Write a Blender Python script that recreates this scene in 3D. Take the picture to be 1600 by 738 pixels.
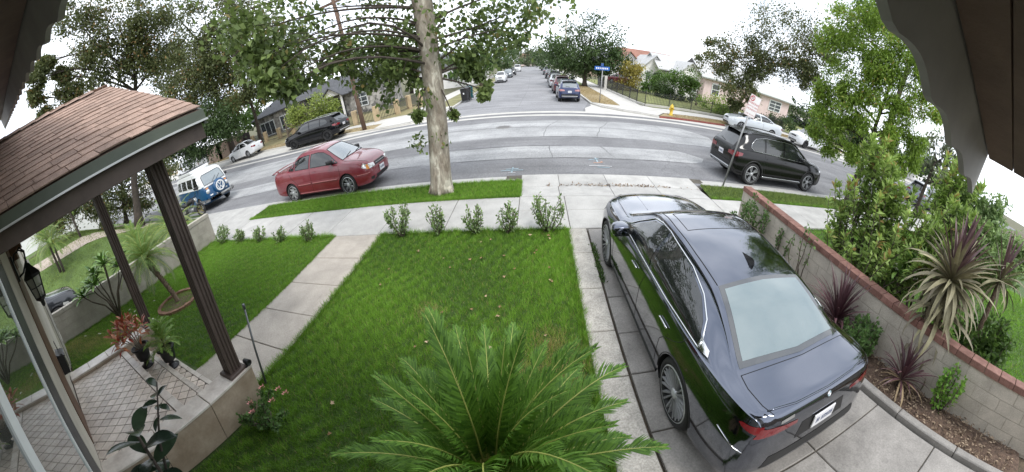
import bpy, bmesh, math, random
import numpy as np
from mathutils import Vector, Matrix, Euler, noise
from mathutils.bvhtree import BVHTree
from mathutils.geometry import delaunay_2d_cdt
R = math.radians
rnd = random.Random(7)
scn = bpy.context.scene
COL = scn.collection
for o in list(bpy.data.objects):
    bpy.data.objects.remove(o)

# ---------------------------------------------------------------- camera
cam = bpy.data.cameras.new('camera')
cam.type = 'PANO'
cam.panorama_type = 'EQUIRECTANGULAR'
FX, FY, CX, CY = 500.383, 610.505, 751.719, 380.004      # photograph pixels per radian
cam.longitude_min = (0 - CX) / FX
cam.longitude_max = (1600 - CX) / FX
cam.latitude_max = CY / FY
cam.latitude_min = (CY - 738) / FY
cam.clip_start = 0.05
cam.clip_end = 3000
co = bpy.data.objects.new('camera', cam)
COL.objects.link(co)
scn.camera = co
_M = ((0.98405, -0.176846, 0.019094), (0.149499, 0.880462, 0.44993), (-0.09638, -0.439901, 0.89286))
right, fwd, up = (Vector([_M[r][c] for r in range(3)]) for c in range(3))
mw = Matrix.Identity(4)
for r in range(3):
    mw[r][0], mw[r][1], mw[r][2] = right[r], up[r], -fwd[r]
mw.translation = (0, 0, 2.7)
co.matrix_world = mw

# ---------------------------------------------------------------- light
SUN_EL, SUN_AZ = R(52), R(150)        # high, hazy morning sun behind thin cloud
w = bpy.data.worlds.new('World'); scn.world = w; w.use_nodes = True
nt = w.node_tree; nt.nodes.clear()
def N(nt, t, **kw):
    n = nt.nodes.new(t)
    for k, v in kw.items(): setattr(n, k, v)
    return n
out = N(nt, 'ShaderNodeOutputWorld'); bg = N(nt, 'ShaderNodeBackground')
sky = N(nt, 'ShaderNodeTexSky', sky_type='NISHITA', sun_disc=False)
sky.sun_elevation = SUN_EL; sky.sun_rotation = SUN_AZ
hsv = N(nt, 'ShaderNodeHueSaturation'); hsv.inputs['Saturation'].default_value = 0.35
nt.links.new(sky.outputs[0], hsv.inputs['Color'])
tc = N(nt, 'ShaderNodeTexCoord')
mp = N(nt, 'ShaderNodeMapping'); mp.inputs['Scale'].default_value = (1, 1, 2.2)
nt.links.new(tc.outputs['Generated'], mp.inputs[0])
ns = N(nt, 'ShaderNodeTexNoise'); ns.inputs['Scale'].default_value = 2.6; ns.inputs['Detail'].default_value = 7; ns.inputs['Roughness'].default_value = 0.55
nt.links.new(mp.outputs[0], ns.inputs[0])
cr = N(nt, 'ShaderNodeValToRGB')
cr.color_ramp.elements[0].position = 0.33; cr.color_ramp.elements[0].color = (7.0, 7.7, 8.8, 1)
cr.color_ramp.elements[1].position = 0.72; cr.color_ramp.elements[1].color = (13.0, 13.3, 13.9, 1)
nt.links.new(ns.outputs[0], cr.inputs[0])
mx = N(nt, 'ShaderNodeMix', data_type='RGBA'); mx.inputs[0].default_value = 0.86
nt.links.new(hsv.outputs[0], mx.inputs[6]); nt.links.new(cr.outputs[0], mx.inputs[7])
nt.links.new(mx.outputs[2], bg.inputs[0]); bg.inputs[1].default_value = 0.115
nt.links.new(bg.outputs[0], out.inputs[0])
sl = bpy.data.lights.new('sun', 'SUN'); sl.energy = 1.45; sl.angle = R(20); sl.color = (1, 0.965, 0.92)
so = bpy.data.objects.new('sun', sl); COL.objects.link(so)
sd = Vector((math.sin(SUN_AZ) * math.cos(SUN_EL), math.cos(SUN_AZ) * math.cos(SUN_EL), math.sin(SUN_EL)))
so.rotation_euler = sd.to_track_quat('Z', 'Y').to_euler()
so.location = (0, 0, 60)
scn.view_settings.view_transform = 'Standard'; scn.view_settings.look = 'None'
scn.view_settings.gamma = 1; scn.view_settings.exposure = 0.78

# ---------------------------------------------------------------- helpers
def obj(name, me, parent=None, loc=None, rot=None):
    o = bpy.data.objects.new(name, me); COL.objects.link(o)
    if parent is not None: o.parent = parent
    if loc is not None: o.location = loc
    if rot is not None: o.rotation_euler = rot
    return o
def tag(o, label=None, cat=None, group=None, kind=None):
    if label: o['label'] = label
    if cat: o['category'] = cat
    if group: o['group'] = group
    if kind: o['kind'] = kind
    return o
def thing(name, label, cat, loc=(0, 0, 0), rz=0.0, group=None, scale=1.0):
    o = bpy.data.objects.new(name, None); COL.objects.link(o)
    o.empty_display_size = 0.2
    o.location = loc; o.rotation_euler = (0, 0, rz)
    o.scale = scale if isinstance(scale, tuple) else (scale,) * 3
    return tag(o, label, cat, group)
def copy_tree(o, parent=None):
    c = o.copy(); COL.objects.link(c); c.parent = parent
    for ch in list(o.children): copy_tree(ch, c)
    return c
def hill(x):
    d = min(max(0.0, -x - 13.0), 70.0)
    return 0.0026 * d * d if d < 10 else 0.26 + 0.052 * (d - 10)
def lerp(a, b, t): return a + (b - a) * t
def ipl(pts, x):
    """Piecewise linear."""
    if x <= pts[0][0]: return pts[0][1]
    for (x0, y0), (x1, y1) in zip(pts, pts[1:]):
        if x <= x1: return y0 + (y1 - y0) * (x - x0) / (x1 - x0 + 1e-12)
    return pts[-1][1]
def spl(pts, x):
    """Monotone-ish Catmull-Rom through (x, y) points."""
    n = len(pts)
    if x <= pts[0][0]: return pts[0][1]
    if x >= pts[-1][0]: return pts[-1][1]
    for i in range(n - 1):
        if x <= pts[i + 1][0]:
            break
    (x0, y0), (x1, y1) = pts[i], pts[i + 1]
    h = x1 - x0
    def sl_(j):
        if j <= 0: return (pts[1][1] - pts[0][1]) / (pts[1][0] - pts[0][0] + 1e-9)
        if j >= n - 1: return (pts[-1][1] - pts[-2][1]) / (pts[-1][0] - pts[-2][0] + 1e-9)
        a = (pts[j][1] - pts[j - 1][1]) / (pts[j][0] - pts[j - 1][0] + 1e-9)
        b = (pts[j + 1][1] - pts[j][1]) / (pts[j + 1][0] - pts[j][0] + 1e-9)
        if a * b <= 0: return 0.0
        return 2 * a * b / (a + b)
    m0, m1 = sl_(i), sl_(i + 1)
    t = (x - x0) / h
    return (2*t**3-3*t**2+1)*y0 + (t**3-2*t**2+t)*h*m0 + (-2*t**3+3*t**2)*y1 + (t**3-t**2)*h*m1

class MB:
    """Collects polygons into one mesh."""
    def __init__(s): s.v = []; s.f = []; s.m = []; s.sm = []
    def add(s, vs, fs, m=0, smooth=False):
        b = len(s.v); s.v += [tuple(p) for p in vs]
        for f in fs:
            s.f.append([b + i for i in f]); s.m.append(m); s.sm.append(smooth)
    def box(s, lo, hi, m=0, rz=0, c=None):
        x0, y0, z0 = lo; x1, y1, z1 = hi
        vs = [Vector(p) for p in ((x0,y0,z0),(x1,y0,z0),(x1,y1,z0),(x0,y1,z0),(x0,y0,z1),(x1,y0,z1),(x1,y1,z1),(x0,y1,z1))]
        if rz:
            c = Vector(c) if c is not None else Vector(((x0+x1)/2, (y0+y1)/2, 0))
            Mt = Matrix.Rotation(rz, 3, 'Z'); vs = [Mt @ (p - c) + c for p in vs]
        s.add(vs, [(3,2,1,0),(4,5,6,7),(0,1,5,4),(1,2,6,5),(2,3,7,6),(3,0,4,7)], m)
    def bbox(s, lo, hi, b=0.01, m=0, top_only=False):
        """Box with chamfered edges on the top (and sides)."""
        x0, y0, z0 = lo; x1, y1, z1 = hi
        rings = [(0, z0), (0, z1 - b), (b, z1)]
        vs = []
        for ins, z in rings:
            vs += [(x0+ins, y0+ins, z), (x1-ins, y0+ins, z), (x1-ins, y1-ins, z), (x0+ins, y1-ins, z)]
        fs = []
        for k in range(2):
            for i in range(4):
                j = (i + 1) % 4
                fs.append((4*k+i, 4*k+j, 4*k+4+j, 4*k+4+i))
        fs.append((8, 9, 10, 11)); fs.append((3, 2, 1, 0))
        s.add(vs, fs, m)
    def prism(s, poly, z0, z1, m=0):
        n = len(poly)
        vs = [(x, y, z0) for x, y in poly] + [(x, y, z1) for x, y in poly]
        fs = [(i, (i+1) % n, n + (i+1) % n, n + i) for i in range(n)]
        fs += [tuple(range(n-1, -1, -1)), tuple(range(n, 2*n))]
        s.add(vs, fs, m)
    def tube(s, pts, rad, n=8, m=0, cap=True, smooth=True):
        pts = [Vector(p) for p in pts]
        if not hasattr(rad, '__len__'): rad = [rad] * len(pts)
        b = len(s.v); prev = None
        for i, p in enumerate(pts):
            t = (pts[min(i+1, len(pts)-1)] - pts[max(i-1, 0)])
            if t.length < 1e-9: t = Vector((0, 0, 1))
            t.normalize()
            if prev is None:
                a = t.orthogonal().normalized()
            else:
                a = prev - t * prev.dot(t)
                a = a.normalized() if a.length > 1e-6 else t.orthogonal().normalized()
            prev = a; c = t.cross(a)
            for k in range(n):
                th = 2 * math.pi * k / n
                s.v.append(tuple(p + (a * math.cos(th) + c * math.sin(th)) * rad[i]))
        for i in range(len(pts) - 1):
            for k in range(n):
                k2 = (k + 1) % n
                s.f.append([b+i*n+k, b+i*n+k2, b+(i+1)*n+k2, b+(i+1)*n+k]); s.m.append(m); s.sm.append(smooth)
        if cap:
            s.f.append([b + k for k in range(n-1, -1, -1)]); s.m.append(m); s.sm.append(False)
            e = b + (len(pts)-1) * n
            s.f.append([e + k for k in range(n)]); s.m.append(m); s.sm.append(False)
    def lathe(s, prof, n=24, m=0, axis='Z', o=(0, 0, 0), smooth=True, closed=False):
        b = len(s.v); o = Vector(o)
        for r_, h in prof:
            for k in range(n):
                th = 2 * math.pi * k / n; a, c = r_ * math.cos(th), r_ * math.sin(th)
                p = (a, c, h) if axis == 'Z' else ((a, h, c) if axis == 'Y' else (h, a, c))
                s.v.append(tuple(o + Vector(p)))
        L_ = len(prof)
        for i in range(L_ if closed else L_ - 1):
            i2 = (i + 1) % L_
            for k in range(n):
                k2 = (k + 1) % n
                q = [b+i*n+k, b+i*n+k2, b+i2*n+k2, b+i2*n+k]
                if axis == 'Y': q.reverse()
                s.f.append(q); s.m.append(m); s.sm.append(smooth)
    def grid(s, fn, nu, nv, m=0, smooth=True):
        b = len(s.v)
        for i in range(nu + 1):
            for j in range(nv + 1): s.v.append(tuple(fn(i / nu, j / nv)))
        for i in range(nu):
            for j in range(nv):
                a = b + i * (nv + 1) + j
                s.f.append([a, a + nv + 1, a + nv + 2, a + 1]); s.m.append(m); s.sm.append(smooth)
    def mesh(s, name, mats):
        me = bpy.data.meshes.new(name); me.from_pydata(s.v, [], s.f)
        if not isinstance(mats, (list, tuple)): mats = [mats]
        for x in mats: me.materials.append(x)
        me.polygons.foreach_set('material_index', s.m)
        me.polygons.foreach_set('use_smooth', s.sm)
        me.update(); return me
    def build(s, name, mats, parent=None, loc=None, rot=None):
        return obj(name, s.mesh(name, mats), parent, loc, rot)

def np_mesh(name, verts, faces, mats, tint=None, smooth=False, mi=None):
    """verts (n,3), faces (m,k) all the same size k; tint per face -> per-vertex point attribute."""
    me = bpy.data.meshes.new(name)
    nv, (nf, k) = len(verts), faces.shape
    me.vertices.add(nv); me.vertices.foreach_set('co', np.ascontiguousarray(verts, np.float32).ravel())
    me.loops.add(nf * k); me.loops.foreach_set('vertex_index', np.ascontiguousarray(faces, np.int32).ravel())
    me.polygons.add(nf)
    me.polygons.foreach_set('loop_start', np.arange(0, nf * k, k, dtype=np.int32))
    try: me.polygons.foreach_set('loop_total', np.full(nf, k, np.int32))
    except Exception: pass
    if not isinstance(mats, (list, tuple)): mats = [mats]
    for x in mats: me.materials.append(x)
    if mi is not None: me.polygons.foreach_set('material_index', np.ascontiguousarray(mi, np.int32))
    if smooth: me.polygons.foreach_set('use_smooth', np.ones(nf, bool))
    if tint is not None:
        a = me.attributes.new('tint', 'FLOAT', 'FACE'); a.data.foreach_set('value', np.ascontiguousarray(tint, np.float32))
    me.update(calc_edges=True)
    return me

# ---------------------------------------------------------------- materials
def new_mat(name):
    m = bpy.data.materials.new(name); m.use_nodes = True
    nt = m.node_tree
    return m, nt, nt.nodes['Principled BSDF']
def ramp(nt, pts):
    cr = N(nt, 'ShaderNodeValToRGB'); e = cr.color_ramp.elements
    while len(e) < len(pts): e.new(0.5)
    for el, (p, c) in zip(e, pts):
        el.position = p; el.color = (*c, 1) if len(c) == 3 else c
    return cr
def mixc(nt, fac, a, b, blend='MIX'):
    m = N(nt, 'ShaderNodeMix', data_type='RGBA', blend_type=blend)
    for i, v in ((0, fac), (6, a), (7, b)):
        if hasattr(v, 'is_linked') or hasattr(v, 'links'): nt.links.new(v, m.inputs[i])
        elif i == 0: m.inputs[0].default_value = v
        else: m.inputs[i].default_value = (*v, 1) if len(v) == 3 else v
    return m.outputs[2]
def tnoise(nt, co, scale, detail=4, rough=0.55, dist=0.0):
    n = N(nt, 'ShaderNodeTexNoise'); n.inputs['Scale'].default_value = scale; n.inputs['Detail'].default_value = detail
    n.inputs['Roughness'].default_value = rough; n.inputs['Distortion'].default_value = dist
    nt.links.new(co, n.inputs['Vector']); return n.outputs[0]
def wpos(nt):
    return N(nt, 'ShaderNodeNewGeometry').outputs['Position']
def opos(nt):
    return N(nt, 'ShaderNodeTexCoord').outputs['Object']
def scl(c, k): return tuple(min(1.0, x * k) for x in c)
def M(name, c, rough=0.6, metal=0.0, var=0.0, vs=6.0, bump=0.0, bs=60.0, coat=0.0, spec=0.5, c2=None, obj_co=False, rnd_var=0.0, fine=0.0, fs=120.0, stain=0.0):
    """Principled with broad colour variation (var), fine speckle (fine) and bump."""
    m, nt, b = new_mat(name)
    b.inputs['Roughness'].default_value = rough; b.inputs['Metallic'].default_value = metal
    b.inputs['Coat Weight'].default_value = coat; b.inputs['Coat Roughness'].default_value = 0.03
    b.inputs['Specular IOR Level'].default_value = spec
    col = None
    co = opos(nt) if obj_co else wpos(nt)
    if var or c2:
        f = tnoise(nt, co, vs, 6, 0.6)
        cr = ramp(nt, [(0.3, scl(c, 1 - var)), (0.7, c2 if c2 else scl(c, 1 + var))])
        nt.links.new(f, cr.inputs[0]); col = cr.outputs[0]
    if fine:
        f = tnoise(nt, co, fs, 2, 0.7)
        cr = ramp(nt, [(0.3, (1 - fine,) * 3), (0.7, (1 + fine * 0.6,) * 3)]); nt.links.new(f, cr.inputs[0])
        col = mixc(nt, 1.0, col if col is not None else c, cr.outputs[0], 'MULTIPLY')
    if stain:
        f = tnoise(nt, co, .9, 7, 0.68, 0.8)
        cr = ramp(nt, [(0.30, (1 - stain,) * 3), (0.47, (1.0,) * 3), (0.72, (1 + stain * .35,) * 3)]); nt.links.new(f, cr.inputs[0])
        col = mixc(nt, 1.0, col if col is not None else c, cr.outputs[0], 'MULTIPLY')
        f = tnoise(nt, co, 3.7, 5, 0.7, 1.5)
        cr = ramp(nt, [(0.62, (1,) * 3), (0.70, (1 - stain * .8,) * 3)]); nt.links.new(f, cr.inputs[0])
        col = mixc(nt, 1.0, col, cr.outputs[0], 'MULTIPLY')
    if rnd_var:
        oi = N(nt, 'ShaderNodeObjectInfo')
        cr = ramp(nt, [(0, (1 - rnd_var,) * 3), (1, (1 + rnd_var,) * 3)]); nt.links.new(oi.outputs['Random'], cr.inputs[0])
        col = mixc(nt, 1.0, col if col is not None else c, cr.outputs[0], 'MULTIPLY')
    if col is None: b.inputs['Base Color'].default_value = (*c, 1)
    else: nt.links.new(col, b.inputs['Base Color'])
    if bump:
        f = tnoise(nt, co, bs, 5, 0.6); bp = N(nt, 'ShaderNodeBump'); bp.inputs['Strength'].default_value = bump; bp.inputs['Distance'].default_value = 0.02
        nt.links.new(f, bp.inputs['Height']); nt.links.new(bp.outputs[0], b.inputs['Normal'])
    return m
def leaf_mat(name, dark, light, rough=0.55, extra=None, trans=0.25):
    """Leaf: each leaf has its own colour through the 'tint' face attribute; thin, lets some light through."""
    m, nt, b = new_mat(name)
    at = N(nt, 'ShaderNodeAttribute', attribute_name='tint', attribute_type='GEOMETRY')
    pts = [(0.0, dark), (0.85, light)]
    if extra: pts += [(0.93, light), (0.97, extra)]
    cr = ramp(nt, pts); nt.links.new(at.outputs['Fac'], cr.inputs[0])
    nt.links.new(cr.outputs[0], b.inputs['Base Color'])
    b.inputs['Roughness'].default_value = rough; b.inputs['Specular IOR Level'].default_value = 0.35
    tr = N(nt, 'ShaderNodeBsdfTranslucent')
    hs = N(nt, 'ShaderNodeHueSaturation'); hs.inputs['Value'].default_value = 1.6; hs.inputs['Saturation'].default_value = 1.05
    nt.links.new(cr.outputs[0], hs.inputs['Color']); nt.links.new(hs.outputs[0], tr.inputs[0])
    mx = N(nt, 'ShaderNodeMixShader'); mx.inputs[0].default_value = trans
    nt.links.new(b.outputs[0], mx.inputs[1]); nt.links.new(tr.outputs[0], mx.inputs[2])
    nt.links.new(mx.outputs[0], nt.nodes['Material Output'].inputs[0])
    return m
# ================================================================ SETTING
m_soil = M('soil', (0.10, 0.075, 0.05), 0.95, var=0.4, vs=2.5, bump=0.6, bs=40, fine=0.4, fs=60)
m_conc = M('concrete', (0.40, 0.392, 0.372), 0.85, var=0.14, vs=2.2, bump=0.12, bs=90, fine=0.2, fs=45, rnd_var=0.07, stain=.16)
m_conc_walk = M('concrete_walk', (0.375, 0.338, 0.292), 0.85, var=0.13, vs=3.0, bump=0.1, bs=90, fine=0.18, fs=50, rnd_var=0.06, stain=.18)
m_conc_old = M('concrete_old', (0.40, 0.38, 0.34), 0.9, var=0.22, vs=5.0, bump=0.3, bs=60, fine=0.32, fs=50, rnd_var=0.08, stain=.3)
m_conc_drive = M('concrete_drive', (0.27, 0.255, 0.235), 0.85, var=0.2, vs=3.0, bump=0.12, bs=80, fine=0.2, fs=50, rnd_var=0.08, stain=.3)
m_conc_far = M('concrete_far', (0.47, 0.455, 0.42), 0.85, var=0.12, vs=1.2, fine=0.1, fs=30)
m_joint = M('joint', (0.085, 0.075, 0.06), 0.95, var=0.3, vs=8)
m_red_kerb = M('red_kerb_paint', (0.22, 0.06, 0.045), 0.8, var=0.35, vs=5, fine=0.3, fs=30)

def asphalt(name, base, patch, crack=0.5, sc=1.0):
    m, nt, b = new_mat(name); p = wpos(nt)
    f = tnoise(nt, p, 0.55 * sc, 6, 0.62, 0.4)
    c = ramp(nt, [(0.28, scl(base, 0.80)), (0.5, base), (0.74, patch)]); nt.links.new(f, c.inputs[0])
    g = tnoise(nt, p, 26, 3, 0.8); gr = ramp(nt, [(0.25, (0.55,) * 3), (0.75, (1.36,) * 3)]); nt.links.new(g, gr.inputs[0])
    col = mixc(nt, 1.0, c.outputs[0], gr.outputs[0], 'MULTIPLY')
    # long tyre-worn streaks along the street
    mpn = N(nt, 'ShaderNodeMapping'); mpn.inputs['Scale'].default_value = (0.05, 0.9, 1); nt.links.new(p, mpn.inputs[0])
    st = tnoise(nt, mpn.outputs[0], 1.6, 4, 0.6); sr = ramp(nt, [(0.35, (0.82,) * 3), (0.65, (1.12,) * 3)]); nt.links.new(st, sr.inputs[0])
    col = mixc(nt, 1.0, col, sr.outputs[0], 'MULTIPLY')
    # alligator cracking
    dn = tnoise(nt, p, 2.2, 4, 0.6); dv = N(nt, 'ShaderNodeVectorMath', operation='MULTIPLY_ADD'); dv.inputs[1].default_value = (0.5, 0.5, 0); 
    cv = N(nt, 'ShaderNodeCombineXYZ'); nt.links.new(dn, cv.inputs[0]); nt.links.new(dn, cv.inputs[1])
    nt.links.new(cv.outputs[0], dv.inputs[0]); nt.links.new(p, dv.inputs[2])
    v = N(nt, 'ShaderNodeTexVoronoi', feature='DISTANCE_TO_EDGE'); v.inputs['Scale'].default_value = 1.1; nt.links.new(dv.outputs[0], v.inputs['Vector'])
    vr = ramp(nt, [(0.0, (1, 1, 1)), (0.03, (0, 0, 0))]); nt.links.new(v.outputs[0], vr.inputs[0])
    mk = tnoise(nt, p, 0.3, 3); mr = ramp(nt, [(0.47, (0, 0, 0)), (0.62, (crack,) * 3)]); nt.links.new(mk, mr.inputs[0])
    fm = N(nt, 'ShaderNodeMath', operation='MULTIPLY'); nt.links.new(vr.outputs[0], fm.inputs[0]); nt.links.new(mr.outputs[0], fm.inputs[1])
    col = mixc(nt, fm.outputs[0], col, scl(base, 0.45))
    # oil drips and old spills, mid scale
    on = tnoise(nt, p, 1.35, 6, 0.7, 1.2); orr = ramp(nt, [(0.60, (1, 1, 1)), (0.72, (0.80,) * 3)]); nt.links.new(on, orr.inputs[0])
    col = mixc(nt, 1.0, col, orr.outputs[0], 'MULTIPLY')
    nt.links.new(col, b.inputs['Base Color']); b.inputs['Roughness'].default_value = 0.9; b.inputs['Specular IOR Level'].default_value = 0.3
    bp = N(nt, 'ShaderNodeBump'); bp.inputs['Strength'].default_value = 0.35; bp.inputs['Distance'].default_value = 0.01
    nt.links.new(g, bp.inputs['Height']); nt.links.new(bp.outputs[0], b.inputs['Normal'])
    return m
m_asph = asphalt('asphalt', (0.185, 0.185, 0.190), (0.225, 0.225, 0.228))
m_asph_light = asphalt('asphalt_worn', (0.315, 0.318, 0.318), (0.40, 0.402, 0.40), 0.5)
m_asph_side = asphalt('asphalt_side', (0.245, 0.245, 0.252), (0.30, 0.30, 0.305), 0.5, 0.5)

def poly_sheet(name, poly, z, mat, parent=None, kind='structure', xcuts=True, zf=None):
    bm = bmesh.new()
    vs = [bm.verts.new((x, y, 0)) for x, y in poly]
    f = bm.faces.new(vs)
    if f.normal.z < 0: f.normal_flip()
    bm.normal_update()
    if f.normal.z < 0: bmesh.ops.reverse_faces(bm, faces=[f])
    bmesh.ops.triangulate(bm, faces=bm.faces[:])
    if xcuts:
        for x in list(range(-83, -12, 2)):
            g = bm.verts[:] + bm.edges[:] + bm.faces[:]
            bmesh.ops.bisect_plane(bm, geom=g, plane_co=(x, 0, 0), plane_no=(1, 0, 0))
    for v in bm.verts: v.co.z = z + (zf or (lambda a, b_: hill(a)))(v.co.x, v.co.y)
    bmesh.ops.recalc_face_normals(bm, faces=bm.faces[:])
    me = bpy.data.meshes.new(name); bm.to_mesh(me); bm.free()
    if me.polygons[0].normal.z < 0: me.flip_normals()
    me.materials.append(mat)
    o = obj(name, me, parent)
    if kind: o['kind'] = kind
    return o

m_ground = M('ground', (0.13, 0.105, 0.07), 0.95, var=0.35, vs=0.8, fine=0.3, fs=20, c2=(0.12, 0.13, 0.055))
poly_sheet('ground', [(-900, -500), (900, -500), (900, 1500), (-900, 1500)], -0.17, m_ground)
# streets
ST = -0.10
poly_sheet('street', [(-120, 8.70), (120, 8.70), (120, 27), (12, 26), (4.2, 25), (4.2, 330), (-6.6, 330), (-6.6, 25), (-20, 24), (-120, 29)], ST, m_asph)
def wavy(x0, x1, y0, y1, n=28, a=0.08, seed=1):
    r = random.Random(seed); top = []; bot = []
    for i in range(n + 1):
        x = lerp(x0, x1, i / n)
        bot.append((x, y0 + r.uniform(-a, a))); top.append((x, y1 + r.uniform(-a, a)))
    return bot + top[::-1]
p1 = wavy(-60, 5.9, 11.0, 12.6, 40, 0.07, 3); k = len(p1) // 2; p1[k:k] = [(6.5, 11.4), (6.8, 11.9), (6.3, 12.4)]
poly_sheet('street_patch', p1, ST + 0.004, m_asph_light)
p2 = wavy(-60, 8.4, 14.2, 18.1, 40, 0.09, 5); k = len(p2) // 2; p2[k:k] = [(9.2, 15.2), (9.6, 16.6), (8.9, 17.6)]
poly_sheet('street_patch', p2, ST + 0.004, m_asph_light)
poly_sheet('street_patch', wavy(-60, 60, 19.7, 20.2, 40, 0.03, 6), ST + 0.004, m_conc_far)
gutter_far = [(-120, 27.0), (-60, 23.0), (-30, 21.4), (-15.5, 20.9), (60, 20.9), (120, 25), (120, 30), (14, 26), (4.2, 26), (4.0, 24.5), (3.4, 23.2), (3.2, 21.55), (-6.0, 21.55), (-6.4, 25), (-8, 26), (-20, 25), (-120, 31)]
poly_sheet('gutter', gutter_far, ST + 0.004, m_conc_far)
poly_sheet('street_side', [(-6.4, 21.57), (3.0, 21.57), (4.0, 26), (4.2, 330), (-6.6, 330)], ST + 0.006, m_asph_side)
# worn tar seams across the near lanes
m_tar = M('tar', (0.12, 0.12, 0.122), 0.8, var=0.3, vs=3)
def seam(pts, w_=0.034):
    rr = random.Random(len(pts) + int(pts[0][0] * 10)); q = []
    for (a, b_), (c, d) in zip(pts, pts[1:]):
        for t in range(6): q.append((lerp(a, c, t / 6) + rr.uniform(-.03, .03), lerp(b_, d, t / 6) + rr.uniform(-.03, .03)))
    q.append(pts[-1]); L_ = []; R_ = []
    for i, (x, y) in enumerate(q):
        x2, y2 = q[min(i + 1, len(q) - 1)]; x1, y1 = q[max(0, i - 1)]
        dx, dy = x2 - x1, y2 - y1; l = math.hypot(dx, dy) + 1e-9; ww = w_ * rr.uniform(.5, 1.2) / 2
        L_.append((x - dy / l * ww, y + dx / l * ww)); R_.append((x + dy / l * ww, y - dx / l * ww))
    mb = MB()
    mb.add([(x, y, ST + 0.008 + hill(x)) for x, y in L_ + R_], [(i + 1, i, len(q) + i, len(q) + i + 1) for i in range(len(q) - 1)])
    return mb
mb = MB()
for pts in ([(0.3, 14.2), (0.55, 16.4), (1.2, 18.1)], [(2.7, 14.3), (3.1, 16), (4.0, 18.1)], [(0.55, 11.0), (0.5, 12.6)], [(2.8, 11.1), (2.5, 12.6)],
            [(-14, 14.2), (-8, 14.15), (-2, 14.22), (3, 14.2)], [(-14, 12.62), (-7, 12.6), (1, 12.64)], [(-9, 16.2), (-4, 16.5), (0.2, 16.4)],
            [(-12, 10.98), (-5, 11.02), (3, 11.0), (6, 11.1)], [(5.5, 16.2), (7.5, 15.8), (12, 16.4)], [(7, 12), (12, 12.3), (20, 12.1)], [(-5, 30), (1, 30.6), (3.4, 30.2)], [(-1.2, 24), (-0.8, 40), (-1.0, 70)]):
    s_ = seam(pts); mb.add(s_.v, s_.f)
tag(mb.build('tar_seam', m_tar), kind='structure')
# manhole and utility paint marks on the asphalt
mh = thing('manhole_cover', 'round iron manhole cover in the far lane opposite the side street', 'manhole cover', (-1.64, 16.6, ST + 0.006))
m_iron = M('iron', (0.12, 0.115, 0.11), 0.7, var=0.3, vs=9)
mb = MB(); mb.lathe([(0.0, 0.010), (0.30, 0.010), (0.31, 0.004)], 28)
mb.build('lid', m_iron, mh)
mb = MB(); mb.lathe([(0.32, 0.004), (0.33, 0.011), (0.40, 0.011), (0.41, 0.0)], 28); mb.build('rim', M('iron_rim', (0.2, 0.195, 0.19), 0.7, var=0.3, vs=9), mh)
mb = MB()
for i in range(-3, 4):
    mb.box((i * 0.075 - .012, -.22, .0105), (i * .075 + .012, .22, .016)); 
mb.build('tread', m_iron, mh)
def paint_mark(name, label, x, y, strokes, mats):
    t = thing(name, label, 'road marking', (x, y, ST + 0.010))
    for (pts, wd, mi) in strokes:
        mb = MB()
        for (a, b_), (c, d) in zip(pts, pts[1:]):
            dx, dy = c - a, d - b_; l = math.hypot(dx, dy); nx, ny = -dy / l * wd / 2, dx / l * wd / 2
            mb.add([(a + nx, b_ + ny, 0), (a - nx, b_ - ny, 0), (c - nx, d - ny, 0), (c + nx, d + ny, 0)], [(0, 1, 2, 3)])
        mb.build('stroke', mats[mi], t)
    return t
m_pblue = M('paint_blue', (0.27, 0.36, 0.40), 0.8, var=0.3, vs=12); m_porange = M('paint_orange', (0.42, 0.25, 0.18), 0.8, var=0.3, vs=12); m_pwhite = M('paint_white', (0.42, 0.42, 0.42), 0.8, var=0.3, vs=12)
paint_mark('utility_mark', 'pale blue spray painted survey arrow on the near lane before the grass verge', -0.78, 9.75,
           [([(-.35, 0), (.35, .02)], .05, 0), ([(-.2, .14), (.2, .16)], .05, 0), ([(0, -.2), (.02, .3)], .05, 0), ([(-.1, -.22), (.12, -.2)], .04, 2)], [m_pblue, m_porange, m_pwhite])
paint_mark('utility_mark', 'orange, blue and white spray painted survey mark on the near lane before the driveway', 2.05, 10.4,
           [([(-.28, .35), (.1, .5)], .05, 0), ([(0, .1), (.0, .6)], .05, 0), ([(-.15, .05), (.15, .1), (.14, .22)], .06, 1), ([(-.35, -.25), (.4, -.3)], .06, 2), ([(-.1, -.4), (.3, -.42)], .05, 0)], [m_pblue, m_porange, m_pwhite])

# ---- near block: yards
m_lawn_base = M('lawn_base', (0.055, 0.095, 0.022), 0.95, var=0.35, vs=5, bump=0.5, bs=80, fine=0.4, fs=90)
m_dry = M('dry_grass_base', (0.30, 0.235, 0.125), 0.95, var=0.25, vs=3, bump=0.5, bs=60, fine=0.4, fs=40)
poly_sheet('yard', [(-120, -60), (120, -60), (120, 7.45), (-120, 7.45)], -0.06, m_soil)
def rect(x0, x1, y0, y1): return [(x0, y0), (x1, y0), (x1, y1), (x0, y1)]
poly_sheet('lawn', rect(-3.40, 0.575, -0.34, 5.85), -0.025, m_lawn_base)
poly_sheet('lawn', rect(-10.36, -4.75, -0.30, 5.85), -0.02, m_lawn_base)
verge_l = [(-9.9, 7.47), (-0.45, 7.47), (-0.47, 8.54), (-9.9, 8.54)]
poly_sheet('verge', verge_l, -0.025, m_lawn_base)
poly_sheet('verge', [(4.80, 7.50), (60, 7.50), (60, 8.54), (4.92, 8.54)], -0.025, m_lawn_base)
poly_sheet('neighbour_lawn', rect(4.78, 30, -6, 5.85), -0.03, m_lawn_base)

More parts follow.
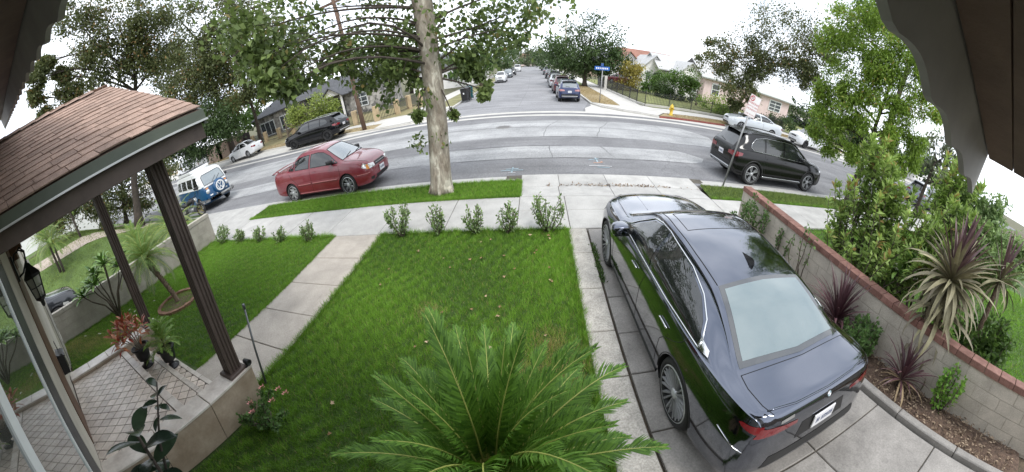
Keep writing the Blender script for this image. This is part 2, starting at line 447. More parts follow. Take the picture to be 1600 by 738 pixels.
def slabs(name, rects, z0, z1, mat, bev=0.008, base=True, gap=0.007, jz=0.002, seed=0, zf=None):
    """A paved piece of the setting: a jointing bed and each slab as its own part."""
    r = random.Random(seed)
    x0 = min(q[0] for q in rects); x1 = max(q[1] for q in rects); y0 = min(q[2] for q in rects); y1 = max(q[3] for q in rects)
    mb = MB()
    n = max(1, int((x1 - x0) / 3)) 
    for i in range(n):
        xa, xb = lerp(x0, x1, i / n), lerp(x0, x1, (i + 1) / n)
        ha = hill(xa); hb = hill(xb)
        mb.add([(xa, y0 + .004, z1 - .016 + ha), (xb, y0 + .004, z1 - .016 + hb), (xb, y1 - .004, z1 - .016 + hb), (xa, y1 - .004, z1 - .016 + ha)], [(0, 1, 2, 3)])
    b = tag(mb.build(name, m_joint), kind='structure')
    for (a, c, d, e) in rects:
        mb = MB(); cx_, cy_ = (a + c) / 2, (d + e) / 2
        mb.bbox((a + gap - cx_, d + gap - cy_, z0), (c - gap - cx_, e - gap - cy_, z1), bev)
        s_ = mb.build('slab', mat, b, (cx_, cy_, r.uniform(-jz, jz) + hill(cx_)))
        if hill(cx_) > 0:
            s_.rotation_euler.y = math.atan((hill(cx_ - .5) - hill(cx_ + .5)))
    return b
# public sidewalk
xs = [-0.43 - 1.55 * i for i in range(18)][::-1]
rc = [(a, b_, 5.88, 7.46) for a, b_ in zip(xs, xs[1:])]
xs2 = [4.74 + 1.5 * i for i in range(20)]
rc += [(a, b_, 5.88, 7.46) for a, b_ in zip(xs2, xs2[1:])]
for y0, y1 in ((5.88, 6.72), (6.72, 7.46)):
    xd = [-0.43, 0.66, 1.95, 3.3, 4.74]
    rc += [(a, b_, y0, y1) for a, b_ in zip(xd, xd[1:])]
slabs('sidewalk', rc, -0.08, 0.0, m_conc, seed=1)
# front walk to the porch
ys = [1.435, 2.46, 3.24, 4.06, 4.94, 5.865]
slabs('front_walk', [(-4.74, -3.42, a, b_) for a, b_ in zip(ys, ys[1:])], -0.08, 0.003, m_conc_walk, seed=2)
# driveway: worn left strip, weed joint, main slabs
ys = [5.865, 5.0, 4.05, 3.2, 2.5, 1.7, 0.9, 0.0, -0.9]
slabs('driveway_strip', [(0.60, 0.985, b_, a) for a, b_ in zip(ys, ys[1:])], -0.08, 0.006, m_conc_old, seed=3)
ys = [5.865, 4.75, 3.85, 3.15, 2.52, 1.8, 1.0, 0.1, -0.9]
rc = []
for a, b_ in zip(ys, ys[1:]): rc += [(1.012, 2.45, b_, a), (2.45, 3.74, b_, a)]
slabs('driveway', rc, -0.08, -0.004, m_conc_drive, seed=4)
# driveway apron falling to the gutter
ap = thing('apron', None, None)
del_me = bpy.data.objects.remove(ap)
mb = MB(); mb.add([(-0.43, 7.46, -.02), (4.74, 7.46, -.02), (4.86, 8.36, -.10), (-0.47, 8.36, -.10)], [(0, 1, 2, 3)])
apron = tag(mb.build('driveway_apron', m_joint), kind='structure')
xd = [-0.43, 0.56, 1.95, 3.3, 4.74]
for a, b_ in zip(xd, xd[1:]):
    mb = MB(); g = .008
    xt0, xt1 = a + g, b_ - g; xb0, xb1 = a * 1.02 + g, b_ * 1.02 - g
    vs = [(xt0, 7.468, -.05), (xt1, 7.468, -.05), (xb1, 8.35, -.13), (xb0, 8.35, -.13), (xt0, 7.468, 0), (xt1, 7.468, 0), (xb1, 8.35, -.083), (xb0, 8.35, -.083)]
    mb.add(vs, [(3, 2, 1, 0), (4, 5, 6, 7), (0, 1, 5, 4), (1, 2, 6, 5), (2, 3, 7, 6), (3, 0, 4, 7)])
    mb.build('slab', m_conc, apron)
# gutter pan at the apron and near kerb
mb = MB(); mb.add([(-0.9, 8.37, -.112), (5.3, 8.37, -.112), (5.3, 9.28, -.092), (-0.9, 9.28, -.092)], [(0, 1, 2, 3)])
gp = tag(mb.build('gutter_pan', m_joint), kind='structure')
xd = [-0.45, 0.62, 2.0, 3.4, 4.88]
for a, b_ in zip(xd, xd[1:]):
    mb = MB(); g = .007
    vs = [(a + g, 8.39, -.13), (b_ - g, 8.39, -.13), (b_ - g, 9.27, -.13), (a + g, 9.27, -.13), (a + g, 8.39, -.094), (b_ - g, 8.39, -.094), (b_ - g, 9.27, -.080), (a + g, 9.27, -.080)]
    mb.add(vs, [(3, 2, 1, 0), (4, 5, 6, 7), (0, 1, 5, 4), (1, 2, 6, 5), (2, 3, 7, 6), (3, 0, 4, 7)])
    mb.build('slab', m_conc, gp)
kn = tag(bpy.data.objects.new('kerb', None), kind='structure'); bpy.data.objects.remove(kn)
def kerb_run(name, pts, mat, w_=0.16, z0=-0.14, z1=0.0, side=1, seg=2.4):
    """Kerb stones along a polyline, one mesh with joints."""
    mb = MB(); dens = []
    for (a, b_), (c, d) in zip(pts, pts[1:]):
        n = max(1, int(math.hypot(c - a, d - b_) / seg))
        for i in range(n): dens.append((lerp(a, c, i / n), lerp(b_, d, i / n)))
    dens.append(pts[-1])
    for (a, b_), (c, d) in zip(dens, dens[1:]):
        dx, dy = c - a, d - b_; l = math.hypot(dx, dy); ux, uy = dx / l, dy / l; nx, ny = -uy * side, ux * side
        g = .006; h0, h1 = hill(a), hill(c); A = (a + ux * g, b_ + uy * g); B = (c - ux * g, d - uy * g)
        prof = [(0, z0), (0, z1 - .03), (.03, z1), (w_, z1), (w_, z0)]
        vs = [(A[0] + nx * q, A[1] + ny * q, z + h0) for q, z in prof] + [(B[0] + nx * q, B[1] + ny * q, z + h1) for q, z in prof]
        fs = [(i, i + 1, 6 + i, 5 + i) for i in range(4)] + [(4, 3, 2, 1, 0), (5, 6, 7, 8, 9)]
        mb.add(vs, fs)
    return tag(mb.build(name, mat), kind='structure')
kerb_run('kerb', [(-9.9, 8.70), (-0.62, 8.70)], m_conc, side=-1)
kerb_run('kerb', [(5.02, 8.70), (60, 8.70)], m_conc, side=-1)
kerb_run('kerb', [(-60, 8.70), (-15.5, 8.70)], m_conc, side=-1)
poly_sheet('gutter', [(-60, 8.70), (-0.9, 8.70), (-0.9, 9.22), (-60, 9.22)], ST + 0.005, m_conc)
poly_sheet('gutter', [(5.3, 8.70), (60, 8.70), (60, 9.22), (5.3, 9.22)], ST + 0.005, m_conc)
# neighbour's drive on the left: white concrete, apron
poly_sheet('neighbour_driveway', rect(-15.6, -10.75, -14, 5.87), -0.012, m_conc_far)
poly_sheet('neighbour_apron', [(-15.4, 7.47), (-9.95, 7.47), (-9.95, 8.9), (-15.4, 8.9)], -0.01, m_conc)
# rising garden of the next lot
def bank(x, y):
    t = min(1, max(0, (-x - 15.8) / 9.5)); t = t * t * (3 - 2 * t)
    f = min(1, max(0, (9.0 - y) / 6.0)); f = f * f * (3 - 2 * f)
    return hill(x) + 1.75 * t * f
def bank_sheet(name, x0, x1, y0, y1, z, mat):
    mb = MB()
    mb.grid(lambda u, v: (lerp(x0, x1, u), lerp(y0, y1, v), z + bank(lerp(x0, x1, u), lerp(y0, y1, v))), max(2, int((x1 - x0) / .6)), max(2, int((y1 - y0) / 1.0)))
    return tag(mb.build(name, mat), kind='structure')
m_grass_far = M('grass_far', (0.085, 0.135, 0.030), 0.95, var=0.35, vs=1.2, bump=0.6, bs=30, fine=0.35, fs=30)
bank_sheet('bank_lawn', -60, -15.7, -8, 9.0, 0.0, m_grass_far)
bank_sheet('bank_path', -23.6, -21.9, -8, 8.6, 0.02, M('path_pale', (0.42, 0.35, 0.30), 0.9, var=0.12, vs=2))
bank_sheet('bank_bed', -30.5, -29.2, -8, 8.6, 0.02, m_soil)

# ---- far block left and right
KL = [(-120, 31.5), (-60, 27.0), (-39, 25.2), (-30, 24.4), (-20, 23.4), (-15, 22.5), (-12.2, 21.6), (-10, 21.0), (-8.4, 21.2), (-7.3, 22.1), (-6.7, 23.6), (-6.55, 26), (-6.55, 300)]
KR = [(4.15, 300), (4.1, 30), (4.15, 25.6), (4.7, 23.8), (5.9, 22.5), (8.2, 21.3), (12.4, 22.0), (16, 22.9), (24, 23.8), (40, 25.4), (60, 26.6), (120, 31)]
poly_sheet('far_block', KL + [(-120, 300)], -0.02, m_ground)
poly_sheet('far_block', KR + [(120, 300)], -0.02, m_ground)
kerb_run('kerb', KL[:8], m_conc_far, side=1)
kerb_run('kerb', KL[7:], m_conc_far, side=1)
kerb_run('kerb', KR[:6], m_conc_far, side=1)
kerb_run('kerb', [(8.2, 21.3), (12.4, 22.0), (14.2, 22.45)], m_red_kerb, side=1)
kerb_run('kerb', [(14.2, 22.45)] + KR[7:], m_conc_far, side=1)
def off(pl, d):
    o_ = []
    for i, (x, y) in enumerate(pl):
        x1, y1 = pl[max(0, i - 1)]; x2, y2 = pl[min(len(pl) - 1, i + 1)]
        dx, dy = x2 - x1, y2 - y1; l = math.hypot(dx, dy); o_.append((x - dy / l * d, y + dx / l * d))
    return o_
# left: dry parkway, pale walk, corner all paved
poly_sheet('far_parkway', off(KL[:8], 0.16) + off(KL[:8], 1.9)[::-1], 0.0, m_dry)
poly_sheet('far_sidewalk', off(KL[:7], 1.9) + [(-9.5, 22.9), (-9.5, 25.6)] + off(KL[:6], 4.0)[::-1], 0.006, m_conc_far)
poly_sheet('far_sidewalk', [(-11.4, 21.6), (-9.9, 21.2), (-8.5, 21.4), (-7.45, 22.2), (-6.9, 23.7), (-6.72, 26.2), (-6.72, 27.0), (-8.8, 26.8), (-9.4, 25.6), (-11.5, 24.2)], 0.012, m_conc_far)
poly_sheet('far_verge', rect(-8.6, -6.72, 27.0, 120), 0.004, M('verge_mixed', (0.20, 0.19, 0.085), 0.95, var=0.35, vs=0.7, fine=0.3, fs=15))
poly_sheet('far_sidewalk', rect(-10.3, -8.6, 27.0, 120), 0.008, m_conc_far)
# right
poly_sheet('far_sidewalk', [(4.3, 25.7), (4.85, 24.0), (6.0, 22.75), (8.2, 21.55), (9.2, 23.2), (16, 24.9), (24, 25.8), (40, 27.4), (60, 28.6), (60, 30.4), (40, 29.2), (24, 27.6), (16, 26.6), (9.2, 25.6), (8.3, 26.3), (8.0, 120), (6.3, 120), (6.4, 28), (6.3, 24.9)], 0.006, m_conc_far)
poly_sheet('corner_verge', [(4.28, 25.9), (5.2, 25.0), (6.25, 24.75), (6.4, 28), (6.3, 44), (4.28, 44)], 0.012, m_dry)
poly_sheet('far_verge', [(4.28, 44), (6.3, 44), (6.3, 120), (4.28, 120)], 0.012, M('verge_green', (0.13, 0.17, 0.05), 0.95, var=0.35, vs=0.7))
poly_sheet('far_parkway', [(8.3, 21.5), (12.4, 22.17), (16, 23.07), (24, 23.97), (40, 25.57), (60, 26.8), (60, 28.5), (40, 27.3), (24, 25.7), (16, 24.8), (9.25, 23.1)], 0.012, m_dry)
m_lawn_r = M('lawn_far', (0.20, 0.215, 0.075), 0.95, var=0.3, vs=1.0, fine=0.3, fs=20)
poly_sheet('far_lawn', [(8.4, 26.6), (9.3, 25.9), (16, 27), (24, 28), (42, 29.8), (42, 46), (18, 60), (8.4, 60)], 0.0, m_lawn_r)
poly_sheet('far_lawn', rect(-34, -10.4, 25.8, 34), 0.012, M('lawn_far_dry', (0.22, 0.19, 0.085), 0.95, var=0.3, vs=1.0, fine=0.3, fs=20))
# bed between drive and right wall
mb = MB(); mb.grid(lambda u, v: (lerp(3.9, 4.57, u), lerp(-1, 5.86, v), 0.015 + 0.06 * math.sin(u * math.pi) * (0.6 + 0.4 * math.sin(v * 40)) + rnd.uniform(-.012, .012)), 10, 90)
m_mulch = M('mulch', (0.13, 0.085, 0.06), 0.95, var=0.45, vs=18, bump=0.9, bs=70, fine=0.5, fs=70)
tag(mb.build('planting_bed', m_mulch), kind='structure')
mb = MB()
for i in range(8): mb.bbox((3.76, -1 + i * .86, -.03), (3.90, -1 + i * .86 + .85, .075), .015)
tag(mb.build('bed_kerb', m_conc_drive), kind='structure')
# ================================================================ HOUSE, PORCH, WALLS
m_stucco = M('stucco_cream', (0.50, 0.47, 0.40), 0.9, var=0.12, vs=2, bump=0.3, bs=80)
m_taupe = M('stucco_taupe', (0.33, 0.31, 0.27), 0.9, var=0.15, vs=2, bump=0.3, bs=80)
m_brownwood = M('brown_wood', (0.115, 0.058, 0.030), 0.6, var=0.3, vs=4, bump=0.15, bs=30)
m_white_trim = M('white_trim', (0.66, 0.68, 0.68), 0.5, var=0.06, vs=3)
m_dark_trim = M('dark_trim', (0.035, 0.037, 0.042), 0.45, var=0.2, vs=5)
m_soffit = M('soffit_board', (0.115, 0.080, 0.060), 0.75, var=0.3, vs=3.0, bump=0.2, bs=40, rnd_var=0.15)
m_valance = M('valance_paint', (0.26, 0.255, 0.24), 0.7, var=0.15, vs=4)
m_post = M('post_brown', (0.088, 0.064, 0.054), 0.5, var=0.18, vs=5, spec=0.4)
m_beam = M('beam_brown', (0.095, 0.070, 0.058), 0.65, var=0.25, vs=4)
m_fascia = M('fascia_green', (0.085, 0.10, 0.075), 0.55, var=0.15, vs=3)
m_drip = M('drip_edge', (0.62, 0.63, 0.63), 0.35, metal=0.3)
m_marble = M('tile_marble', (0.54, 0.46, 0.39), 0.3, var=0.25, vs=4, c2=(0.70, 0.65, 0.58), fine=0.08, fs=30, rnd_var=0.08)
m_tan_tile = M('tile_tan', (0.37, 0.28, 0.20), 0.45, var=0.25, vs=3, c2=(0.47, 0.385, 0.295), fine=0.1, fs=30, rnd_var=0.08)
m_dia_tile = M('tile_diamond', (0.58, 0.49, 0.41), 0.35, var=0.16, vs=6, c2=(0.70, 0.62, 0.54), fine=0.1, fs=40, rnd_var=0.14)
m_grout = M('grout', (0.06, 0.042, 0.034), 0.9, var=0.3, vs=9)

def glass_mat(name, tint=(0.03, 0.035, 0.035), refl=0.12, rough=0.01):
    """Dark window glass: strong mirror reflection over a dim interior colour."""
    m, nt, b = new_mat(name)
    b.inputs['Base Color'].default_value = (*tint, 1); b.inputs['Roughness'].default_value = 0.25; b.inputs['Specular IOR Level'].default_value = 0.2
    b.inputs['Coat Weight'].default_value = 1.0; b.inputs['Coat Roughness'].default_value = rough; b.inputs['Coat IOR'].default_value = 1.6
    gl = N(nt, 'ShaderNodeBsdfGlossy'); gl.inputs['Roughness'].default_value = rough; gl.inputs['Color'].default_value = (0.9, 0.95, 0.95, 1)
    mx = N(nt, 'ShaderNodeMixShader'); mx.inputs[0].default_value = refl
    nt.links.new(b.outputs[0], mx.inputs[1]); nt.links.new(gl.outputs[0], mx.inputs[2])
    nt.links.new(mx.outputs[0], nt.nodes['Material Output'].inputs[0])
    return m
m_pane = glass_mat('window_pane', (0.05, 0.055, 0.05), 0.35)
m_pane_far = glass_mat('window_pane_far', (0.045, 0.055, 0.06), 0.10, 0.05)

FY0 = -0.35
house = thing('house', 'cream stucco house front with brown timber and tall window the camera hangs on', 'house', (0, FY0, 0))
def hp(name, lo, hi, mat, parent=house, b=0.0):
    mb = MB()
    base = (0, FY0, 0) if parent is house else tuple(parent.matrix_basis.translation + Vector((0, FY0, 0)) if parent.parent is house else parent.location)
    lo = tuple(lo[i] - base[i] for i in range(3)); hi = tuple(hi[i] - base[i] for i in range(3))
    mb.box(lo, hi) if not b else mb.bbox(lo, hi, b)
    return mb.build(name, mat, parent)
wx0, wx1, wz0, wz1 = -2.62, -0.75, 0.55, 2.62      # window opening
mb = MB()
for lo, hi in (((-10.0, -.25, 0), (wx0 - .5, 0, 4.6)), ((wx1 + .25, -.25, 0), (0.9, 0, 3.6)), ((wx0 - .5, -.25, 0), (wx1 + .25, 0, wz0 - .1)), ((wx0 - .5, -.25, wz1 + .1), (wx1 + .25, 0, 4.2))):
    mb.box(lo, hi)
mb.box((-9.9, -9, 0), (0.8, -.26, 3.0))
mb.build('wall', m_stucco, house)
hp('door_casing', (-4.75, FY0, .45), (-3.92, FY0 + .03, 3.0), m_brownwood)
hp('casing_strip', (-3.91, FY0, .45), (-3.10, FY0 + .02, 2.9), m_stucco)
win = hp('window', (-3.09, FY0 - .02, .50), (-2.62, FY0 + .016, 2.75), m_dark_trim)
for nm, lo, hi, mt in (('frame', (-2.615, FY0 - .03, .5), (-2.52, FY0 + .012, 2.75), m_white_trim), ('frame', (-1.32, FY0 - .03, .5), (-1.20, FY0 + .012, 2.75), m_white_trim),
                       ('frame', (-0.80, FY0 - .03, .5), (-0.70, FY0 + .012, 2.75), m_white_trim),
                       ('frame', (-2.465, FY0 - .03, .5), (-0.705, FY0 + .010, .6), m_white_trim), ('frame', (-2.465, FY0 - .03, 2.62), (-.705, FY0 + .010, 2.75), m_white_trim),
                       ('pane', (-2.52, FY0 - .02, .6), (-1.32, FY0 + .004, 2.62), m_pane), ('pane', (-1.20, FY0 - .02, .6), (-.80, FY0 + .004, 2.62), m_pane)):
    hp(nm, lo, hi, mt, win)
hp('corner_pilaster', (-10.02, FY0 - .2, 0), (-8.4, FY0 + .06, 2.6), m_taupe)
hp('corner_strip', (-8.39, FY0 - .2, 0), (-8.2, FY0 + .03, 2.9), m_stucco)
mb = MB()
for k, (z, d) in enumerate(((2.62, .05), (2.72, .11), (2.82, .2), (2.95, .3))):
    mb.box((-4.72, -.02, z), (-4.32, d, z + .1))
mb.build('corbel', m_brownwood, house)
# sloping boarded eave with a scalloped valance
def ez(x): return 3.06 - (0.285 if x < 0 else 0.19) * x
mbs = [MB() for _ in range(6)]
for j, mb in enumerate(mbs):
    y0 = .43 - .155 * (j + 1); y1 = y0 + .147
    for x0, x1 in ((-7.2, 0), (0, 1.78)):
        z0, z1 = ez(x0) + .17, ez(x1) + .17
        vs = [(x0, y0, z0), (x1, y0, z1), (x1, y1, z1), (x0, y1, z0)]; vs = [(a, b_ - FY0, c) for a, b_, c in vs] + [(a, b_ - FY0, c + .03) for a, b_, c in vs]
        mb.add(vs, [(3, 2, 1, 0), (4, 5, 6, 7), (0, 1, 5, 4), (2, 3, 7, 6)])
    mb.build('soffit_board', m_soffit, house)
mb = MB(); n = 240
for i in range(n):
    xa, xb = lerp(-7.2, 1.78, i / n), lerp(-7.2, 1.78, (i + 1) / n)
    sc_ = lambda x: ez(x) + .035 * abs(math.sin(x * math.pi / .30)) - .03
    y0, y1 = .435 - FY0, .465 - FY0
    vs = [(xa, y0, sc_(xa)), (xb, y0, sc_(xb)), (xb, y0, ez(xb) + .24), (xa, y0, ez(xa) + .24), (xa, y1, sc_(xa)), (xb, y1, sc_(xb)), (xb, y1, ez(xb) + .24), (xa, y1, ez(xa) + .24)]
    mb.add(vs, [(0, 1, 2, 3), (7, 6, 5, 4), (1, 0, 4, 5), (3, 2, 6, 7)])
mb.build('valance', m_valance, house)
mb = MB()
for x0, x1 in ((-7.3, 0), (0, 1.82)):
    vs = [(x0, -.5, ez(x0) + .22), (x1, -.5, ez(x1) + .22), (x1, .5 - FY0, ez(x1) + .245), (x0, .5 - FY0, ez(x0) + .245)]
    vs += [(a, b_, c + .06) for a, b_, c in vs]
    mb.add(vs, [(3, 2, 1, 0), (4, 5, 6, 7), (0, 1, 5, 4), (2, 3, 7, 6)])
m_shingle = M('shingle', (0.34, 0.235, 0.185), 0.95, var=0.20, vs=7, fine=0.30, fs=70, rnd_var=0.16, bump=0.5, bs=120)
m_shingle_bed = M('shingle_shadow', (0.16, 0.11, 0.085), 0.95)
mb.build('roof', m_shingle, house)

# --------------------------------------------------------------- porch
porch = thing('porch', 'tiled front porch with brown fluted posts under a shingled gable roof', 'porch', (-4.75, 0, 0))
OX = -4.75
def pp(name, lo, hi, mat, parent=None, b=0.0):
    mb = MB(); parent = parent or porch
    lo = (lo[0] - OX, lo[1], lo[2]); hi = (hi[0] - OX, hi[1], hi[2])
    mb.box(lo, hi) if not b else mb.bbox(lo, hi, b)
    return mb.build(name, mat, parent)
floor = pp('floor', (-6.02, FY0 + .01, 0), (-3.37, .80, .444), m_grout)
step1 = pp('step', (-6.02, .803, 0), (-3.37, 1.17, .294), m_grout)
step2 = pp('step', (-6.02, 1.173, 0), (-3.37, 1.42, .144), m_grout)
def clip(poly, x0, x1, y0, y1):
    for ax, lim, sgn in ((0, x0, 1), (0, x1, -1), (1, y0, 1), (1, y1, -1)):
        o_ = []
        for i, p in enumerate(poly):
            q = poly[(i + 1) % len(poly)]
            dp, dq = (p[ax] - lim) * sgn, (q[ax] - lim) * sgn
            if dp >= 0: o_.append(p)
            if dp * dq < 0: t = dp / (dp - dq); o_.append((lerp(p[0], q[0], t), lerp(p[1], q[1], t)))
        poly = o_
        if len(poly) < 3: return []
    return poly
def area(p): return abs(sum(p[i][0] * p[(i+1) % len(p)][1] - p[(i+1) % len(p)][0] * p[i][1] for i in range(len(p)))) / 2
tr = random.Random(3)
def diamonds(parent, x0, x1, y0, y1, z, s=0.118):
    k = 0
    for i in range(int((x1 - x0) / s / 1.0) + 3):
        for j in range(int((y1 - y0) / s * 2) + 4):
            cx_, cy_ = x0 + (i - .5) * s * 1.0 + (j % 2) * s * .5, y0 + (j - .5) * s * .5
            if (i + j) < -99: continue
            a = s * .5 - .009; d = s * .5 - .009
            poly = clip([(cx_ - a, cy_), (cx_, cy_ - d), (cx_ + a, cy_), (cx_, cy_ + d)], x0 + .003, x1 - .003, y0 + .003, y1 - .003)
            if len(poly) < 3 or area(poly) < .0004: continue
            mx_ = sum(p[0] for p in poly) / len(poly); my_ = sum(p[1] for p in poly) / len(poly)
            mb = MB(); mb.prism([(px - mx_, py - my_) for px, py in poly], -.006, .008)
            o_ = mb.build('tile', m_dia_tile, parent, (mx_ - OX, my_, z + tr.uniform(-.001, .001)))
            k += 1
    return k
ntile = diamonds(floor, -6.02, -3.37, FY0 + .02, .69, .444, .20) + diamonds(step1, -6.02, -3.37, .81, 1.10, .294, .20) + diamonds(step2, -6.02, -3.37, 1.18, 1.36, .144, .20)
for st_, y0, y1, z in ((floor, .70, .80, .444), (step1, 1.105, 1.17, .294), (step2, 1.365, 1.42, .144)):
    for i in range(6):
        pp('nosing', (-6.02 + i * .4417 + .003, y0, z - .02), (-6.02 + (i + 1) * .4417 - .003, y1 + .012, z + .010), m_marble, st_, .004)
for st_, y, z0, z1 in ((floor, .80, .30, .42), (step1, 1.17, .15, .27), (step2, 1.42, .0, .12)):
    for i in range(4):
        pp('riser', (-6.02 + i * .6625 + .003, y, z0), (-6.02 + (i + 1) * .6625 - .003, y + .008, z1), m_tan_tile, st_)
# right plinth under the near post
pl = pp('plinth', (-3.36, FY0 + .01, 0), (-3.11, 1.64, .495), m_grout)
for a, b_ in ((FY0 + .02, .33), (.335, .98), (.985, 1.655)):
    pp('coping', (-3.385, a, .495), (-3.085, b_ - .004, .525), m_marble, pl, .006)
for a, b_ in ((FY0 + .02, .30), (.304, .99), (.994, 1.64)):
    pp('tile_panel', (-3.11, a, 0), (-3.098, b_ - .003, .494), m_tan_tile, pl)
pp('tile_panel', (-3.36, 1.641, 0), (-3.11, 1.652, .494), m_tan_tile, pl)
for a, b_ in ((FY0 + .02, .30), (.304, .99), (.994, 1.64)):
    pp('tile_panel', (-3.372, a, 0), (-3.361, b_ - .003, .494), m_tan_tile, pl)
# left planter wall
lw = pp('planter_wall', (-6.36, FY0 + .01, 0), (-6.045, 1.64, .495), m_grout)
for i in range(5):
    a = FY0 + .02 + i * .402
    pp('coping', (-6.385, a, .495), (-6.025, min(1.655, a + .398), .525), m_marble, lw, .006)
for a, b_ in ((FY0 + .02, .18), (.184, .80), (.804, 1.2), (1.204, 1.64)):
    pp('tile_panel', (-6.044, a, 0.1), (-6.030, b_ - .003, .494), m_tan_tile, lw)
pp('tile_panel', (-6.36, 1.641, 0), (-6.045, 1.652, .494), m_tan_tile, lw)
# posts: square fluted columns on small base plates
def post_mesh(h, w_=0.165):
    ring = []
    hw = w_ / 2; nf = 3
    def side(ax):
        pts = [(-hw, -hw)]
        return pts
    prof = []
    for s_ in range(4):
        for k in range(nf):
            a = -hw + .018 + (w_ - .036) * k / nf; b_ = -hw + .018 + (w_ - .036) * (k + 1) / nf
            for t, d in ((a + .006, 0), (a + .014, .014), (b_ - .014, .014), (b_ - .006, 0)):
                c, s2 = math.cos(s_ * math.pi / 2), math.sin(s_ * math.pi / 2)
                x, y = t, -hw + d
                prof.append((c * x - s2 * y, s2 * x + c * y))
        c, s2 = math.cos(s_ * math.pi / 2), math.sin(s_ * math.pi / 2)
        x, y = hw, -hw
        prof.append((c * x - s2 * y, s2 * x + c * y))
    mb = MB(); mb.prism(prof, 0, h); return mb
for x, y, z, h in ((-3.235, 1.47, .525, 2.47), (-6.24, 1.47, .525, 2.62)):
    mb = post_mesh(h); po = mb.build('post', m_post, porch, (x - OX, y, z))
    mb = MB(); mb.bbox((-.125, -.125, 0), (.125, .125, .035), .008); mb.build('base_plate', m_post, po)
    mb = MB(); mb.bbox((-.10, -.10, h - .10), (.10, .10, h + .01), .01); mb.build('cap', m_post, po)
# beams, ceiling, gable roof
pp('beam', (-3.31, FY0 + .05, 2.995), (-3.16, 1.72, 3.14), m_beam)
pp('beam', (-6.32, FY0 + .05, 3.145), (-6.17, 1.72, 3.30), m_beam)
pp('beam', (-6.16, 1.40, 3.15), (-3.32, 1.54, 3.32), m_beam)
pp('ceiling', (-6.6, FY0 + .02, 3.325), (-3.35, 1.8, 3.345), m_beam)
RX, RZ, EX, EZ, YF = -4.75, 4.14, -2.75, 3.07, 1.95
SL = math.hypot(EX - RX, RZ - EZ); ang = math.atan2(RZ - EZ, EX - RX)
mb = MB()
for sgn in (1, -1):
    a = [(0, FY0 - .2, RZ - .05), (sgn * 2.0, FY0 - .2, EZ - .05), (sgn * 2.0, YF - .02, EZ - .05), (0, YF - .02, RZ - .05)]
    b_ = [(p[0], p[1], p[2] + .035) for p in a]
    mb.add(a + b_, [(3, 2, 1, 0), (4, 5, 6, 7), (0, 1, 5, 4), (1, 2, 6, 5), (2, 3, 7, 6), (3, 0, 4, 7)] if sgn > 0 else [(0, 1, 2, 3), (7, 6, 5, 4), (4, 5, 1, 0), (5, 6, 2, 1), (6, 7, 3, 2), (7, 4, 0, 3)])
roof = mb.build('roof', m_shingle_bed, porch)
sr = random.Random(11); NC = 16; ex = SL / NC; nsh = 0
ca, sa = math.cos(ang), math.sin(ang)
for side in (1, -1):
    for c in range(NC + 0):
        d0 = SL - (c + 1) * ex - .05; d1 = SL - c * ex + .015      # distance down from the ridge
        y = FY0 - .18 + (0.0 if c % 2 else -.14)
        while y < YF + .01:
            l = sr.uniform(.22, .40) if side > 0 else .6
            y2 = min(y + l, YF + .012)
            if y2 - max(y, FY0 - .2) > .03 and (side > 0 or c > NC - 4 or True):
                yy0, yy1 = max(y, FY0 - .2) + .003, y2 - .003
                th = .007 + sr.choice((0, 0, .004)); tilt = .010
                mid = (yy0 + yy1) / 2; hw = (yy1 - yy0) / 2; hl = (d1 - d0) / 2
                dn = d1 - sr.choice((0, 0, .012))
                mb = MB()
                def P_(d, yv, h): return (side * d * ca + side * h * sa - 0, yv, RZ - d * sa + h * ca)
                vs = [P_(d0, yy0, 0), P_(dn, yy0, tilt - .004), P_(dn, yy1, tilt - .004), P_(d0, yy1, 0), P_(d0, yy0, .006), P_(dn, yy0, tilt + th), P_(dn, yy1, tilt + th), P_(d0, yy1, .006)]
                cxx = sum(v[0] for v in vs) / 8; cyy = mid; czz = sum(v[2] for v in vs) / 8
                vs = [(v[0] - cxx, v[1] - cyy, v[2] - czz) for v in vs]
                fs = [(3, 2, 1, 0), (4, 5, 6, 7), (0, 1, 5, 4), (1, 2, 6, 5), (2, 3, 7, 6), (3, 0, 4, 7)]
                if side < 0: fs = [tuple(reversed(f)) for f in fs]
                mb.add(vs, fs)
                mb.build('shingle', m_shingle, roof, (cxx, cyy, czz)); nsh += 1
            y = y2 if y2 > y + .01 else y + .3
# ridge caps
for i in range(9):
    y0 = FY0 - .15 + i * .24
    mb = MB()
    for sgn in (1, -1):
        vs = [(0, y0, RZ + .035), (sgn * .13, y0, RZ - .035), (sgn * .13, y0 + .27, RZ - .022), (0, y0 + .27, RZ + .05)]
        mb.add(vs, [(0, 1, 2, 3) if sgn > 0 else (3, 2, 1, 0)])
    mb.build('ridge_cap', m_shingle, roof)
pp('fascia', (EX - .035, FY0 - .1, EZ - .105), (EX + .015, YF + .01, EZ - .018), m_fascia)
pp('drip_edge', (EX + .002, FY0 - .1, EZ - .122), (EX + .028, YF + .02, EZ - .106), m_drip)
pp('eave_board', (EX - .12, FY0 - .1, EZ - .26), (EX - .036, YF - .03, EZ - .07), m_beam)
mb = MB()
for sgn in (1, -1):
    a = [(0, YF + .012, RZ - .015), (sgn * 2.0, YF + .012, EZ - .015), (sgn * 2.0, YF + .012, EZ - .15), (0, YF + .012, RZ - .16)]
    b_ = [(p[0], p[1] - .03, p[2]) for p in a]
    mb.add(a + b_, [(0, 1, 2, 3), (7, 6, 5, 4), (0, 4, 5, 1), (1, 5, 6, 2), (2, 6, 7, 3)])
mb.build('rake_board', m_fascia, porch)
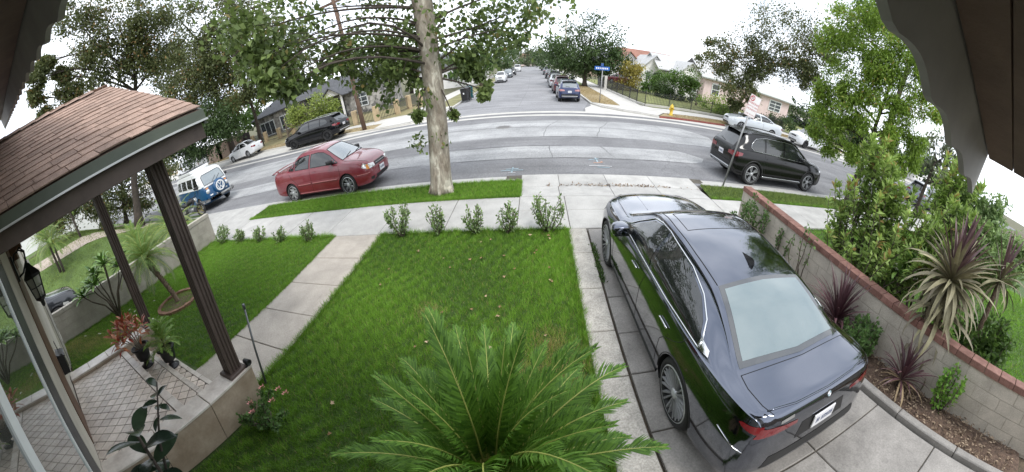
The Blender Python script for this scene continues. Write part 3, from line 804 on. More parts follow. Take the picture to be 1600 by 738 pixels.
for sgn in (1, -1):      # soffit between eave and beam, both sides
    mb = MB(); mb.add([(sgn * 1.40, FY0, EZ - .13 + .16), (sgn * 1.90, FY0, EZ - .12), (sgn * 1.90, YF - .05, EZ - .12), (sgn * 1.40, YF - .05, EZ - .13 + .16)], [(0, 1, 2, 3)])
    mb.build('soffit', m_beam, porch)
mb = MB(); mb.add([(-1.9, 1.56, 3.05), (1.9, 1.56, 3.05), (0, 1.56, 4.07)], [(0, 1, 2)]); mb.add([(-1.9, 1.60, 3.05), (1.9, 1.60, 3.05), (0, 1.60, 4.07)], [(2, 1, 0)])
mb.build('gable_panel', m_beam, porch)

# --------------------------------------------------------------- block walls
m_block = M('block_grey', (0.36, 0.335, 0.285), 0.9, var=0.16, vs=3.0, bump=0.3, bs=70, fine=0.16, fs=60, rnd_var=0.05)
m_block_r = M('block_pale', (0.45, 0.412, 0.35), 0.9, var=0.18, vs=3.0, bump=0.3, bs=70, fine=0.16, fs=60, rnd_var=0.06)
m_mortar = M('mortar', (0.37, 0.34, 0.285), 0.95, var=0.2, vs=6)
m_brick = M('brick_red', (0.21, 0.098, 0.075), 0.85, var=0.25, vs=8, fine=0.25, fs=60, rnd_var=0.14, c2=(0.27, 0.145, 0.115))
def block_wall(name, label, x0, x1, y0, y1, courses, mats, cap=None):
    t = thing(name, label, 'wall', ((x0 + x1) / 2, y0, 0))
    cx_ = (x0 + x1) / 2; h = .2; bl = .4
    mb = MB(); mb.box((x0 + .007 - cx_, .005, -.05), (x1 - .007 - cx_, y1 - y0 - .005, courses * h - .003)); mb.build('core', mats[1], t)
    cache = {}
    for c in range(courses):
        y = y0 - (bl / 2 if c % 2 else 0)
        while y < y1 - .01:
            a, b_ = max(y, y0), min(y + bl, y1)
            if b_ - a > .04:
                key = round(b_ - a, 3)
                if key not in cache:
                    m2 = MB(); m2.box((x0 - cx_, -key / 2 + .005, .005), (x1 - cx_, key / 2 - .005, h - .005)); cache[key] = m2.mesh('block', mats[0])
                obj('block', cache[key], t, ((rnd.uniform(-.0012, .0012)), (a + b_) / 2 - y0, c * h))
            y += bl
    if cap:
        cl, ch, over, mat = cap
        n = int(round((y1 - y0) / cl)); cl = (y1 - y0) / n
        m2 = MB(); m2.bbox((x0 - over - cx_, -cl / 2 + .004, 0), (x1 + over - cx_, cl / 2 - .004, ch), .006); me = m2.mesh('cap', mat)
        for i in range(n):
            o_ = obj('brick' if mat is m_brick else 'cap_block', me, t, (rnd.uniform(-.003, .003), (i + .5) * cl, courses * h + .002), (0, 0, rnd.uniform(-.006, .006)))
    return t
wl = block_wall('block_wall', 'low grey block wall dividing the palm garden from the white driveway', -10.58, -10.38, -.30, 6.06, 4, (m_block, m_mortar), (.4, .11, .012, m_block))
wr = block_wall('block_wall', 'pale block wall with red brick capping beside the dark sedan', 4.57, 4.75, -1.2, 5.87, 4, (m_block_r, m_mortar), (.235, .095, .02, m_brick))
wr.location.x += 0.0

# --------------------------------------------------------------- lantern, mailbox, stake light
m_black = M('black_iron', (0.012, 0.012, 0.013), 0.45, spec=0.4)
lan = thing('wall_lantern', 'black iron wall lantern with glass panes hanging beside the brown door casing', 'lantern', (-4.0, FY0 + .03, 2.2))
lan.scale = (1.0, 1.0, 1.0)
mb = MB(); mb.box((-.055, 0, .30), (.055, .025, .58)); mb.build('back_plate', m_black, lan)
mb = MB(); mb.tube([(0, .02, .34), (0, .09, .36), (0, .17, .46), (0, .19, .56), (0, .15, .62), (0, .1, .58)], .012, 8); mb.tube([(0, .02, .5), (0, .06, .58), (0, .13, .60), (0, .19, .55)], .010, 8); mb.tube([(0, .17, .5), (0, .17, .40)], .01, 8)
mb.build('bracket', m_black, lan)
def frus(mb, y, zs, n=6):
    prof = [(r_, z) for r_, z in zs]
    mb.lathe(prof, n, o=(0, y, 0), smooth=False)
mb = MB(); frus(mb, .17, [(.0, .44), (.03, .42), (.045, .39), (.12, .30), (.125, .275), (.0, .275)]); mb.build('hood', m_black, lan)
mb = MB()
for k in range(6):
    th = k * math.pi / 3
    mb.tube([(.11 * math.cos(th), .17 + .11 * math.sin(th), .28), (.07 * math.cos(th), .17 + .07 * math.sin(th), .04)], .008, 5)
    th2 = th + math.pi / 3
    for r_, z in ((.108, .27), (.09, .16), (.072, .045)):
        mb.tube([(r_ * math.cos(th), .17 + r_ * math.sin(th), z), (r_ * math.cos(th2), .17 + r_ * math.sin(th2), z)], .006, 5)
frus(mb, .17, [(.0, .05), (.078, .05), (.075, .03), (.03, .0), (.025, -.05), (.0, -.07)])
mb.build('frame', m_black, lan)
m_lglass, nt, b = new_mat('lantern_glass'); b.inputs['Base Color'].default_value = (0.42, 0.42, 0.38, 1); b.inputs['Roughness'].default_value = 0.15
b.inputs['Transmission Weight'].default_value = 0.55
mb = MB(); frus(mb, .17, [(.105, .275), (.068, .045)]); mb.build('glass', m_lglass, lan)
mb = MB(); mb.tube([(0, .17, .05), (0, .17, .17)], .014, 8); mb.build('candle_bulb', m_white_trim, lan)
mail = thing('mailbox', 'small black mailbox fixed low on the cream wall beyond the door casing', 'mailbox', (-5.35, FY0 + .005, .95))
mb = MB(); mb.bbox((-.19, 0, 0), (.19, .11, .30), .02); mb.build('box', m_black, mail)
mb = MB(); mb.add([(-.195, .0, .315), (.195, 0, .315), (.195, .13, .27), (-.195, .13, .27), (-.195, .0, .30), (.195, 0, .30), (.195, .13, .255), (-.195, .13, .255)], [(0, 1, 2, 3), (7, 6, 5, 4), (2, 1, 5, 6), (3, 2, 6, 7), (0, 3, 7, 4)])
mb.build('lid', m_black, mail)
mb = MB(); mb.tube([(-.12, .05, .3), (-.12, .04, .45)], .006, 5); mb.build('flag_stem', m_black, mail)
stake = thing('stake_light', 'thin grey metal stake standing by the foot of the near porch post', 'stake', (-3.30, 1.86, 0))
m_steel = M('grey_steel', (0.15, 0.155, 0.16), 0.45, metal=0.6, var=0.2, vs=8)
mb = MB(); mb.tube([(0, 0, 0), (-.10, .10, .45), (-.16, .2, .92)], [.016, .014, .014], 8); mb.build('shaft', m_steel, stake)
mb = MB(); mb.lathe([(0, .0), (.02, 0), (.022, .05), (.018, .06), (0, .06)], 10); mb.build('tip', m_steel, stake, (-.16, .2, .91))
spot = thing('spotlight', 'small black spotlight on the tiled plinth corner beside the near post', 'spotlight', (-3.13, 1.60, .527))
mb = MB(); mb.lathe([(0, 0), (.035, 0), (.035, .012), (0.01, .015), (0.01, .04), (0, .04)], 12); mb.build('foot', m_black, spot)
mb = MB(); mb.lathe([(0, -.05), (.028, -.05), (.036, .05), (.03, .045), (0, .04)], 12, axis='X'); mb.build('head', m_black, spot, (0.02, 0.02, .05))
# ================================================================ CARS
def paint(name, c, metal=0.0, rough=0.35, flake=0.0, coat=1.0, dust=0.0, spec=0.5):
    m, nt, b = new_mat(name)
    b.inputs['Metallic'].default_value = metal; b.inputs['Roughness'].default_value = rough
    b.inputs['Coat Weight'].default_value = coat; b.inputs['Coat Roughness'].default_value = 0.012; b.inputs['Coat IOR'].default_value = 1.5
    b.inputs['Specular IOR Level'].default_value = spec
    if dust:
        f = tnoise(nt, opos(nt), 3, 5); cr = ramp(nt, [(.4, c), (.8, tuple(lerp(x, .5, dust) for x in c))]); nt.links.new(f, cr.inputs[0]); nt.links.new(cr.outputs[0], b.inputs['Base Color'])
    else: b.inputs['Base Color'].default_value = (*c, 1)
    return m
m_cglass = glass_mat('car_glass', (0.008, 0.010, 0.010), 0.015)
m_cglass_light = glass_mat('car_glass_light', (0.07, 0.085, 0.09), 0.16)
m_chrome = M('chrome', (0.62, 0.63, 0.64), 0.12, metal=1.0)
m_silver = M('rim_silver', (0.46, 0.47, 0.48), 0.3, metal=0.35, var=0.1, vs=6, obj_co=True)
m_rimdark = M('rim_dark', (0.006, 0.006, 0.007), 0.6)
m_tyre = M('tyre', (0.018, 0.018, 0.018), 0.8, var=0.25, vs=6, obj_co=True)
m_plastic = M('black_plastic', (0.016, 0.016, 0.017), 0.5, spec=0.4)
m_well = M('wheel_well', (0.008, 0.008, 0.008), 0.95)
m_red = M('tail_red', (0.17, 0.005, 0.010), 0.15, coat=1.0)
m_redpale = M('tail_pale', (0.42, 0.20, 0.20), 0.2, coat=1.0)
m_amber = M('amber', (0.65, 0.25, 0.05), 0.2, coat=1.0)
m_lamp = M('lamp_clear', (0.55, 0.56, 0.55), 0.08, metal=0.4, coat=1.0)
m_plate = M('plate_white', (0.68, 0.68, 0.70), 0.5)
m_plate_ink = M('plate_ink', (0.05, 0.07, 0.16), 0.6)

def ccr(pts, sub):
    """Catmull-Rom through a list of 2-D points."""
    o_ = []; n = len(pts)
    for i in range(n - 1):
        p0, p1, p2, p3 = pts[max(0, i-1)], pts[i], pts[i+1], pts[min(n-1, i+2)]
        for k in range(sub):
            t = k / sub
            o_.append(tuple(0.5 * (2*p1[d] + (p2[d]-p0[d])*t + (2*p0[d]-5*p1[d]+4*p2[d]-p3[d])*t*t + (3*p1[d]-p0[d]-3*p2[d]+p3[d])*t**3) for d in (0, 1)))
    o_.append(pts[-1]); return o_

class Car:
    def __init__(s, name, label, sp, mats, loc, rz, scale=1.0, group=None):
        s.sp = sp; s.root = thing(name, label, sp.get('cat', 'car'), loc, rz, group, scale)
        s.paint = mats
        s.make_body()
    def half(s, x):
        sp = s.sp
        zb, zs, w_, ws, wt, zt = (spl(sp[k], x) for k in ('zb', 'zs', 'w', 'ws', 'wt', 'zt'))
        cr = spl(sp['cr'], x) if 'cr' in sp else .035
        ze = zt - cr
        up_ = max(ze - zs, 0.004)
        h = zs - zb
        lower = [(0, zb), (w_ * .6, zb), (w_ - .07, zb + .01), (w_ - .02, zb + .08 * min(1, h / .5)), (w_, zb + .38 * h), (w_ - .008, zb + .70 * h), (lerp(w_, ws, .55), zb + .90 * h), (ws, zs)]
        k = sp.get('round', .05)
        upper = [(ws, zs), (lerp(ws, wt, .06) - .006, zs + .06 * up_), (lerp(ws, wt, .48) + .012, zs + .5 * up_), (wt + .006, ze - .10 * up_), (wt - .03, ze + cr * .22), (wt * .72, ze + cr * .62), (wt * .38, ze + cr * .92), (0, zt)]
        return ccr(lower, 3) + ccr(upper, 3)[1:]
    def make_body(s):
        sp = s.sp; x0, x1 = sp['x0'], sp['x1']
        L_ = x1 - x0; n = sp.get('n', 64)
        xs = []
        for i in range(n + 1):
            t = i / n
            t = t + .16 * math.sin(2 * math.pi * t) / (2 * math.pi) * -1 if False else t
            xs.append(t)
        # denser at the ends
        xs = [x0 + L_ * (0.5 - 0.5 * math.cos(math.pi * t)) * .45 + L_ * t * .55 for t in xs]
        secs = [s.half(x) for x in xs]
        k = len(secs[0])
        mb = MB(); ring = 2 * k - 2
        for x, h in zip(xs, secs):
            pts = h + [(-y, z) for y, z in h[-2:0:-1]]
            mb.v += [(x, y, z) for y, z in pts]
        for i in range(n):
            for j in range(ring):
                j2 = (j + 1) % ring
                a, b_ = i * ring, (i + 1) * ring
                mb.f.append([a + j, b_ + j, b_ + j2, a + j2]); mb.m.append(0); mb.sm.append(True)
        mb.f.append([j for j in range(ring)]); mb.m.append(0); mb.sm.append(True)
        mb.f.append([n * ring + j for j in range(ring - 1, -1, -1)]); mb.m.append(0); mb.sm.append(True)
        # two-tone: faces above the split line
        if 'split' in sp:
            for q, f in enumerate(mb.f):
                c = [sum(mb.v[i][d] for i in f) / len(f) for d in range(3)]
                if c[2] > spl(sp['split'], c[0]): mb.m[q] = 2
        me = mb.mesh('body', [s.paint, m_well] + sp.get('extra', []))
        bm = bmesh.new(); bm.from_mesh(me); bmesh.ops.recalc_face_normals(bm, faces=bm.faces[:])
        s.bvh = BVHTree.FromBMesh(bm); bm.to_mesh(me); bm.free()
        tmp = bpy.data.objects.new('body', me); COL.objects.link(tmp)
        cut = MB(); Rw = sp['R'] * sp.get('arch', 1.1)
        for wx in (sp['wf'], sp['wr']):
            for sg in (1, -1):
                wv = spl(sp['w'], wx); ya, yb = sorted((sg * (wv - .30), sg * (wv + .25)))
                b0 = len(cut.v); nn = 28
                for y in (ya, yb):
                    for q in range(nn):
                        th = 2 * math.pi * q / nn; cut.v.append((wx + Rw * math.cos(th), y, sp['R'] + Rw * math.sin(th)))
                for q in range(nn):
                    q2 = (q + 1) % nn; cut.f.append([b0 + q, b0 + nn + q, b0 + nn + q2, b0 + q2]); cut.m.append(0); cut.sm.append(True)
                cut.f.append([b0 + q for q in range(nn)]); cut.f.append([b0 + nn + q for q in range(nn - 1, -1, -1)]); cut.m += [0, 0]; cut.sm += [False, False]
        cme = cut.mesh('cutter', [m_well])
        bm = bmesh.new(); bm.from_mesh(cme); bmesh.ops.recalc_face_normals(bm, faces=bm.faces[:]); bm.to_mesh(cme); bm.free()
        co_ = bpy.data.objects.new('cutter', cme); COL.objects.link(co_)
        md = tmp.modifiers.new('b', 'BOOLEAN'); md.operation = 'DIFFERENCE'; md.solver = 'EXACT'; md.object = co_
        try: md.material_mode = 'TRANSFER'
        except Exception: pass
        dg = bpy.context.evaluated_depsgraph_get()
        res = bpy.data.meshes.new_from_object(tmp.evaluated_get(dg))
        bpy.data.objects.remove(tmp); bpy.data.objects.remove(co_)
        for p in res.polygons: p.use_smooth = True
        try: res.set_sharp_from_angle(angle=R(38))
        except Exception: pass
        s.body = obj('body', res, s.root)
    def hit(s, axis, a, b_):
        if axis == 'L': o_, d = (a, 3, b_), (0, -1, 0)
        elif axis == 'R': o_, d = (a, -3, b_), (0, 1, 0)
        elif axis == 'T': o_, d = (a, b_, 4), (0, 0, -1)
        elif axis == 'F': o_, d = (6, a, b_), (-1, 0, 0)
        else: o_, d = (-6, a, b_), (1, 0, 0)
        p, nrm, _, _ = s.bvh.ray_cast(Vector(o_), Vector(d))
        if p is None: return None
        if nrm.dot(Vector(d)) > 0: nrm = -nrm
        return p, nrm
    def patch(s, name, mat, axis, poly, off_=.004, d=.07, parent=None, rim=None, rimw=.012, rimname='trim', smooth_poly=0):
        if smooth_poly:
            pc = list(poly) + [poly[0]]; poly = ccr(pc, smooth_poly)[:-1]
        bd = []
        for p, q in zip(poly, list(poly[1:]) + [poly[0]]):
            n = max(1, int(math.hypot(q[0] - p[0], q[1] - p[1]) / d))
            for i in range(n): bd.append((lerp(p[0], q[0], i / n), lerp(p[1], q[1], i / n)))
        nb = len(bd); pts = [Vector(p) for p in bd]
        xa, xb = min(p[0] for p in bd), max(p[0] for p in bd); ya, yb = min(p[1] for p in bd), max(p[1] for p in bd)
        def inside(x, y):
            c = False; j = nb - 1
            for i in range(nb):
                if (bd[i][1] > y) != (bd[j][1] > y) and x < (bd[j][0] - bd[i][0]) * (y - bd[i][1]) / (bd[j][1] - bd[i][1] + 1e-12) + bd[i][0]: c = not c
                j = i
            return c
        nx, ny = int((xb - xa) / d), int((yb - ya) / d)
        for i in range(1, nx + 1):
            for j in range(1, ny + 1):
                x, y = xa + (xb - xa) * i / (nx + 1), ya + (yb - ya) * j / (ny + 1)
                if inside(x, y) and min((x - p[0]) ** 2 + (y - p[1]) ** 2 for p in bd) > (d * .35) ** 2: pts.append(Vector((x, y)))
        v2, _, f2, *_ = delaunay_2d_cdt(pts, [], [list(range(nb))], 1, 1e-6)
        V = []; ok = []
        for p in v2:
            h = s.hit(axis, p.x, p.y); ok.append(h is not None)
            V.append(h[0] + h[1] * off_ if h else Vector((0, 0, 0)))
        F = [f for f in f2 if all(ok[i] for i in f)]
        if not F: return None
        mb = MB()
        tgt = {'L': (0, 1, 0), 'R': (0, -1, 0), 'T': (0, 0, 1), 'F': (1, 0, 0), 'B': (-1, 0, 0)}[axis]
        FF = []
        for f in F:
            nn = (V[f[1]] - V[f[0]]).cross(V[f[2]] - V[f[0]])
            FF.append(tuple(f) if nn.dot(Vector(tgt)) > 0 else tuple(reversed(f)))
        mb.add(V, FF, 0, True)
        o_ = mb.build(name, mat, parent or s.root)
        if rim:
            cl = [s.hit(axis, p[0], p[1]) for p in bd]; cl = [h[0] + h[1] * (off_ + .002) for h in cl if h]
            m2 = MB(); m2.tube(cl + [cl[0], cl[1]], rimw / 2, 5, cap=False); m2.build(rimname, rim, s.root)
        return o_
    def line(s, name, mat, axis, pts, wd=.008, off_=.002, n=24, parent=None):
        q = []
        for a, b_ in zip(pts, pts[1:]):
            k = max(2, int(math.hypot(b_[0] - a[0], b_[1] - a[1]) / .05))
            for i in range(k): q.append((lerp(a[0], b_[0], i / k), lerp(a[1], b_[1], i / k)))
        q.append(pts[-1])
        cl = [s.hit(axis, *p) for p in q]; cl = [h[0] + h[1] * off_ for h in cl if h]
        if len(cl) < 2: return None
        mb = MB(); mb.tube(cl, wd / 2, 5); return mb.build(name, mat, parent or s.root)
    def wheels(s, style='multi', n=10, rim=None, two=None):
        sp = s.sp; Rr = sp['R']; key = (style, round(Rr, 3), n, id(rim))
        wd = sp.get('tw', .215)
        if not hasattr(Car, 'cache'): Car.cache = {}
        if key not in Car.cache:
            hw = wd / 2; rr = Rr * (.76 if style == 'multi' else .71)
            mb = MB(); mb.lathe([(rr, -hw + .02), (Rr * .86, -hw), (Rr * .96, -hw + .015), (Rr, -hw + .045), (Rr, hw - .045), (Rr * .96, hw - .015), (Rr * .86, hw), (rr + .01, hw - .015), (rr, hw - .03)], 36, axis='Y')
            ty = mb.mesh('tyre', m_tyre)
            mb = MB(); mb.lathe([(rr + .012, hw - .012), (rr - .004, hw - .004), (rr - .03, hw - .02), (rr - .035, -hw + .05), (0, -hw + .05)], 36, axis='Y', m=1)
            mb.lathe([(rr + .012, hw - .012), (rr + .002, hw - .002), (rr - .012, hw - .014)], 36, axis='Y', m=0)
            mb.lathe([(0, hw - .012), (.035, hw - .014), (.06, hw - .03), (.07, hw - .08)], 16, axis='Y', m=0)
            def spoke(th, w0, w1, y0, y1, m=0, r0=.045, r1=None):
                r1 = r1 or rr - .015; c, sn = math.cos(th), math.sin(th)
                vs = []
                for r_, ww, y in ((r0, w0, y0), (r1, w1, y1)):
                    for sx, dy in ((-1, -.04), (-.7, 0), (.7, 0), (1, -.04)):
                        px, pz = r_, sx * ww / 2; vs.append((px * c - pz * sn, y + dy, px * sn + pz * c))
                mb.add(vs, [(0, 1, 5, 4), (1, 2, 6, 5), (2, 3, 7, 6)], m)
                mb.add(vs, [(4, 5, 1, 0), (5, 6, 2, 1), (6, 7, 3, 2)], m)
            if style == 'multi':
                for i in range(n):
                    th = 2 * math.pi * i / n
                    spoke(th - .13, .012, .030, hw - .03, hw - .008); spoke(th + .13, .012, .030, hw - .03, hw - .008)
            elif style == 'five':
                for i in range(n): spoke(2 * math.pi * i / n, .07, .075, hw - .025, hw - .02)
            elif style == 'y':
                for i in range(n):
                    th = 2 * math.pi * i / n
                    spoke(th, .05, .04, hw - .02, hw - .03, r1=rr * .6); spoke(th - .16, .035, .05, hw - .03, hw - .012, r0=rr * .45); spoke(th + .16, .035, .05, hw - .03, hw - .012, r0=rr * .45)
            rm = mb.mesh('rim', [rim or m_silver, m_rimdark])
            Car.cache[key] = (ty, rm)
        ty, rm = Car.cache[key]
        for wx in (sp['wf'], sp['wr']):
            for sg in (1, -1):
                y = sg * (spl(sp['w'], wx) - wd / 2 - .012)
                o_ = obj('wheel', ty, s.root, (wx, y, Rr), (0, rnd.uniform(0, 1), 0 if sg > 0 else math.pi))
                obj('rim', rm, o_)
    def mirror_side(s, name, mat, poly, **k):
        for ax in ('L', 'R'): s.patch(name, mat, ax, poly, **k)
    def mirrors(s, x, z, mat, size=1.0):
        for sg in (1, -1):
            h = s.hit('L' if sg > 0 else 'R', x, z - .06)
            y = abs(h[0].y) if h else .8
            mb = MB(); c = Vector((x, sg * (y + .13), z))
            def fn(u, v):
                th, ph = u * 2 * math.pi, (v - .5) * math.pi
                a, b_, d = math.cos(ph) * math.cos(th), math.cos(ph) * math.sin(th), math.sin(ph)
                f = lambda t: math.copysign(abs(t) ** .6, t)
                return (f(a) * .09 * size + (.03 if a > 0 else 0) * (1 - abs(b_)), f(b_) * .115 * size, f(d) * .068 * size)
            mb.grid(lambda u, v: fn(u if sg > 0 else u, v), 16, 10)
            o_ = mb.build('mirror', mat, s.root, tuple(c))
            m2 = MB(); m2.box((-.085 * size, -.09 * size, -.05 * size), (-.078 * size, .09 * size, .05 * size)); m2.build('mirror_glass', m_cglass, o_)
            m3 = MB(); m3.tube([(0, 0, -.03), (0.02, -sg * .14, -.06)], [.03, .04], 6); m3.build('mirror_arm', m_plastic, o_)
    def plate(s, end, z, y=0.0, w_=.30, h=.15):
        ax = 'F' if end > 0 else 'B'
        hh = s.hit(ax, y, z)
        if not hh: return
        x = hh[0].x + end * .015
        n = hh[1]; a = math.atan2(n.z, abs(n.x))
        mb = MB(); mb.bbox((-w_ / 2, -h / 2, 0), (w_ / 2, h / 2, .012), .004)
        o_ = mb.build('license_plate', m_plate, s.root, (x, y, z))
        o_.rotation_euler = Euler((math.pi / 2 - a * 0, 0, math.pi / 2 * (1 if end > 0 else -1)))
        mb = MB()
        for i in range(7):
            if i == 1: mb.box((-w_ * .36 + i * w_ * .11, -h * .18, .0125), (-w_ * .36 + i * w_ * .11 + w_ * .03, h * .18, .0135))
            else:
                cx_ = -w_ * .36 + i * w_ * .115
                mb.box((cx_, -h * .2, .0125), (cx_ + w_ * .025, h * .2, .0135)); mb.box((cx_ + w_ * .055, -h * .2, .0125), (cx_ + w_ * .08, h * .2, .0135))
                mb.box((cx_ + w_ * .025, h * (.1 if i % 2 else -.02), .0125), (cx_ + w_ * .055, h * (.2 if i % 2 else .06), .0135))
        tag(mb.build('plate_print', m_plate_ink, o_), kind='stuff')

S5 = dict(x0=-2.69, x1=2.37, wf=1.4975, wr=-1.4975, R=.355, tw=.25, arch=1.09, n=84,
    zt=[(-2.69,.58),(-2.68,.80),(-2.655,.96),(-2.61,1.06),(-2.50,1.10),(-2.25,1.115),(-2.02,1.13),(-1.86,1.165),(-1.60,1.275),(-1.35,1.375),(-1.1,1.44),(-.75,1.49),(-.35,1.515),(0,1.51),(.2,1.49),(.42,1.435),(.8,1.255),(1.12,1.095),(1.25,1.065),(1.8,1.00),(2.15,.93),(2.29,.83),(2.35,.70),(2.37,.58)],
    zs=[(-2.69,.50),(-2.67,.74),(-2.62,.93),(-2.5,1.03),(-2.1,1.05),(-1.6,1.03),(-1,1.005),(0,.985),(1,.965),(1.5,.94),(1.9,.88),(2.15,.80),(2.3,.68),(2.37,.5)],
    w=[(-2.69,.60),(-2.66,.72),(-2.58,.83),(-2.4,.90),(-2.0,.945),(-1.5,.955),(-.8,.94),(0,.935),(1,.94),(1.5,.95),(1.9,.92),(2.15,.84),(2.3,.70),(2.37,.52)],
    ws=[(-2.69,.52),(-2.66,.66),(-2.58,.76),(-2.4,.82),(-2,.86),(-1.5,.885),(-.8,.885),(0,.88),(1,.87),(1.5,.86),(1.9,.82),(2.15,.74),(2.3,.60),(2.37,.45)],
    wt=[(-2.69,.45),(-2.6,.66),(-2.4,.73),(-2.1,.73),(-1.85,.69),(-1.5,.63),(-1.0,.59),(0,.60),(.3,.585),(.75,.65),(1.12,.74),(1.5,.75),(1.9,.70),(2.15,.62),(2.3,.5),(2.37,.4)],
    zb=[(-2.69,.42),(-2.6,.33),(-2.3,.24),(-1.8,.19),(0,.17),(1.8,.18),(2.1,.21),(2.3,.27),(2.37,.36)],
    cr=[(-2.69,.02),(-2.4,.03),(-1.8,.04),(-.8,.045),(0,.045),(.6,.05),(1.3,.05),(2,.05),(2.37,.03)])

def tail_trim(c, x, z0, z1, y0, y1, mat, side_len=.25, name='taillight'):
    for sg in (1, -1):
        o_ = c.patch(name, mat, 'B', [(sg * y0, z0), (sg * y1, z0), (sg * y1, z1), (sg * y0, z1)], d=.05)
def build_sedan_main():
    pm = paint('graphite_paint', (0.095, 0.108, 0.142), metal=1.0, rough=0.10)
    c = Car('parked_car', 'dark graphite sedan parked on the driveway seen from behind and above', S5, pm, (2.09, 3.33, -.004), math.pi / 2 + R(1.8), (.925, .985, .90))
    belt = lambda x: spl(S5['zs'], x) + .028
    fw = [(.92, belt(.92) - .01), (.4, belt(.4)), (-.23, belt(-.23)), (-.18, 1.425), (.02, 1.415), (.28, 1.36), (.58, 1.20)]
    rw = [(-.31, belt(-.31)), (-.8, belt(-.8)), (-1.25, belt(-1.2)), (-1.48, belt(-1.45) + .03), (-1.46, 1.13), (-1.33, 1.215), (-1.1, 1.305), (-.8, 1.375), (-.25, 1.425)]
    for ax in ('L', 'R'):
        c.patch('window', m_cglass, ax, fw, .003, .06); c.patch('window', m_cglass, ax, rw, .003, .06)
        out_ = [(.98, belt(.98) - .02), (.4, belt(.4) - .012), (-.8, belt(-.8) - .012), (-1.50, belt(-1.45) + .01), (-1.49, 1.135), (-1.35, 1.235), (-1.1, 1.325), (-.8, 1.393), (-.2, 1.440), (.05, 1.430), (.31, 1.372), (.62, 1.205), (.98, belt(.98) - .02)]
        c.line('chrome_trim', m_chrome, ax, out_[:5], .022, .004); c.line('chrome_trim', m_chrome, ax, out_[4:], .018, .004)
        c.patch('pillar_badge', m_chrome, ax, [(-1.46, belt(-1.46) + .0), (-1.66, belt(-1.6) + .03), (-1.62, 1.13), (-1.46, 1.15)], .006, .04)
        c.line('door_gap', m_well, ax, [(.95, .96), (1.02, .75), (1.0, .45), (.9, .28)], .009, -.001)
        c.line('door_gap', m_well, ax, [(-.26, 1.0), (-.27, .7), (-.22, .3)], .009, -.001)
        c.line('door_gap', m_well, ax, [(-1.33, 1.02), (-1.22, .85), (-1.04, .66), (-.98, .32)], .009, -.001)
        c.line('sill', m_plastic, ax, [(1.05, .235), (-1.05, .235)], .05, -.01)
        for hx in (-.03, -1.05):
            c.line('door_handle', m_chrome, ax, [(hx, .865), (hx + .10, .862), (hx + .19, .856)], .022, .016)
        c.patch('headlight', m_lamp, ax, [(2.18, .68), (1.98, .75), (1.86, .80), (1.95, .72)], .004, .04)
        c.patch('taillight', m_red, ax, [(-2.62, .90), (-2.42, .945), (-2.38, .96), (-2.42, .975), (-2.60, .975)], .005, .04)
        c.line('side_reflector', m_chrome, ax, [(-2.56, .70), (-2.20, .78)], .01, .003)
        c.line('arch_lip', m_plastic, ax, [(S5['wr'] + .40 * math.cos(t), .355 + .40 * math.sin(t)) for t in [math.pi * k / 16 for k in range(0, 17)]], .012, .001)
        c.line('arch_lip', m_plastic, ax, [(S5['wf'] + .40 * math.cos(t), .355 + .40 * math.sin(t)) for t in [math.pi * k / 16 for k in range(0, 17)]], .012, .001)
    c.patch('windshield', m_cglass, 'T', [(.36, -.50), (.36, .50), (.8, .60), (1.08, .68), (1.13, .0), (1.08, -.68), (.8, -.60)], .003, .07)
    c.patch('rear_window_surround', glass_mat('glass_border', (0.02, 0.021, 0.024), 0.05, 0.03), 'T', [(-1.13, -.515), (-1.10, 0), (-1.13, .515), (-1.45, .56), (-1.90, .64), (-1.96, 0), (-1.90, -.64), (-1.45, -.56)], .002, .07)
    m_rwin = glass_mat('rear_glass', (0.085, 0.125, 0.13), 0.10)
    c.patch('rear_window', m_rwin, 'T', [(-1.18, -.47), (-1.155, 0), (-1.18, .47), (-1.5, .52), (-1.845, .585), (-1.90, 0), (-1.845, -.585), (-1.5, -.52)], .004, .07)
    # sunroof glass and its gap, roof rails gap, bonnet and boot shut lines
    c.line('sunroof_gap', m_well, 'T', [(.20, -.43), (.24, 0), (.20, .43), (-.30, .44), (-.30, -.44), (.20, -.43)], .008, .0)
    for sg in (1, -1):
        c.line('roof_gap', m_well, 'T', [(.30, sg * .525), (-.2, sg * .54), (-.7, sg * .535), (-1.12, sg * .52)], .010, .0)
        c.line('bonnet_gap', m_well, 'T', [(1.12, sg * .76), (1.7, sg * .72), (2.1, sg * .60), (2.24, sg * .48)], .009, .0)
        c.line('bonnet_crease', pm, 'T', [(1.25, sg * .38), (1.8, sg * .34), (2.2, sg * .28)], .012, -.002)
        c.line('boot_gap', m_well, 'T', [(-1.96, sg * .66), (-2.15, sg * .68), (-2.42, sg * .67), (-2.58, sg * .64)], .009, .0)
    c.line('bonnet_gap', m_well, 'T', [(2.26, -.48), (2.29, 0), (2.26, .48)], .009, .0)
    c.line('boot_gap', m_well, 'T', [(-1.96, -.66), (-2.01, 0), (-1.96, .66)], .010, .0)
    c.line('boot_lip', pm, 'T', [(-2.50, -.66), (-2.57, -.4), (-2.59, 0), (-2.57, .4), (-2.50, .66)], .03, .0)
    for ax_y in (1, -1):
        c.patch('taillight', m_red, 'B', [(ax_y * .80, .865), (ax_y * .75, .955), (ax_y * .38, .915), (ax_y * .38, .875)], .005, .04)
    c.patch('bumper_lower', m_plastic, 'B', [(-.66, .45), (.66, .45), (.60, .58), (-.60, .58)], .004, .06)
    c.patch('plate_recess', m_plastic, 'B', [(-.34, .66), (.34, .66), (.30, .84), (-.30, .84)], .003, .06)
    c.patch('grille', m_plastic, 'F', [(-.42, .45), (.42, .45), (.40, .70), (-.40, .70)], .004, .05)
    c.plate(-1, .76); c.plate(1, .45)
    c.mirrors(.66, 1.06, pm, 1.08)
    c.wheels('multi', 10)
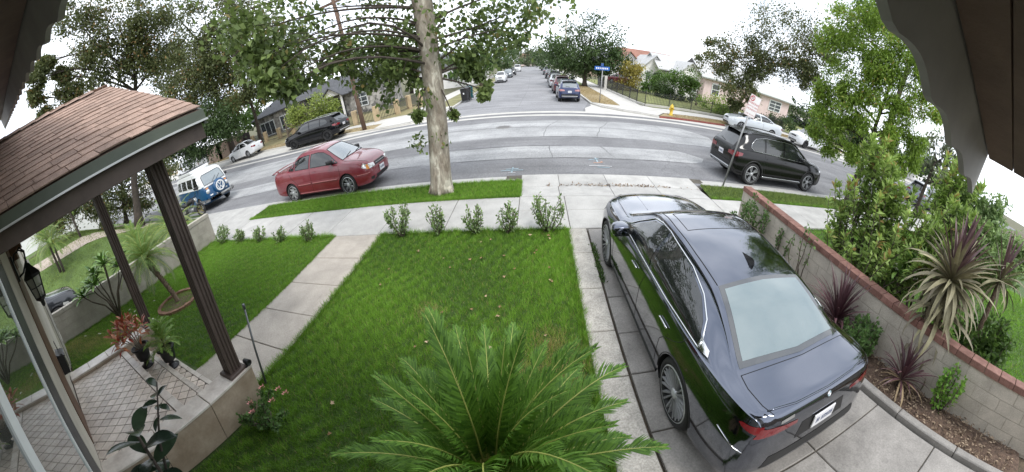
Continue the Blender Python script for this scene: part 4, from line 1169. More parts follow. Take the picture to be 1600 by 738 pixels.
    # antenna fin, roundel on the boot
    mb = MB(); mb.add([(-.74, 0, 1.487), (-.96, .025, 1.455), (-.96, -.025, 1.455), (-.975, 0, 1.515), (-.93, 0, 1.528), (-.84, .018, 1.47), (-.84, -.018, 1.47)], [(0, 5, 4), (5, 1, 3, 4), (0, 4, 6), (6, 4, 3, 2), (1, 2, 3)])
    mb.build('antenna_fin', m_plastic, c.root)
    h = c.hit('B', 0, 1.00); em = MB(); em.lathe([(0, .006), (.036, .006), (.042, .0)], 20); e = em.build('emblem', m_plastic, c.root, tuple(h[0]))
    e.rotation_euler = h[1].to_track_quat('Z', 'Y').to_euler()
    for q in range(4):
        em = MB(); em.add([(0, 0, .008)] + [(.026 * math.cos(q * math.pi / 2 + t * math.pi / 8), .026 * math.sin(q * math.pi / 2 + t * math.pi / 8), .008) for t in range(5)], [tuple(range(6))])
        em.build('emblem_quarter', m_plate if q % 2 else m_pblue, e)
    c.patch('model_badge', m_chrome, 'B', [(.44, .965), (.58, .955), (.58, .985), (.44, .995)], .005, .03)
    return c
sedan = build_sedan_main()
def reshape_sedan(c):
    """Slide the greenhouse back and shorten the boot; wheels and arches keep their place."""
    fx = [(-2.7, -2.56), (-2.45, -2.40), (-1.96, -2.07), (-1.13, -1.31), (-.3, -.40), (.4, .27), (1.12, .98), (1.8, 1.76), (2.4, 2.4)]
    def mv(x, y, z):
        k = min(1, max(0, (z - .72) / .25)); k = k * k * (3 - 2 * k)
        g = min(1, max(0, (z - 1.02) / .12)); g = g * g * (3 - 2 * g)
        return x + (ipl(fx, x) - x) * (k if x > -2.3 else max(k, min(1, (-2.3 - x) / .2))), y * (1 + .05 * g), z - .035 * g
    for o in c.root.children:
        if o.name.split('.')[0] in ('wheel', 'arch_lip') or o.type != 'MESH': continue
        l = o.location.copy()
        if l.length > .01:
            o.location = mv(*l); continue
        for v in o.data.vertices: v.co = mv(*v.co)
reshape_sedan(sedan)

# ---- red compact sedan
SR = dict(x0=-2.17, x1=2.06, wf=1.22, wr=-1.22, R=.29, tw=.175, arch=1.13, n=70,
    zt=[(-2.17,.50),(-2.155,.72),(-2.11,.90),(-2.02,.955),(-1.6,.985),(-1.42,1.0),(-1.0,1.21),(-.72,1.345),(-.4,1.39),(0,1.395),(.3,1.36),(.42,1.325),(.8,1.125),(1.12,.96),(1.25,.935),(1.6,.885),(1.88,.80),(2.0,.70),(2.05,.58),(2.06,.46)],
    zs=[(-2.17,.45),(-2.15,.66),(-2.08,.85),(-1.9,.92),(-1.4,.93),(-.5,.905),(.5,.885),(1.12,.87),(1.6,.81),(1.88,.72),(2.0,.60),(2.06,.42)],
    w=[(-2.17,.55),(-2.12,.70),(-2.0,.78),(-1.7,.82),(-1.2,.835),(0,.835),(1.2,.835),(1.6,.81),(1.85,.74),(1.99,.62),(2.06,.48)],
    ws=[(-2.17,.50),(-2.1,.66),(-1.9,.74),(-1.4,.78),(0,.785),(1.2,.77),(1.6,.73),(1.85,.66),(2,.55),(2.06,.42)],
    wt=[(-2.17,.44),(-2.0,.62),(-1.5,.63),(-1.0,.56),(-.6,.53),(0,.54),(.4,.53),(.8,.60),(1.12,.66),(1.6,.64),(1.85,.58),(2.0,.48),(2.06,.38)],
    zb=[(-2.17,.38),(-2.05,.26),(-1.6,.20),(0,.18),(1.6,.19),(1.95,.22),(2.06,.32)],
    cr=[(-2.17,.02),(-1.5,.03),(-.6,.05),(.4,.05),(1.2,.04),(2.06,.03)])
def build_red():
    pm = paint('red_paint', (0.165, 0.009, 0.020), metal=0.0, rough=0.35, dust=0.05, coat=.8)
    c = Car('parked_car', 'maroon red compact sedan parked at the kerb beside the grass verge', SR, pm, (-7.28, 9.68, ST + .003), R(-1.5), 1.07)
    belt = lambda x: spl(SR['zs'], x) + .03
    fw = [(.96, belt(.96) + .01), (.5, belt(.5)), (-.18, belt(-.2)), (-.14, 1.27), (.15, 1.275), (.38, 1.235), (.62, 1.12)]
    rw = [(-.26, belt(-.26)), (-.9, belt(-.9)), (-.92, 1.16), (-.70, 1.245), (-.22, 1.27)]
    qw = [(-.97, belt(-.97)), (-1.24, belt(-1.2) + .01), (-1.1, 1.07), (-.98, 1.13)]
    for ax in ('L', 'R'):
        for wdw in (fw, rw, qw): c.patch('window', m_cglass, ax, wdw, .003, .06, rim=m_plastic, rimw=.016, rimname='window_seal')
        c.line('door_gap', m_well, ax, [(.98, .88), (1.0, .6), (.93, .26)], .01, -.001)
        c.line('door_gap', m_well, ax, [(-.22, .93), (-.22, .24)], .01, -.001)
        c.line('door_gap', m_well, ax, [(-1.22, .93), (-1.12, .75), (-.88, .55), (-.84, .24)], .01, -.001)
        c.line('rub_strip', M('rub_strip', (0.30, 0.10, 0.10), 0.5), ax, [(.88, .50), (-.18, .50)], .035, .004)
        c.line('rub_strip', bpy.data.materials['rub_strip'], ax, [(-.26, .50), (-.84, .50)], .035, .004)
        c.line('sill', bpy.data.materials['rub_strip'], ax, [(.85, .24), (-.85, .24)], .03, .0)
        for hx in (-.12, -.80): c.patch('door_handle', pm, ax, [(hx, .80), (hx + .15, .80), (hx + .15, .835), (hx, .835)], .015, .04)
        c.patch('headlight', m_lamp, ax, [(1.98, .60), (1.78, .665), (1.80, .76), (1.97, .69)], .006, .04)
        c.patch('taillight', m_red, ax, [(-2.12, .70), (-1.98, .72), (-1.96, .84), (-2.10, .83)], .005, .04)
        c.line('bumper_strip', bpy.data.materials['rub_strip'], ax, [(1.62, .50), (1.98, .50)], .03, .003)
    for sg in (1, -1):
        c.patch('headlight', m_lamp, 'F', [(sg * .36, .60), (sg * .60, .60), (sg * .58, .72), (sg * .36, .69)], .008, .04)
        c.patch('turn_signal', m_amber, 'F', [(sg * .60, .59), (sg * .68, .60), (sg * .66, .70), (sg * .60, .715)], .010, .04)
        c.patch('taillight', m_red, 'B', [(sg * .38, .68), (sg * .72, .68), (sg * .70, .82), (sg * .38, .80)], .005, .05)
        c.line('bonnet_gap', m_well, 'T', [(1.15, sg * .66), (1.6, sg * .63), (1.92, sg * .5)], .01, 0)
        c.line('wiper', m_plastic, 'T', [(1.10, sg * .30 - .1), (1.0, sg * .30 + .35)], .018, .012)
    c.patch('windshield', m_cglass_light, 'T', [(.46, -.46), (.46, .46), (.78, .55), (1.10, .62), (1.13, 0), (1.10, -.62), (.78, -.55)], .004, .07, rim=m_plastic, rimw=.02, rimname='windshield_seal')
    c.patch('rear_window', m_cglass, 'T', [(-.76, -.47), (-.76, .47), (-1.36, .56), (-1.40, 0), (-1.36, -.56)], .004, .07)
    c.patch('grille', m_plastic, 'F', [(-.32, .60), (.32, .60), (.30, .70), (-.30, .70)], .008, .05)
    c.line('grille_bar', m_silver, 'F', [(-.3, .65), (.3, .65)], .012, .014)
    c.patch('bumper_intake', m_plastic, 'F', [(-.42, .27), (.42, .27), (.40, .37), (-.40, .37)], .006, .06)
    c.plate(1, .47); c.plate(-1, .60)
    for sg in (1, -1): c.patch('fog_lamp', m_plastic, 'F', [(sg * .50, .30), (sg * .62, .30), (sg * .62, .38), (sg * .50, .38)], .006, .05)
    # boot spoiler
    mb = MB()
    mb.grid(lambda u, v: (-2.02 - .10 * abs(2 * u - 1) ** 0 + .10 * math.cos(v * 2 * math.pi) - .03 * (1 - (2 * u - 1) ** 2), lerp(-.66, .66, u), .985 - .03 * (2 * u - 1) ** 4 + .014 * math.sin(v * 2 * math.pi)), 16, 8)
    mb.build('spoiler', pm, c.root)
    mb = MB()
    for sg in (1, -1): mb.box((-2.06, sg * .5 - .03, .95), (-1.98, sg * .5 + .03, .98))
    tag(mb.build('spoiler_foot', pm, c.root), kind='stuff')
    c.mirrors(.74, .99, m_plastic, .9)
    c.wheels('five', 7)
    return c
redcar = build_red()

# ---- SUV family
SX = dict(cat='suv', x0=-2.29, x1=2.42, wf=1.432, wr=-1.432, R=.36, tw=.245, arch=1.10, n=76,
    zt=[(-2.29,.60),(-2.275,.95),(-2.24,1.10),(-2.13,1.24),(-1.98,1.42),(-1.85,1.56),(-1.75,1.60),(-1.2,1.65),(-.4,1.676),(.1,1.665),(.45,1.63),(.9,1.40),(1.32,1.16),(1.45,1.125),(1.9,1.06),(2.2,.98),(2.34,.86),(2.40,.70),(2.42,.55)],
    zs=[(-2.29,.50),(-2.27,.85),(-2.22,1.02),(-2.1,1.085),(-1.6,1.08),(0,1.045),(1,1.02),(1.5,.995),(1.9,.94),(2.2,.86),(2.34,.74),(2.42,.5)],
    w=[(-2.29,.66),(-2.25,.80),(-2.1,.89),(-1.6,.935),(0,.93),(1.4,.94),(1.9,.91),(2.2,.82),(2.35,.70),(2.42,.55)],
    ws=[(-2.29,.62),(-2.25,.76),(-2.1,.83),(-1.6,.87),(0,.875),(1.2,.86),(1.9,.82),(2.2,.74),(2.35,.62),(2.42,.48)],
    wt=[(-2.29,.5),(-2.2,.64),(-2.0,.62),(-1.7,.62),(-.5,.64),(.4,.62),(.9,.67),(1.32,.74),(1.9,.72),(2.2,.64),(2.35,.52),(2.42,.42)],
    zb=[(-2.29,.46),(-2.2,.34),(-1.9,.27),(0,.24),(1.9,.26),(2.2,.30),(2.42,.42)],
    cr=[(-2.29,.02),(-1.8,.04),(-.5,.05),(.5,.05),(1.3,.045),(2.42,.03)])
def build_suv(name, label, pm, loc, rz, scale, group=None, chrome=True, rimstyle=('y', 5, None), tails=m_red, glass=m_cglass, sp=SX, rack=True):
    c = Car(name, label, sp, pm, loc, rz, scale, group)
    belt = lambda x: spl(sp['zs'], x) + .03
    fw = [(1.02, belt(1.02)), (.5, belt(.5)), (-.10, belt(-.1)), (-.06, 1.53), (.2, 1.525), (.42, 1.49), (.72, 1.32)]
    rw = [(-.18, belt(-.18)), (-.98, belt(-.98)), (-.98, 1.51), (-.6, 1.53), (-.15, 1.535)]
    qw = [(-1.06, belt(-1.06)), (-1.48, belt(-1.48) + .02), (-1.61, 1.19), (-1.57, 1.31), (-1.4, 1.435), (-1.06, 1.51)]
    for ax in ('L', 'R'):
        for wdw in (fw, rw, qw): c.patch('window', glass, ax, wdw, .003, .07)
        if chrome:
            c.line('chrome_trim', m_chrome, ax, [(1.08, belt(1.05) - .015), (0, belt(0) - .015), (-1.50, belt(-1.5)), (-1.64, 1.19), (-1.60, 1.32), (-1.42, 1.46), (-1.0, 1.54), (-.1, 1.556), (.22, 1.545), (.45, 1.505), (.76, 1.32), (1.08, belt(1.05) - .015)], .018, .004)
        c.line('sill_trim', m_chrome if chrome else m_plastic, ax, [(.98, .33), (-.98, .33)], .035, .002)
        c.line('lower_cladding', m_plastic, ax, [(1.0, .27), (-1.0, .27)], .09, -.02)
        c.line('door_gap', m_well, ax, [(1.05, 1.02), (1.08, .75), (1.0, .34)], .01, -.001)
        c.line('door_gap', m_well, ax, [(-.14, 1.06), (-.14, .34)], .01, -.001)
        c.line('door_gap', m_well, ax, [(-1.02, 1.1), (-1.02, .8), (-.9, .36)], .01, -.001)
        for hx in (.0, -.92): c.patch('door_handle', pm, ax, [(hx, .90), (hx + .2, .89), (hx + .2, .93), (hx, .94)], .016, .04)
        for wx in (sp['wf'], sp['wr']):
            c.line('arch_lip', m_plastic, ax, [(wx + .43 * math.cos(t), .36 + .43 * math.sin(t)) for t in [math.pi * k / 16 for k in range(-1, 18)]], .04, -.006)
        c.patch('headlight', m_lamp, ax, [(2.30, .76), (2.06, .82), (2.0, .88), (2.28, .84)], .005, .04)
        c.patch('taillight', tails, ax, [(-2.22, .84), (-1.98, .90), (-1.95, .98), (-2.18, 1.0)], .006, .04)
        if rack: c.line('roof_rail', m_silver if not chrome else m_plastic, 'T', [(.30, (.60 if ax == 'L' else -.60)), (-.6, (.615 if ax == 'L' else -.615)), (-1.6, (.60 if ax == 'L' else -.60))], .03, .03)
    c.patch('windshield', glass, 'T', [(.50, -.54), (.50, .54), (.9, .61), (1.30, .69), (1.34, 0), (1.30, -.69), (.9, -.61)], .004, .08)
    c.patch('rear_window', glass, 'B', [(-.60, 1.12), (.60, 1.12), (.56, 1.47), (.52, 1.50), (-.52, 1.50), (-.56, 1.47)], .005, .06)
    c.line('rear_wiper', m_plastic, 'B', [(0, 1.15), (.34, 1.20)], .02, .014)
    for sg in (1, -1):
        c.patch('taillight', tails, 'B', [(sg * .42, .86), (sg * .80, .84), (sg * .78, 1.00), (sg * .44, .96)], .006, .05)
        c.patch('headlight', m_lamp, 'F', [(sg * .42, .74), (sg * .62, .76), (sg * .60, .86), (sg * .42, .84)], .008, .04)
    c.patch('grille', m_plastic, 'F', [(-.38, .60), (.38, .60), (.36, .84), (-.36, .84)], .006, .05)
    c.patch('bumper_lower', m_plastic, 'B', [(-.74, .42), (.74, .42), (.70, .62), (-.70, .62)], .005, .06)
    c.line('bumper_strip', m_silver, 'B', [(-.66, .47), (.66, .47)], .05, .006)
    c.line('exhaust_trim', m_chrome, 'B', [(-.6, .40), (.6, .40)], .02, .0)
    c.line('tailgate_gap', m_well, 'B', [(-.70, 1.06), (-.66, .66), (.66, .66), (.70, 1.06)], .01, -.001)
    c.plate(-1, .80); c.plate(1, .52)
    # roof spoiler over the tailgate
    mb = MB(); mb.grid(lambda u, v: (lerp(-1.72, -2.02, v), lerp(-.58, .58, u), 1.615 - .035 * v - .03 * (2 * u - 1) ** 2), 10, 4); mb.build('roof_spoiler', pm if chrome else m_plastic, c.root)
    c.mirrors(.80, 1.13, pm, 1.1)
    c.wheels(*rimstyle)
    return c
m_blackpaint = paint('black_paint', (0.004, 0.004, 0.0045), metal=0.0, rough=0.13, coat=0.0)
suv_r = build_suv('parked_suv', 'glossy black SUV with bright window trim parked at the kerb behind the parking sign', m_blackpaint, (8.95, 10.17, ST + .003), R(1.0), (1.09, 1.0, .98))
m_rimblack = M('rim_black', (0.015, 0.015, 0.016), 0.4)
SJ = dict(SX); 
jeep = build_suv('parked_suv', 'black SUV with black wheels parked across the street by the leaning utility pole', paint('black_paint_soft', (0.005, 0.005, 0.006), rough=0.05, coat=0.0), (-17.1, 22.2, ST + .1), math.pi + R(-2), (1.30, 1.12, 1.0), chrome=False, rimstyle=('five', 9, m_rimblack))
# ---- vans, more saloons, the side-street rows
def simple_car(name, label, sp, pm, loc, rz, scale=1.0, group=None, glass=m_cglass, tails=m_red, rims=('five', 7), two_door=False, light=m_lamp):
    c = Car(name, label, sp, pm, loc, rz, scale, group)
    belt = lambda x: spl(sp['zs'], x) + .03
    fw = [(.96, belt(.96) + .01), (.5, belt(.5)), (-.18, belt(-.2)), (-.14, 1.27), (.15, 1.275), (.38, 1.235), (.62, 1.12)]
    rw = [(-.26, belt(-.26)), (-.9, belt(-.9)), (-1.24, belt(-1.2) + .01), (-1.1, 1.07), (-.92, 1.16), (-.70, 1.245), (-.22, 1.27)]
    for ax in ('L', 'R'):
        for wdw in (fw, rw): c.patch('window', glass, ax, wdw, .003, .08)
        c.line('door_gap', m_well, ax, [(.98, .88), (1.0, .6), (.93, .26)], .012, -.001)
        c.line('door_gap', m_well, ax, [(-.22 - .2 * two_door, .93), (-.22 - .2 * two_door, .24)], .012, -.001)
        c.patch('headlight', light, ax, [(2.0, .60), (1.74, .66), (1.76, .75), (1.97, .69)], .006, .05)
        c.patch('taillight', tails, ax, [(-2.12, .70), (-1.94, .72), (-1.92, .84), (-2.10, .83)], .005, .05)
        c.line('sill', m_plastic, ax, [(.9, .22), (-.9, .22)], .03, 0)
        c.patch('door_handle', pm, ax, [(-.12, .80), (.05, .80), (.05, .835), (-.12, .835)], .015, .05)
    for sg in (1, -1):
        c.patch('headlight', light, 'F', [(sg * .34, .60), (sg * .66, .60), (sg * .62, .72), (sg * .34, .69)], .008, .05)
        c.patch('taillight', tails, 'B', [(sg * .38, .68), (sg * .72, .68), (sg * .70, .82), (sg * .38, .80)], .005, .06)
    c.patch('windshield', glass, 'T', [(.46, -.46), (.46, .46), (.78, .55), (1.10, .62), (1.13, 0), (1.10, -.62), (.78, -.55)], .004, .09)
    c.patch('rear_window', glass, 'T', [(-.76, -.47), (-.76, .47), (-1.36, .56), (-1.40, 0), (-1.36, -.56)], .004, .09)
    c.patch('grille', m_plastic, 'F', [(-.30, .60), (.30, .60), (.28, .70), (-.28, .70)], .008, .06)
    c.patch('bumper_intake', m_plastic, 'F', [(-.5, .27), (.5, .27), (.46, .40), (-.46, .40)], .006, .07)
    c.plate(1, .49); c.plate(-1, .60)
    c.mirrors(.74, .99, pm, .9)
    c.wheels(*rims)
    return c
# silver coupe: flatter roof, long doors
SC = dict(SR, zt=[(-2.17,.50),(-2.155,.74),(-2.11,.92),(-2.02,.965),(-1.7,.99),(-1.45,1.03),(-1.0,1.22),(-.66,1.315),(-.3,1.34),(0,1.335),(.25,1.30),(.40,1.25),(.8,1.06),(1.12,.93),(1.25,.91),(1.6,.86),(1.88,.78),(2.0,.70),(2.05,.58),(2.06,.46)])
p_silver = paint('silver_paint', (0.55, 0.58, 0.60), metal=0.25, rough=0.3)
p_white = paint('white_paint', (0.62, 0.63, 0.64), rough=0.35)
p_dark = paint('charcoal_paint', (0.012, 0.013, 0.016), rough=0.1, coat=0.0)
p_blue = paint('navy_paint', (0.010, 0.022, 0.085), metal=.3, rough=0.3)
p_maroon = paint('maroon_paint', (0.10, 0.018, 0.025), metal=.3, rough=0.35)
p_grey = paint('grey_paint', (0.16, 0.18, 0.20), metal=.5, rough=0.3)
def build_coupe(name, label, pm, loc, rz, sc_, rims=('five', 6)):
    return simple_car(name, label, SC, pm, loc, rz, sc_, two_door=True, rims=rims)
build_coupe('parked_car', 'pale silver coupe parked across the street in front of the pink house', p_silver, (16.75, 22.35, ST), math.pi + R(-6), (1.22, 1.08, 1.08))
simple_car('parked_car', 'white saloon with dark wheels parked behind the silver coupe', SR, p_white, (23.2, 21.7, ST), math.pi + R(4), (1.16, 1.05, 1.12), rims=('five', 5, m_rimblack))
simple_car('parked_car', 'white saloon parked uphill across the street beside the tan wall', SR, p_white, (-27.9, 23.3, ST + hill(-27.9) + .02), math.pi + R(1), (1.08, 1.05, 1.10))
build_suv('parked_suv', 'silver grey SUV parked at the near kerb beyond the bushy shrub', p_grey, (26.9, 10.35, ST), R(-4), (1.0, 1.05, 1.05), chrome=False)
simple_car('parked_car', 'dark saloon far along the street half hidden under the feathery tree', SR, p_dark, (43.5, 22.3, ST), math.pi + R(4), 1.05)
simple_car('parked_car', 'dark car standing behind the corner of the pink house', SR, p_dark, (43.0, 44.6, 0), math.pi + R(-20), 1.05)
simple_car('parked_car', 'dark car in a driveway behind the blue street sign', SR, p_maroon, (13.0, 52, 0), R(-30), 1.05)
simple_car('parked_car', 'black car nosed out on the white driveway behind the block wall', SX, paint('black_paint_car', (0.012, 0.014, 0.018), metal=.2, rough=.3), (-13.15, -1.55, 0), math.pi / 2, 1.0)
# side street, right row (tails to us) and left row (noses to us)
G1 = 'cars parked along the right kerb of the side street'
build_suv('parked_car', 'navy blue hatchback nearest in the right row of the side street', p_blue, (2.60, 28.15, ST), math.pi / 2, (.92, .93, .90), G1, chrome=False, tails=m_redpale, glass=m_cglass_light, rack=False)
build_suv('parked_car', 'maroon and silver wagon parked just beyond the navy hatchback', p_maroon, (2.55, 34.6, ST), math.pi / 2, (.95, .93, .92), G1, chrome=False, rack=False)
simple_car('parked_car', 'silver saloon third in the right row of the side street', SR, p_silver, (2.45, 41.5, ST), math.pi / 2, 1.02, G1)
build_suv('parked_car', 'black wagon fourth in the right row of the side street', p_dark, (2.65, 50, ST), math.pi / 2, .95, G1, chrome=False, rack=False)
simple_car('parked_car', 'charcoal saloon fifth in the right row of the side street', SR, p_dark, (2.6, 62, ST), math.pi / 2, 1.05, G1)
build_suv('parked_car', 'dark wagon sixth in the right row, before a gap', p_grey, (2.6, 78, ST), math.pi / 2, .95, G1, chrome=False, rack=False)
simple_car('parked_car', 'small dark car farthest up the right row', SR, p_dark, (2.6, 108, ST), math.pi / 2, 1.05, G1)
G2 = 'cars parked along the left kerb of the side street'
simple_car('parked_car', 'white saloon nearest in the left row of the side street', SR, p_white, (-5.35, 55.2, ST), -math.pi / 2, (1.05, 1.02, 1.12), G2)
simple_car('parked_car', 'grey saloon with pale windscreen second in the left row', SR, p_grey, (-5.4, 70, ST), -math.pi / 2, (1.05, 1.05, 1.15), G2, glass=m_cglass_light)
build_suv('parked_car', 'dark wagon third in the left row of the side street', p_dark, (-5.4, 82, ST), -math.pi / 2, 1.0, G2, chrome=False, rack=False)
def box_van(name, label, pm, loc, rz, sc_, grp=None):
    SV = dict(cat='van', x0=-2.7, x1=2.55, wf=1.6, wr=-1.6, R=.34, tw=.22, arch=1.12, n=60,
        zt=[(-2.7,.6),(-2.69,1.2),(-2.66,1.8),(-2.58,1.98),(-2.2,2.02),(0,2.03),(1.0,2.0),(1.2,1.93),(1.7,1.42),(1.85,1.22),(2.1,1.13),(2.4,1.02),(2.52,.82),(2.55,.5)],
        zs=[(-2.7,.5),(-2.68,1.0),(-2.6,1.1),(1.2,1.08),(1.8,1.05),(2.2,.97),(2.45,.85),(2.55,.45)],
        w=[(-2.7,.86),(-2.6,.97),(-2.3,1.0),(1.6,1.0),(2.1,.95),(2.4,.85),(2.55,.66)], ws=[(-2.7,.84),(-2.6,.95),(-2.3,.98),(1.6,.96),(2.1,.88),(2.4,.78),(2.55,.6)],
        wt=[(-2.7,.72),(-2.5,.80),(-2,.82),(1.0,.80),(1.3,.80),(1.85,.82),(2.4,.66),(2.55,.5)], zb=[(-2.7,.45),(-2.4,.32),(0,.28),(2.2,.3),(2.55,.42)], cr=[(-2.7,.03),(0,.08),(1.2,.08),(1.9,.05),(2.55,.03)])
    c = Car(name, label, SV, pm, loc, rz, sc_, grp)
    for ax in ('L', 'R'):
        for wdw in ([(1.55, 1.16), (.75, 1.16), (.75, 1.72), (1.18, 1.72)], [(.55, 1.18), (-.25, 1.18), (-.25, 1.72), (.55, 1.72)], [(-.4, 1.18), (-1.3, 1.18), (-1.3, 1.72), (-.4, 1.72)], [(-1.45, 1.18), (-2.4, 1.18), (-2.4, 1.72), (-1.45, 1.72)]):
            c.patch('window', m_cglass, ax, wdw, .004, .1)
        c.line('door_gap', m_well, ax, [(.65, 1.85), (.65, .4)], .014, -.001)
        c.patch('headlight', m_lamp, ax, [(2.45, .7), (2.2, .74), (2.2, .88), (2.42, .86)], .006, .05)
    for sg in (1, -1):
        c.patch('rear_window', m_cglass, 'B', [(sg * .06, 1.2), (sg * .74, 1.2), (sg * .70, 1.75), (sg * .06, 1.75)], .004, .1)
        c.patch('taillight', m_red, 'B', [(sg * .80, .8), (sg * .90, .8), (sg * .88, 1.1), (sg * .80, 1.1)], .006, .05)
        c.patch('headlight', m_lamp, 'F', [(sg * .45, .7), (sg * .7, .7), (sg * .7, .86), (sg * .45, .86)], .006, .05)
    c.patch('windshield', m_cglass, 'T', [(1.24, -.70), (1.24, .70), (1.74, .78), (1.80, 0), (1.74, -.78)], .004, .1)
    c.patch('grille', m_plastic, 'F', [(-.4, .68), (.4, .68), (.4, .86), (-.4, .86)], .006, .06)
    c.plate(-1, .7); c.mirrors(1.25, 1.25, m_plastic, 1.3); c.wheels('five', 6)
    return c
box_van('parked_van', 'plain white van parked up the street beyond the blue camper', p_white, (-38.5, 22.6, ST + hill(-38.5)), math.pi + R(3), (1.1, 1.0, 1.0))
box_van('parked_van', 'white van farthest in the left row of the side street', p_white, (-5.3, 108, ST), -math.pi / 2, 1.0, G2)

# ---- blue and white camper
p_busblue = paint('camper_blue', (0.003, 0.058, 0.15), rough=0.35, coat=.35)
p_buswhite = paint('camper_white', (0.66, 0.67, 0.66), rough=0.4)
SB = dict(cat='camper van', x0=-2.25, x1=2.15, wf=1.25, wr=-1.15, R=.32, tw=.18, arch=1.12, n=64, split=[(-3, 1.13), (1.4, 1.13), (3, 1.13)], extra=[p_buswhite],
    zt=[(-2.25,.6),(-2.23,1.2),(-2.15,1.70),(-2.0,1.88),(-1.5,1.94),(0,1.96),(1.2,1.93),(1.50,1.86),(1.66,1.76),(1.82,1.50),(1.98,1.22),(2.06,1.05),(2.12,.8),(2.15,.5)],
    zs=[(-2.25,.5),(-2.2,1.0),(-2.0,1.12),(1.4,1.12),(1.85,1.10),(2.02,1.0),(2.12,.72),(2.15,.45)],
    w=[(-2.25,.60),(-2.15,.74),(-1.9,.84),(-1,.865),(1.2,.865),(1.7,.82),(1.95,.74),(2.08,.66),(2.15,.52)], ws=[(-2.25,.56),(-2.15,.70),(-1.9,.81),(-1,.84),(1.2,.84),(1.7,.79),(1.95,.71),(2.08,.63),(2.15,.5)],
    wt=[(-2.25,.5),(-2.1,.6),(-1.8,.68),(1.2,.69),(1.55,.66),(1.85,.68),(2.05,.60),(2.15,.45)], zb=[(-2.25,.42),(-2,.30),(0,.26),(1.9,.28),(2.15,.38)], cr=[(-2.25,.03),(-1.8,.10),(1.3,.10),(1.7,.06),(2.15,.02)])
def build_bus():
    c = Car('camper_van', 'blue and white camper van with a spare wheel on its nose', SB, p_busblue, (-18.25, 10.9, ST + hill(-17.5) + .01), R(-9), (1.10, 1.16, 1.04))
    for ax in ('L', 'R'):
        for wdw in ([(1.62, 1.22), (.98, 1.22), (.98, 1.68), (1.42, 1.68)], [(.84, 1.24), (.02, 1.24), (.02, 1.68), (.84, 1.68)], [(-.1, 1.24), (-.95, 1.24), (-.95, 1.68), (-.1, 1.68)], [(-1.07, 1.24), (-1.8, 1.24), (-1.74, 1.66), (-1.07, 1.68)]):
            c.patch('window', m_cglass, ax, wdw, .004, .08, rim=m_chrome, rimw=.02)
        c.line('door_gap', m_well, ax, [(.91, 1.78), (.91, .40)], .012, 0); c.line('door_gap', m_well, ax, [(-.02, 1.1), (-.02, .35)], .012, 0)
        c.line('belt_trim', p_buswhite, ax, [(1.8, 1.12), (-2.0, 1.12)], .05, .0)
        c.patch('door_handle', m_chrome, ax, [(1.0, .98), (1.16, .98), (1.16, 1.02), (1.0, 1.02)], .02, .05)
    m_busglass = glass_mat('camper_glass', (0.09, 0.11, 0.115), 0.2)
    c.patch('windshield', m_busglass, 'F', [(-.62, 1.16), (.62, 1.16), (.58, 1.58), (.48, 1.66), (-.48, 1.66), (-.58, 1.58)], .005, .07, rim=m_plastic, rimw=.03, rimname='windshield_seal')
    c.line('belt_trim', p_buswhite, 'F', [(-.68, 1.08), (0, 1.09), (.68, 1.08)], .07, .0)
    for sg in (1, -1):
        c.line('wiper', m_plastic, 'F', [(sg * .12, 1.2), (sg * .12 + .3, 1.38)], .02, .02)
        h = c.hit('F', sg * .55, .84)
        mb = MB(); mb.lathe([(0, .05), (.05, .045), (.09, .02), (.115, 0)], 20, axis='X'); mb.build('headlight', m_lamp, c.root, tuple(h[0]))
        c.patch('turn_signal', m_amber, 'F', [(sg * .48, .98), (sg * .62, .97), (sg * .62, 1.02), (sg * .48, 1.03)], .02, .05)
        c.patch('fog_lamp', m_lamp, 'F', [(sg * .36, .60), (sg * .52, .60), (sg * .52, .66), (sg * .36, .66)], .02, .05)
    # bumper
    mb = MB()
    pr = [(0, -.08), (.05, -.07), (.06, 0), (.05, .07), (0, .08)]
    pts = [(1.72, -.90), (2.05, -.84), (2.23, -.62), (2.27, 0), (2.23, .62), (2.05, .84), (1.72, .90)]
    for i in range(len(pts) - 1):
        (a, b_), (x, y) = pts[i], pts[i + 1]; n1 = Vector((b_ - y, x - a)).normalized() * -1
        vs = []
        for (px, py) in ((a, b_), (x, y)):
            for d, z in pr: vs.append((px - n1.x * d * -1, py - n1.y * d * -1, .46 + z))
        mb.add(vs, [(k, k + 1, k + 6, k + 5) for k in range(4)] + [(5 + k, 6 + k, 1 + k, k) for k in range(4)], 0, True)
    mb.build('bumper', p_buswhite, c.root)
    # spare wheel cover with the round emblem
    h = c.hit('F', .12, .86); px = h[0].x
    mb = MB(); mb.lathe([(0, .17), (.27, .165), (.33, .14), (.36, .08), (.355, 0)], 32, axis='X'); sw = mb.build('spare_wheel', p_busblue, c.root, (px - .01, .12, .86))
    mb = MB(); mb.lathe([(.185, .166), (.195, .178), (.245, .178), (.255, .166)], 32, axis='X'); mb.build('emblem_ring', p_buswhite, sw)
    mb = MB()
    def stroke(a, b_, wd=.034):
        dx, dz = b_[0] - a[0], b_[1] - a[1]; l = math.hypot(dx, dz); nx, nz = -dz / l * wd / 2, dx / l * wd / 2
        q = [(a[0] + nx, a[1] + nz), (a[0] - nx, a[1] - nz), (b_[0] - nx, b_[1] - nz), (b_[0] + nx, b_[1] + nz)]
        vs = [(.167, -p, z) for p, z in q] + [(.178, -p, z) for p, z in q]
        mb.add(vs, [(0, 1, 2, 3), (7, 6, 5, 4), (0, 4, 5, 1), (1, 5, 6, 2), (2, 6, 7, 3), (3, 7, 4, 0)])
    for sg in (1, -1):
        stroke((sg * .085, .185), (0, .035)); stroke((sg * .165, .12), (sg * .085, -.175)); stroke((sg * .085, -.175), (0, .0))
    mb.build('emblem_letters', p_buswhite, sw)
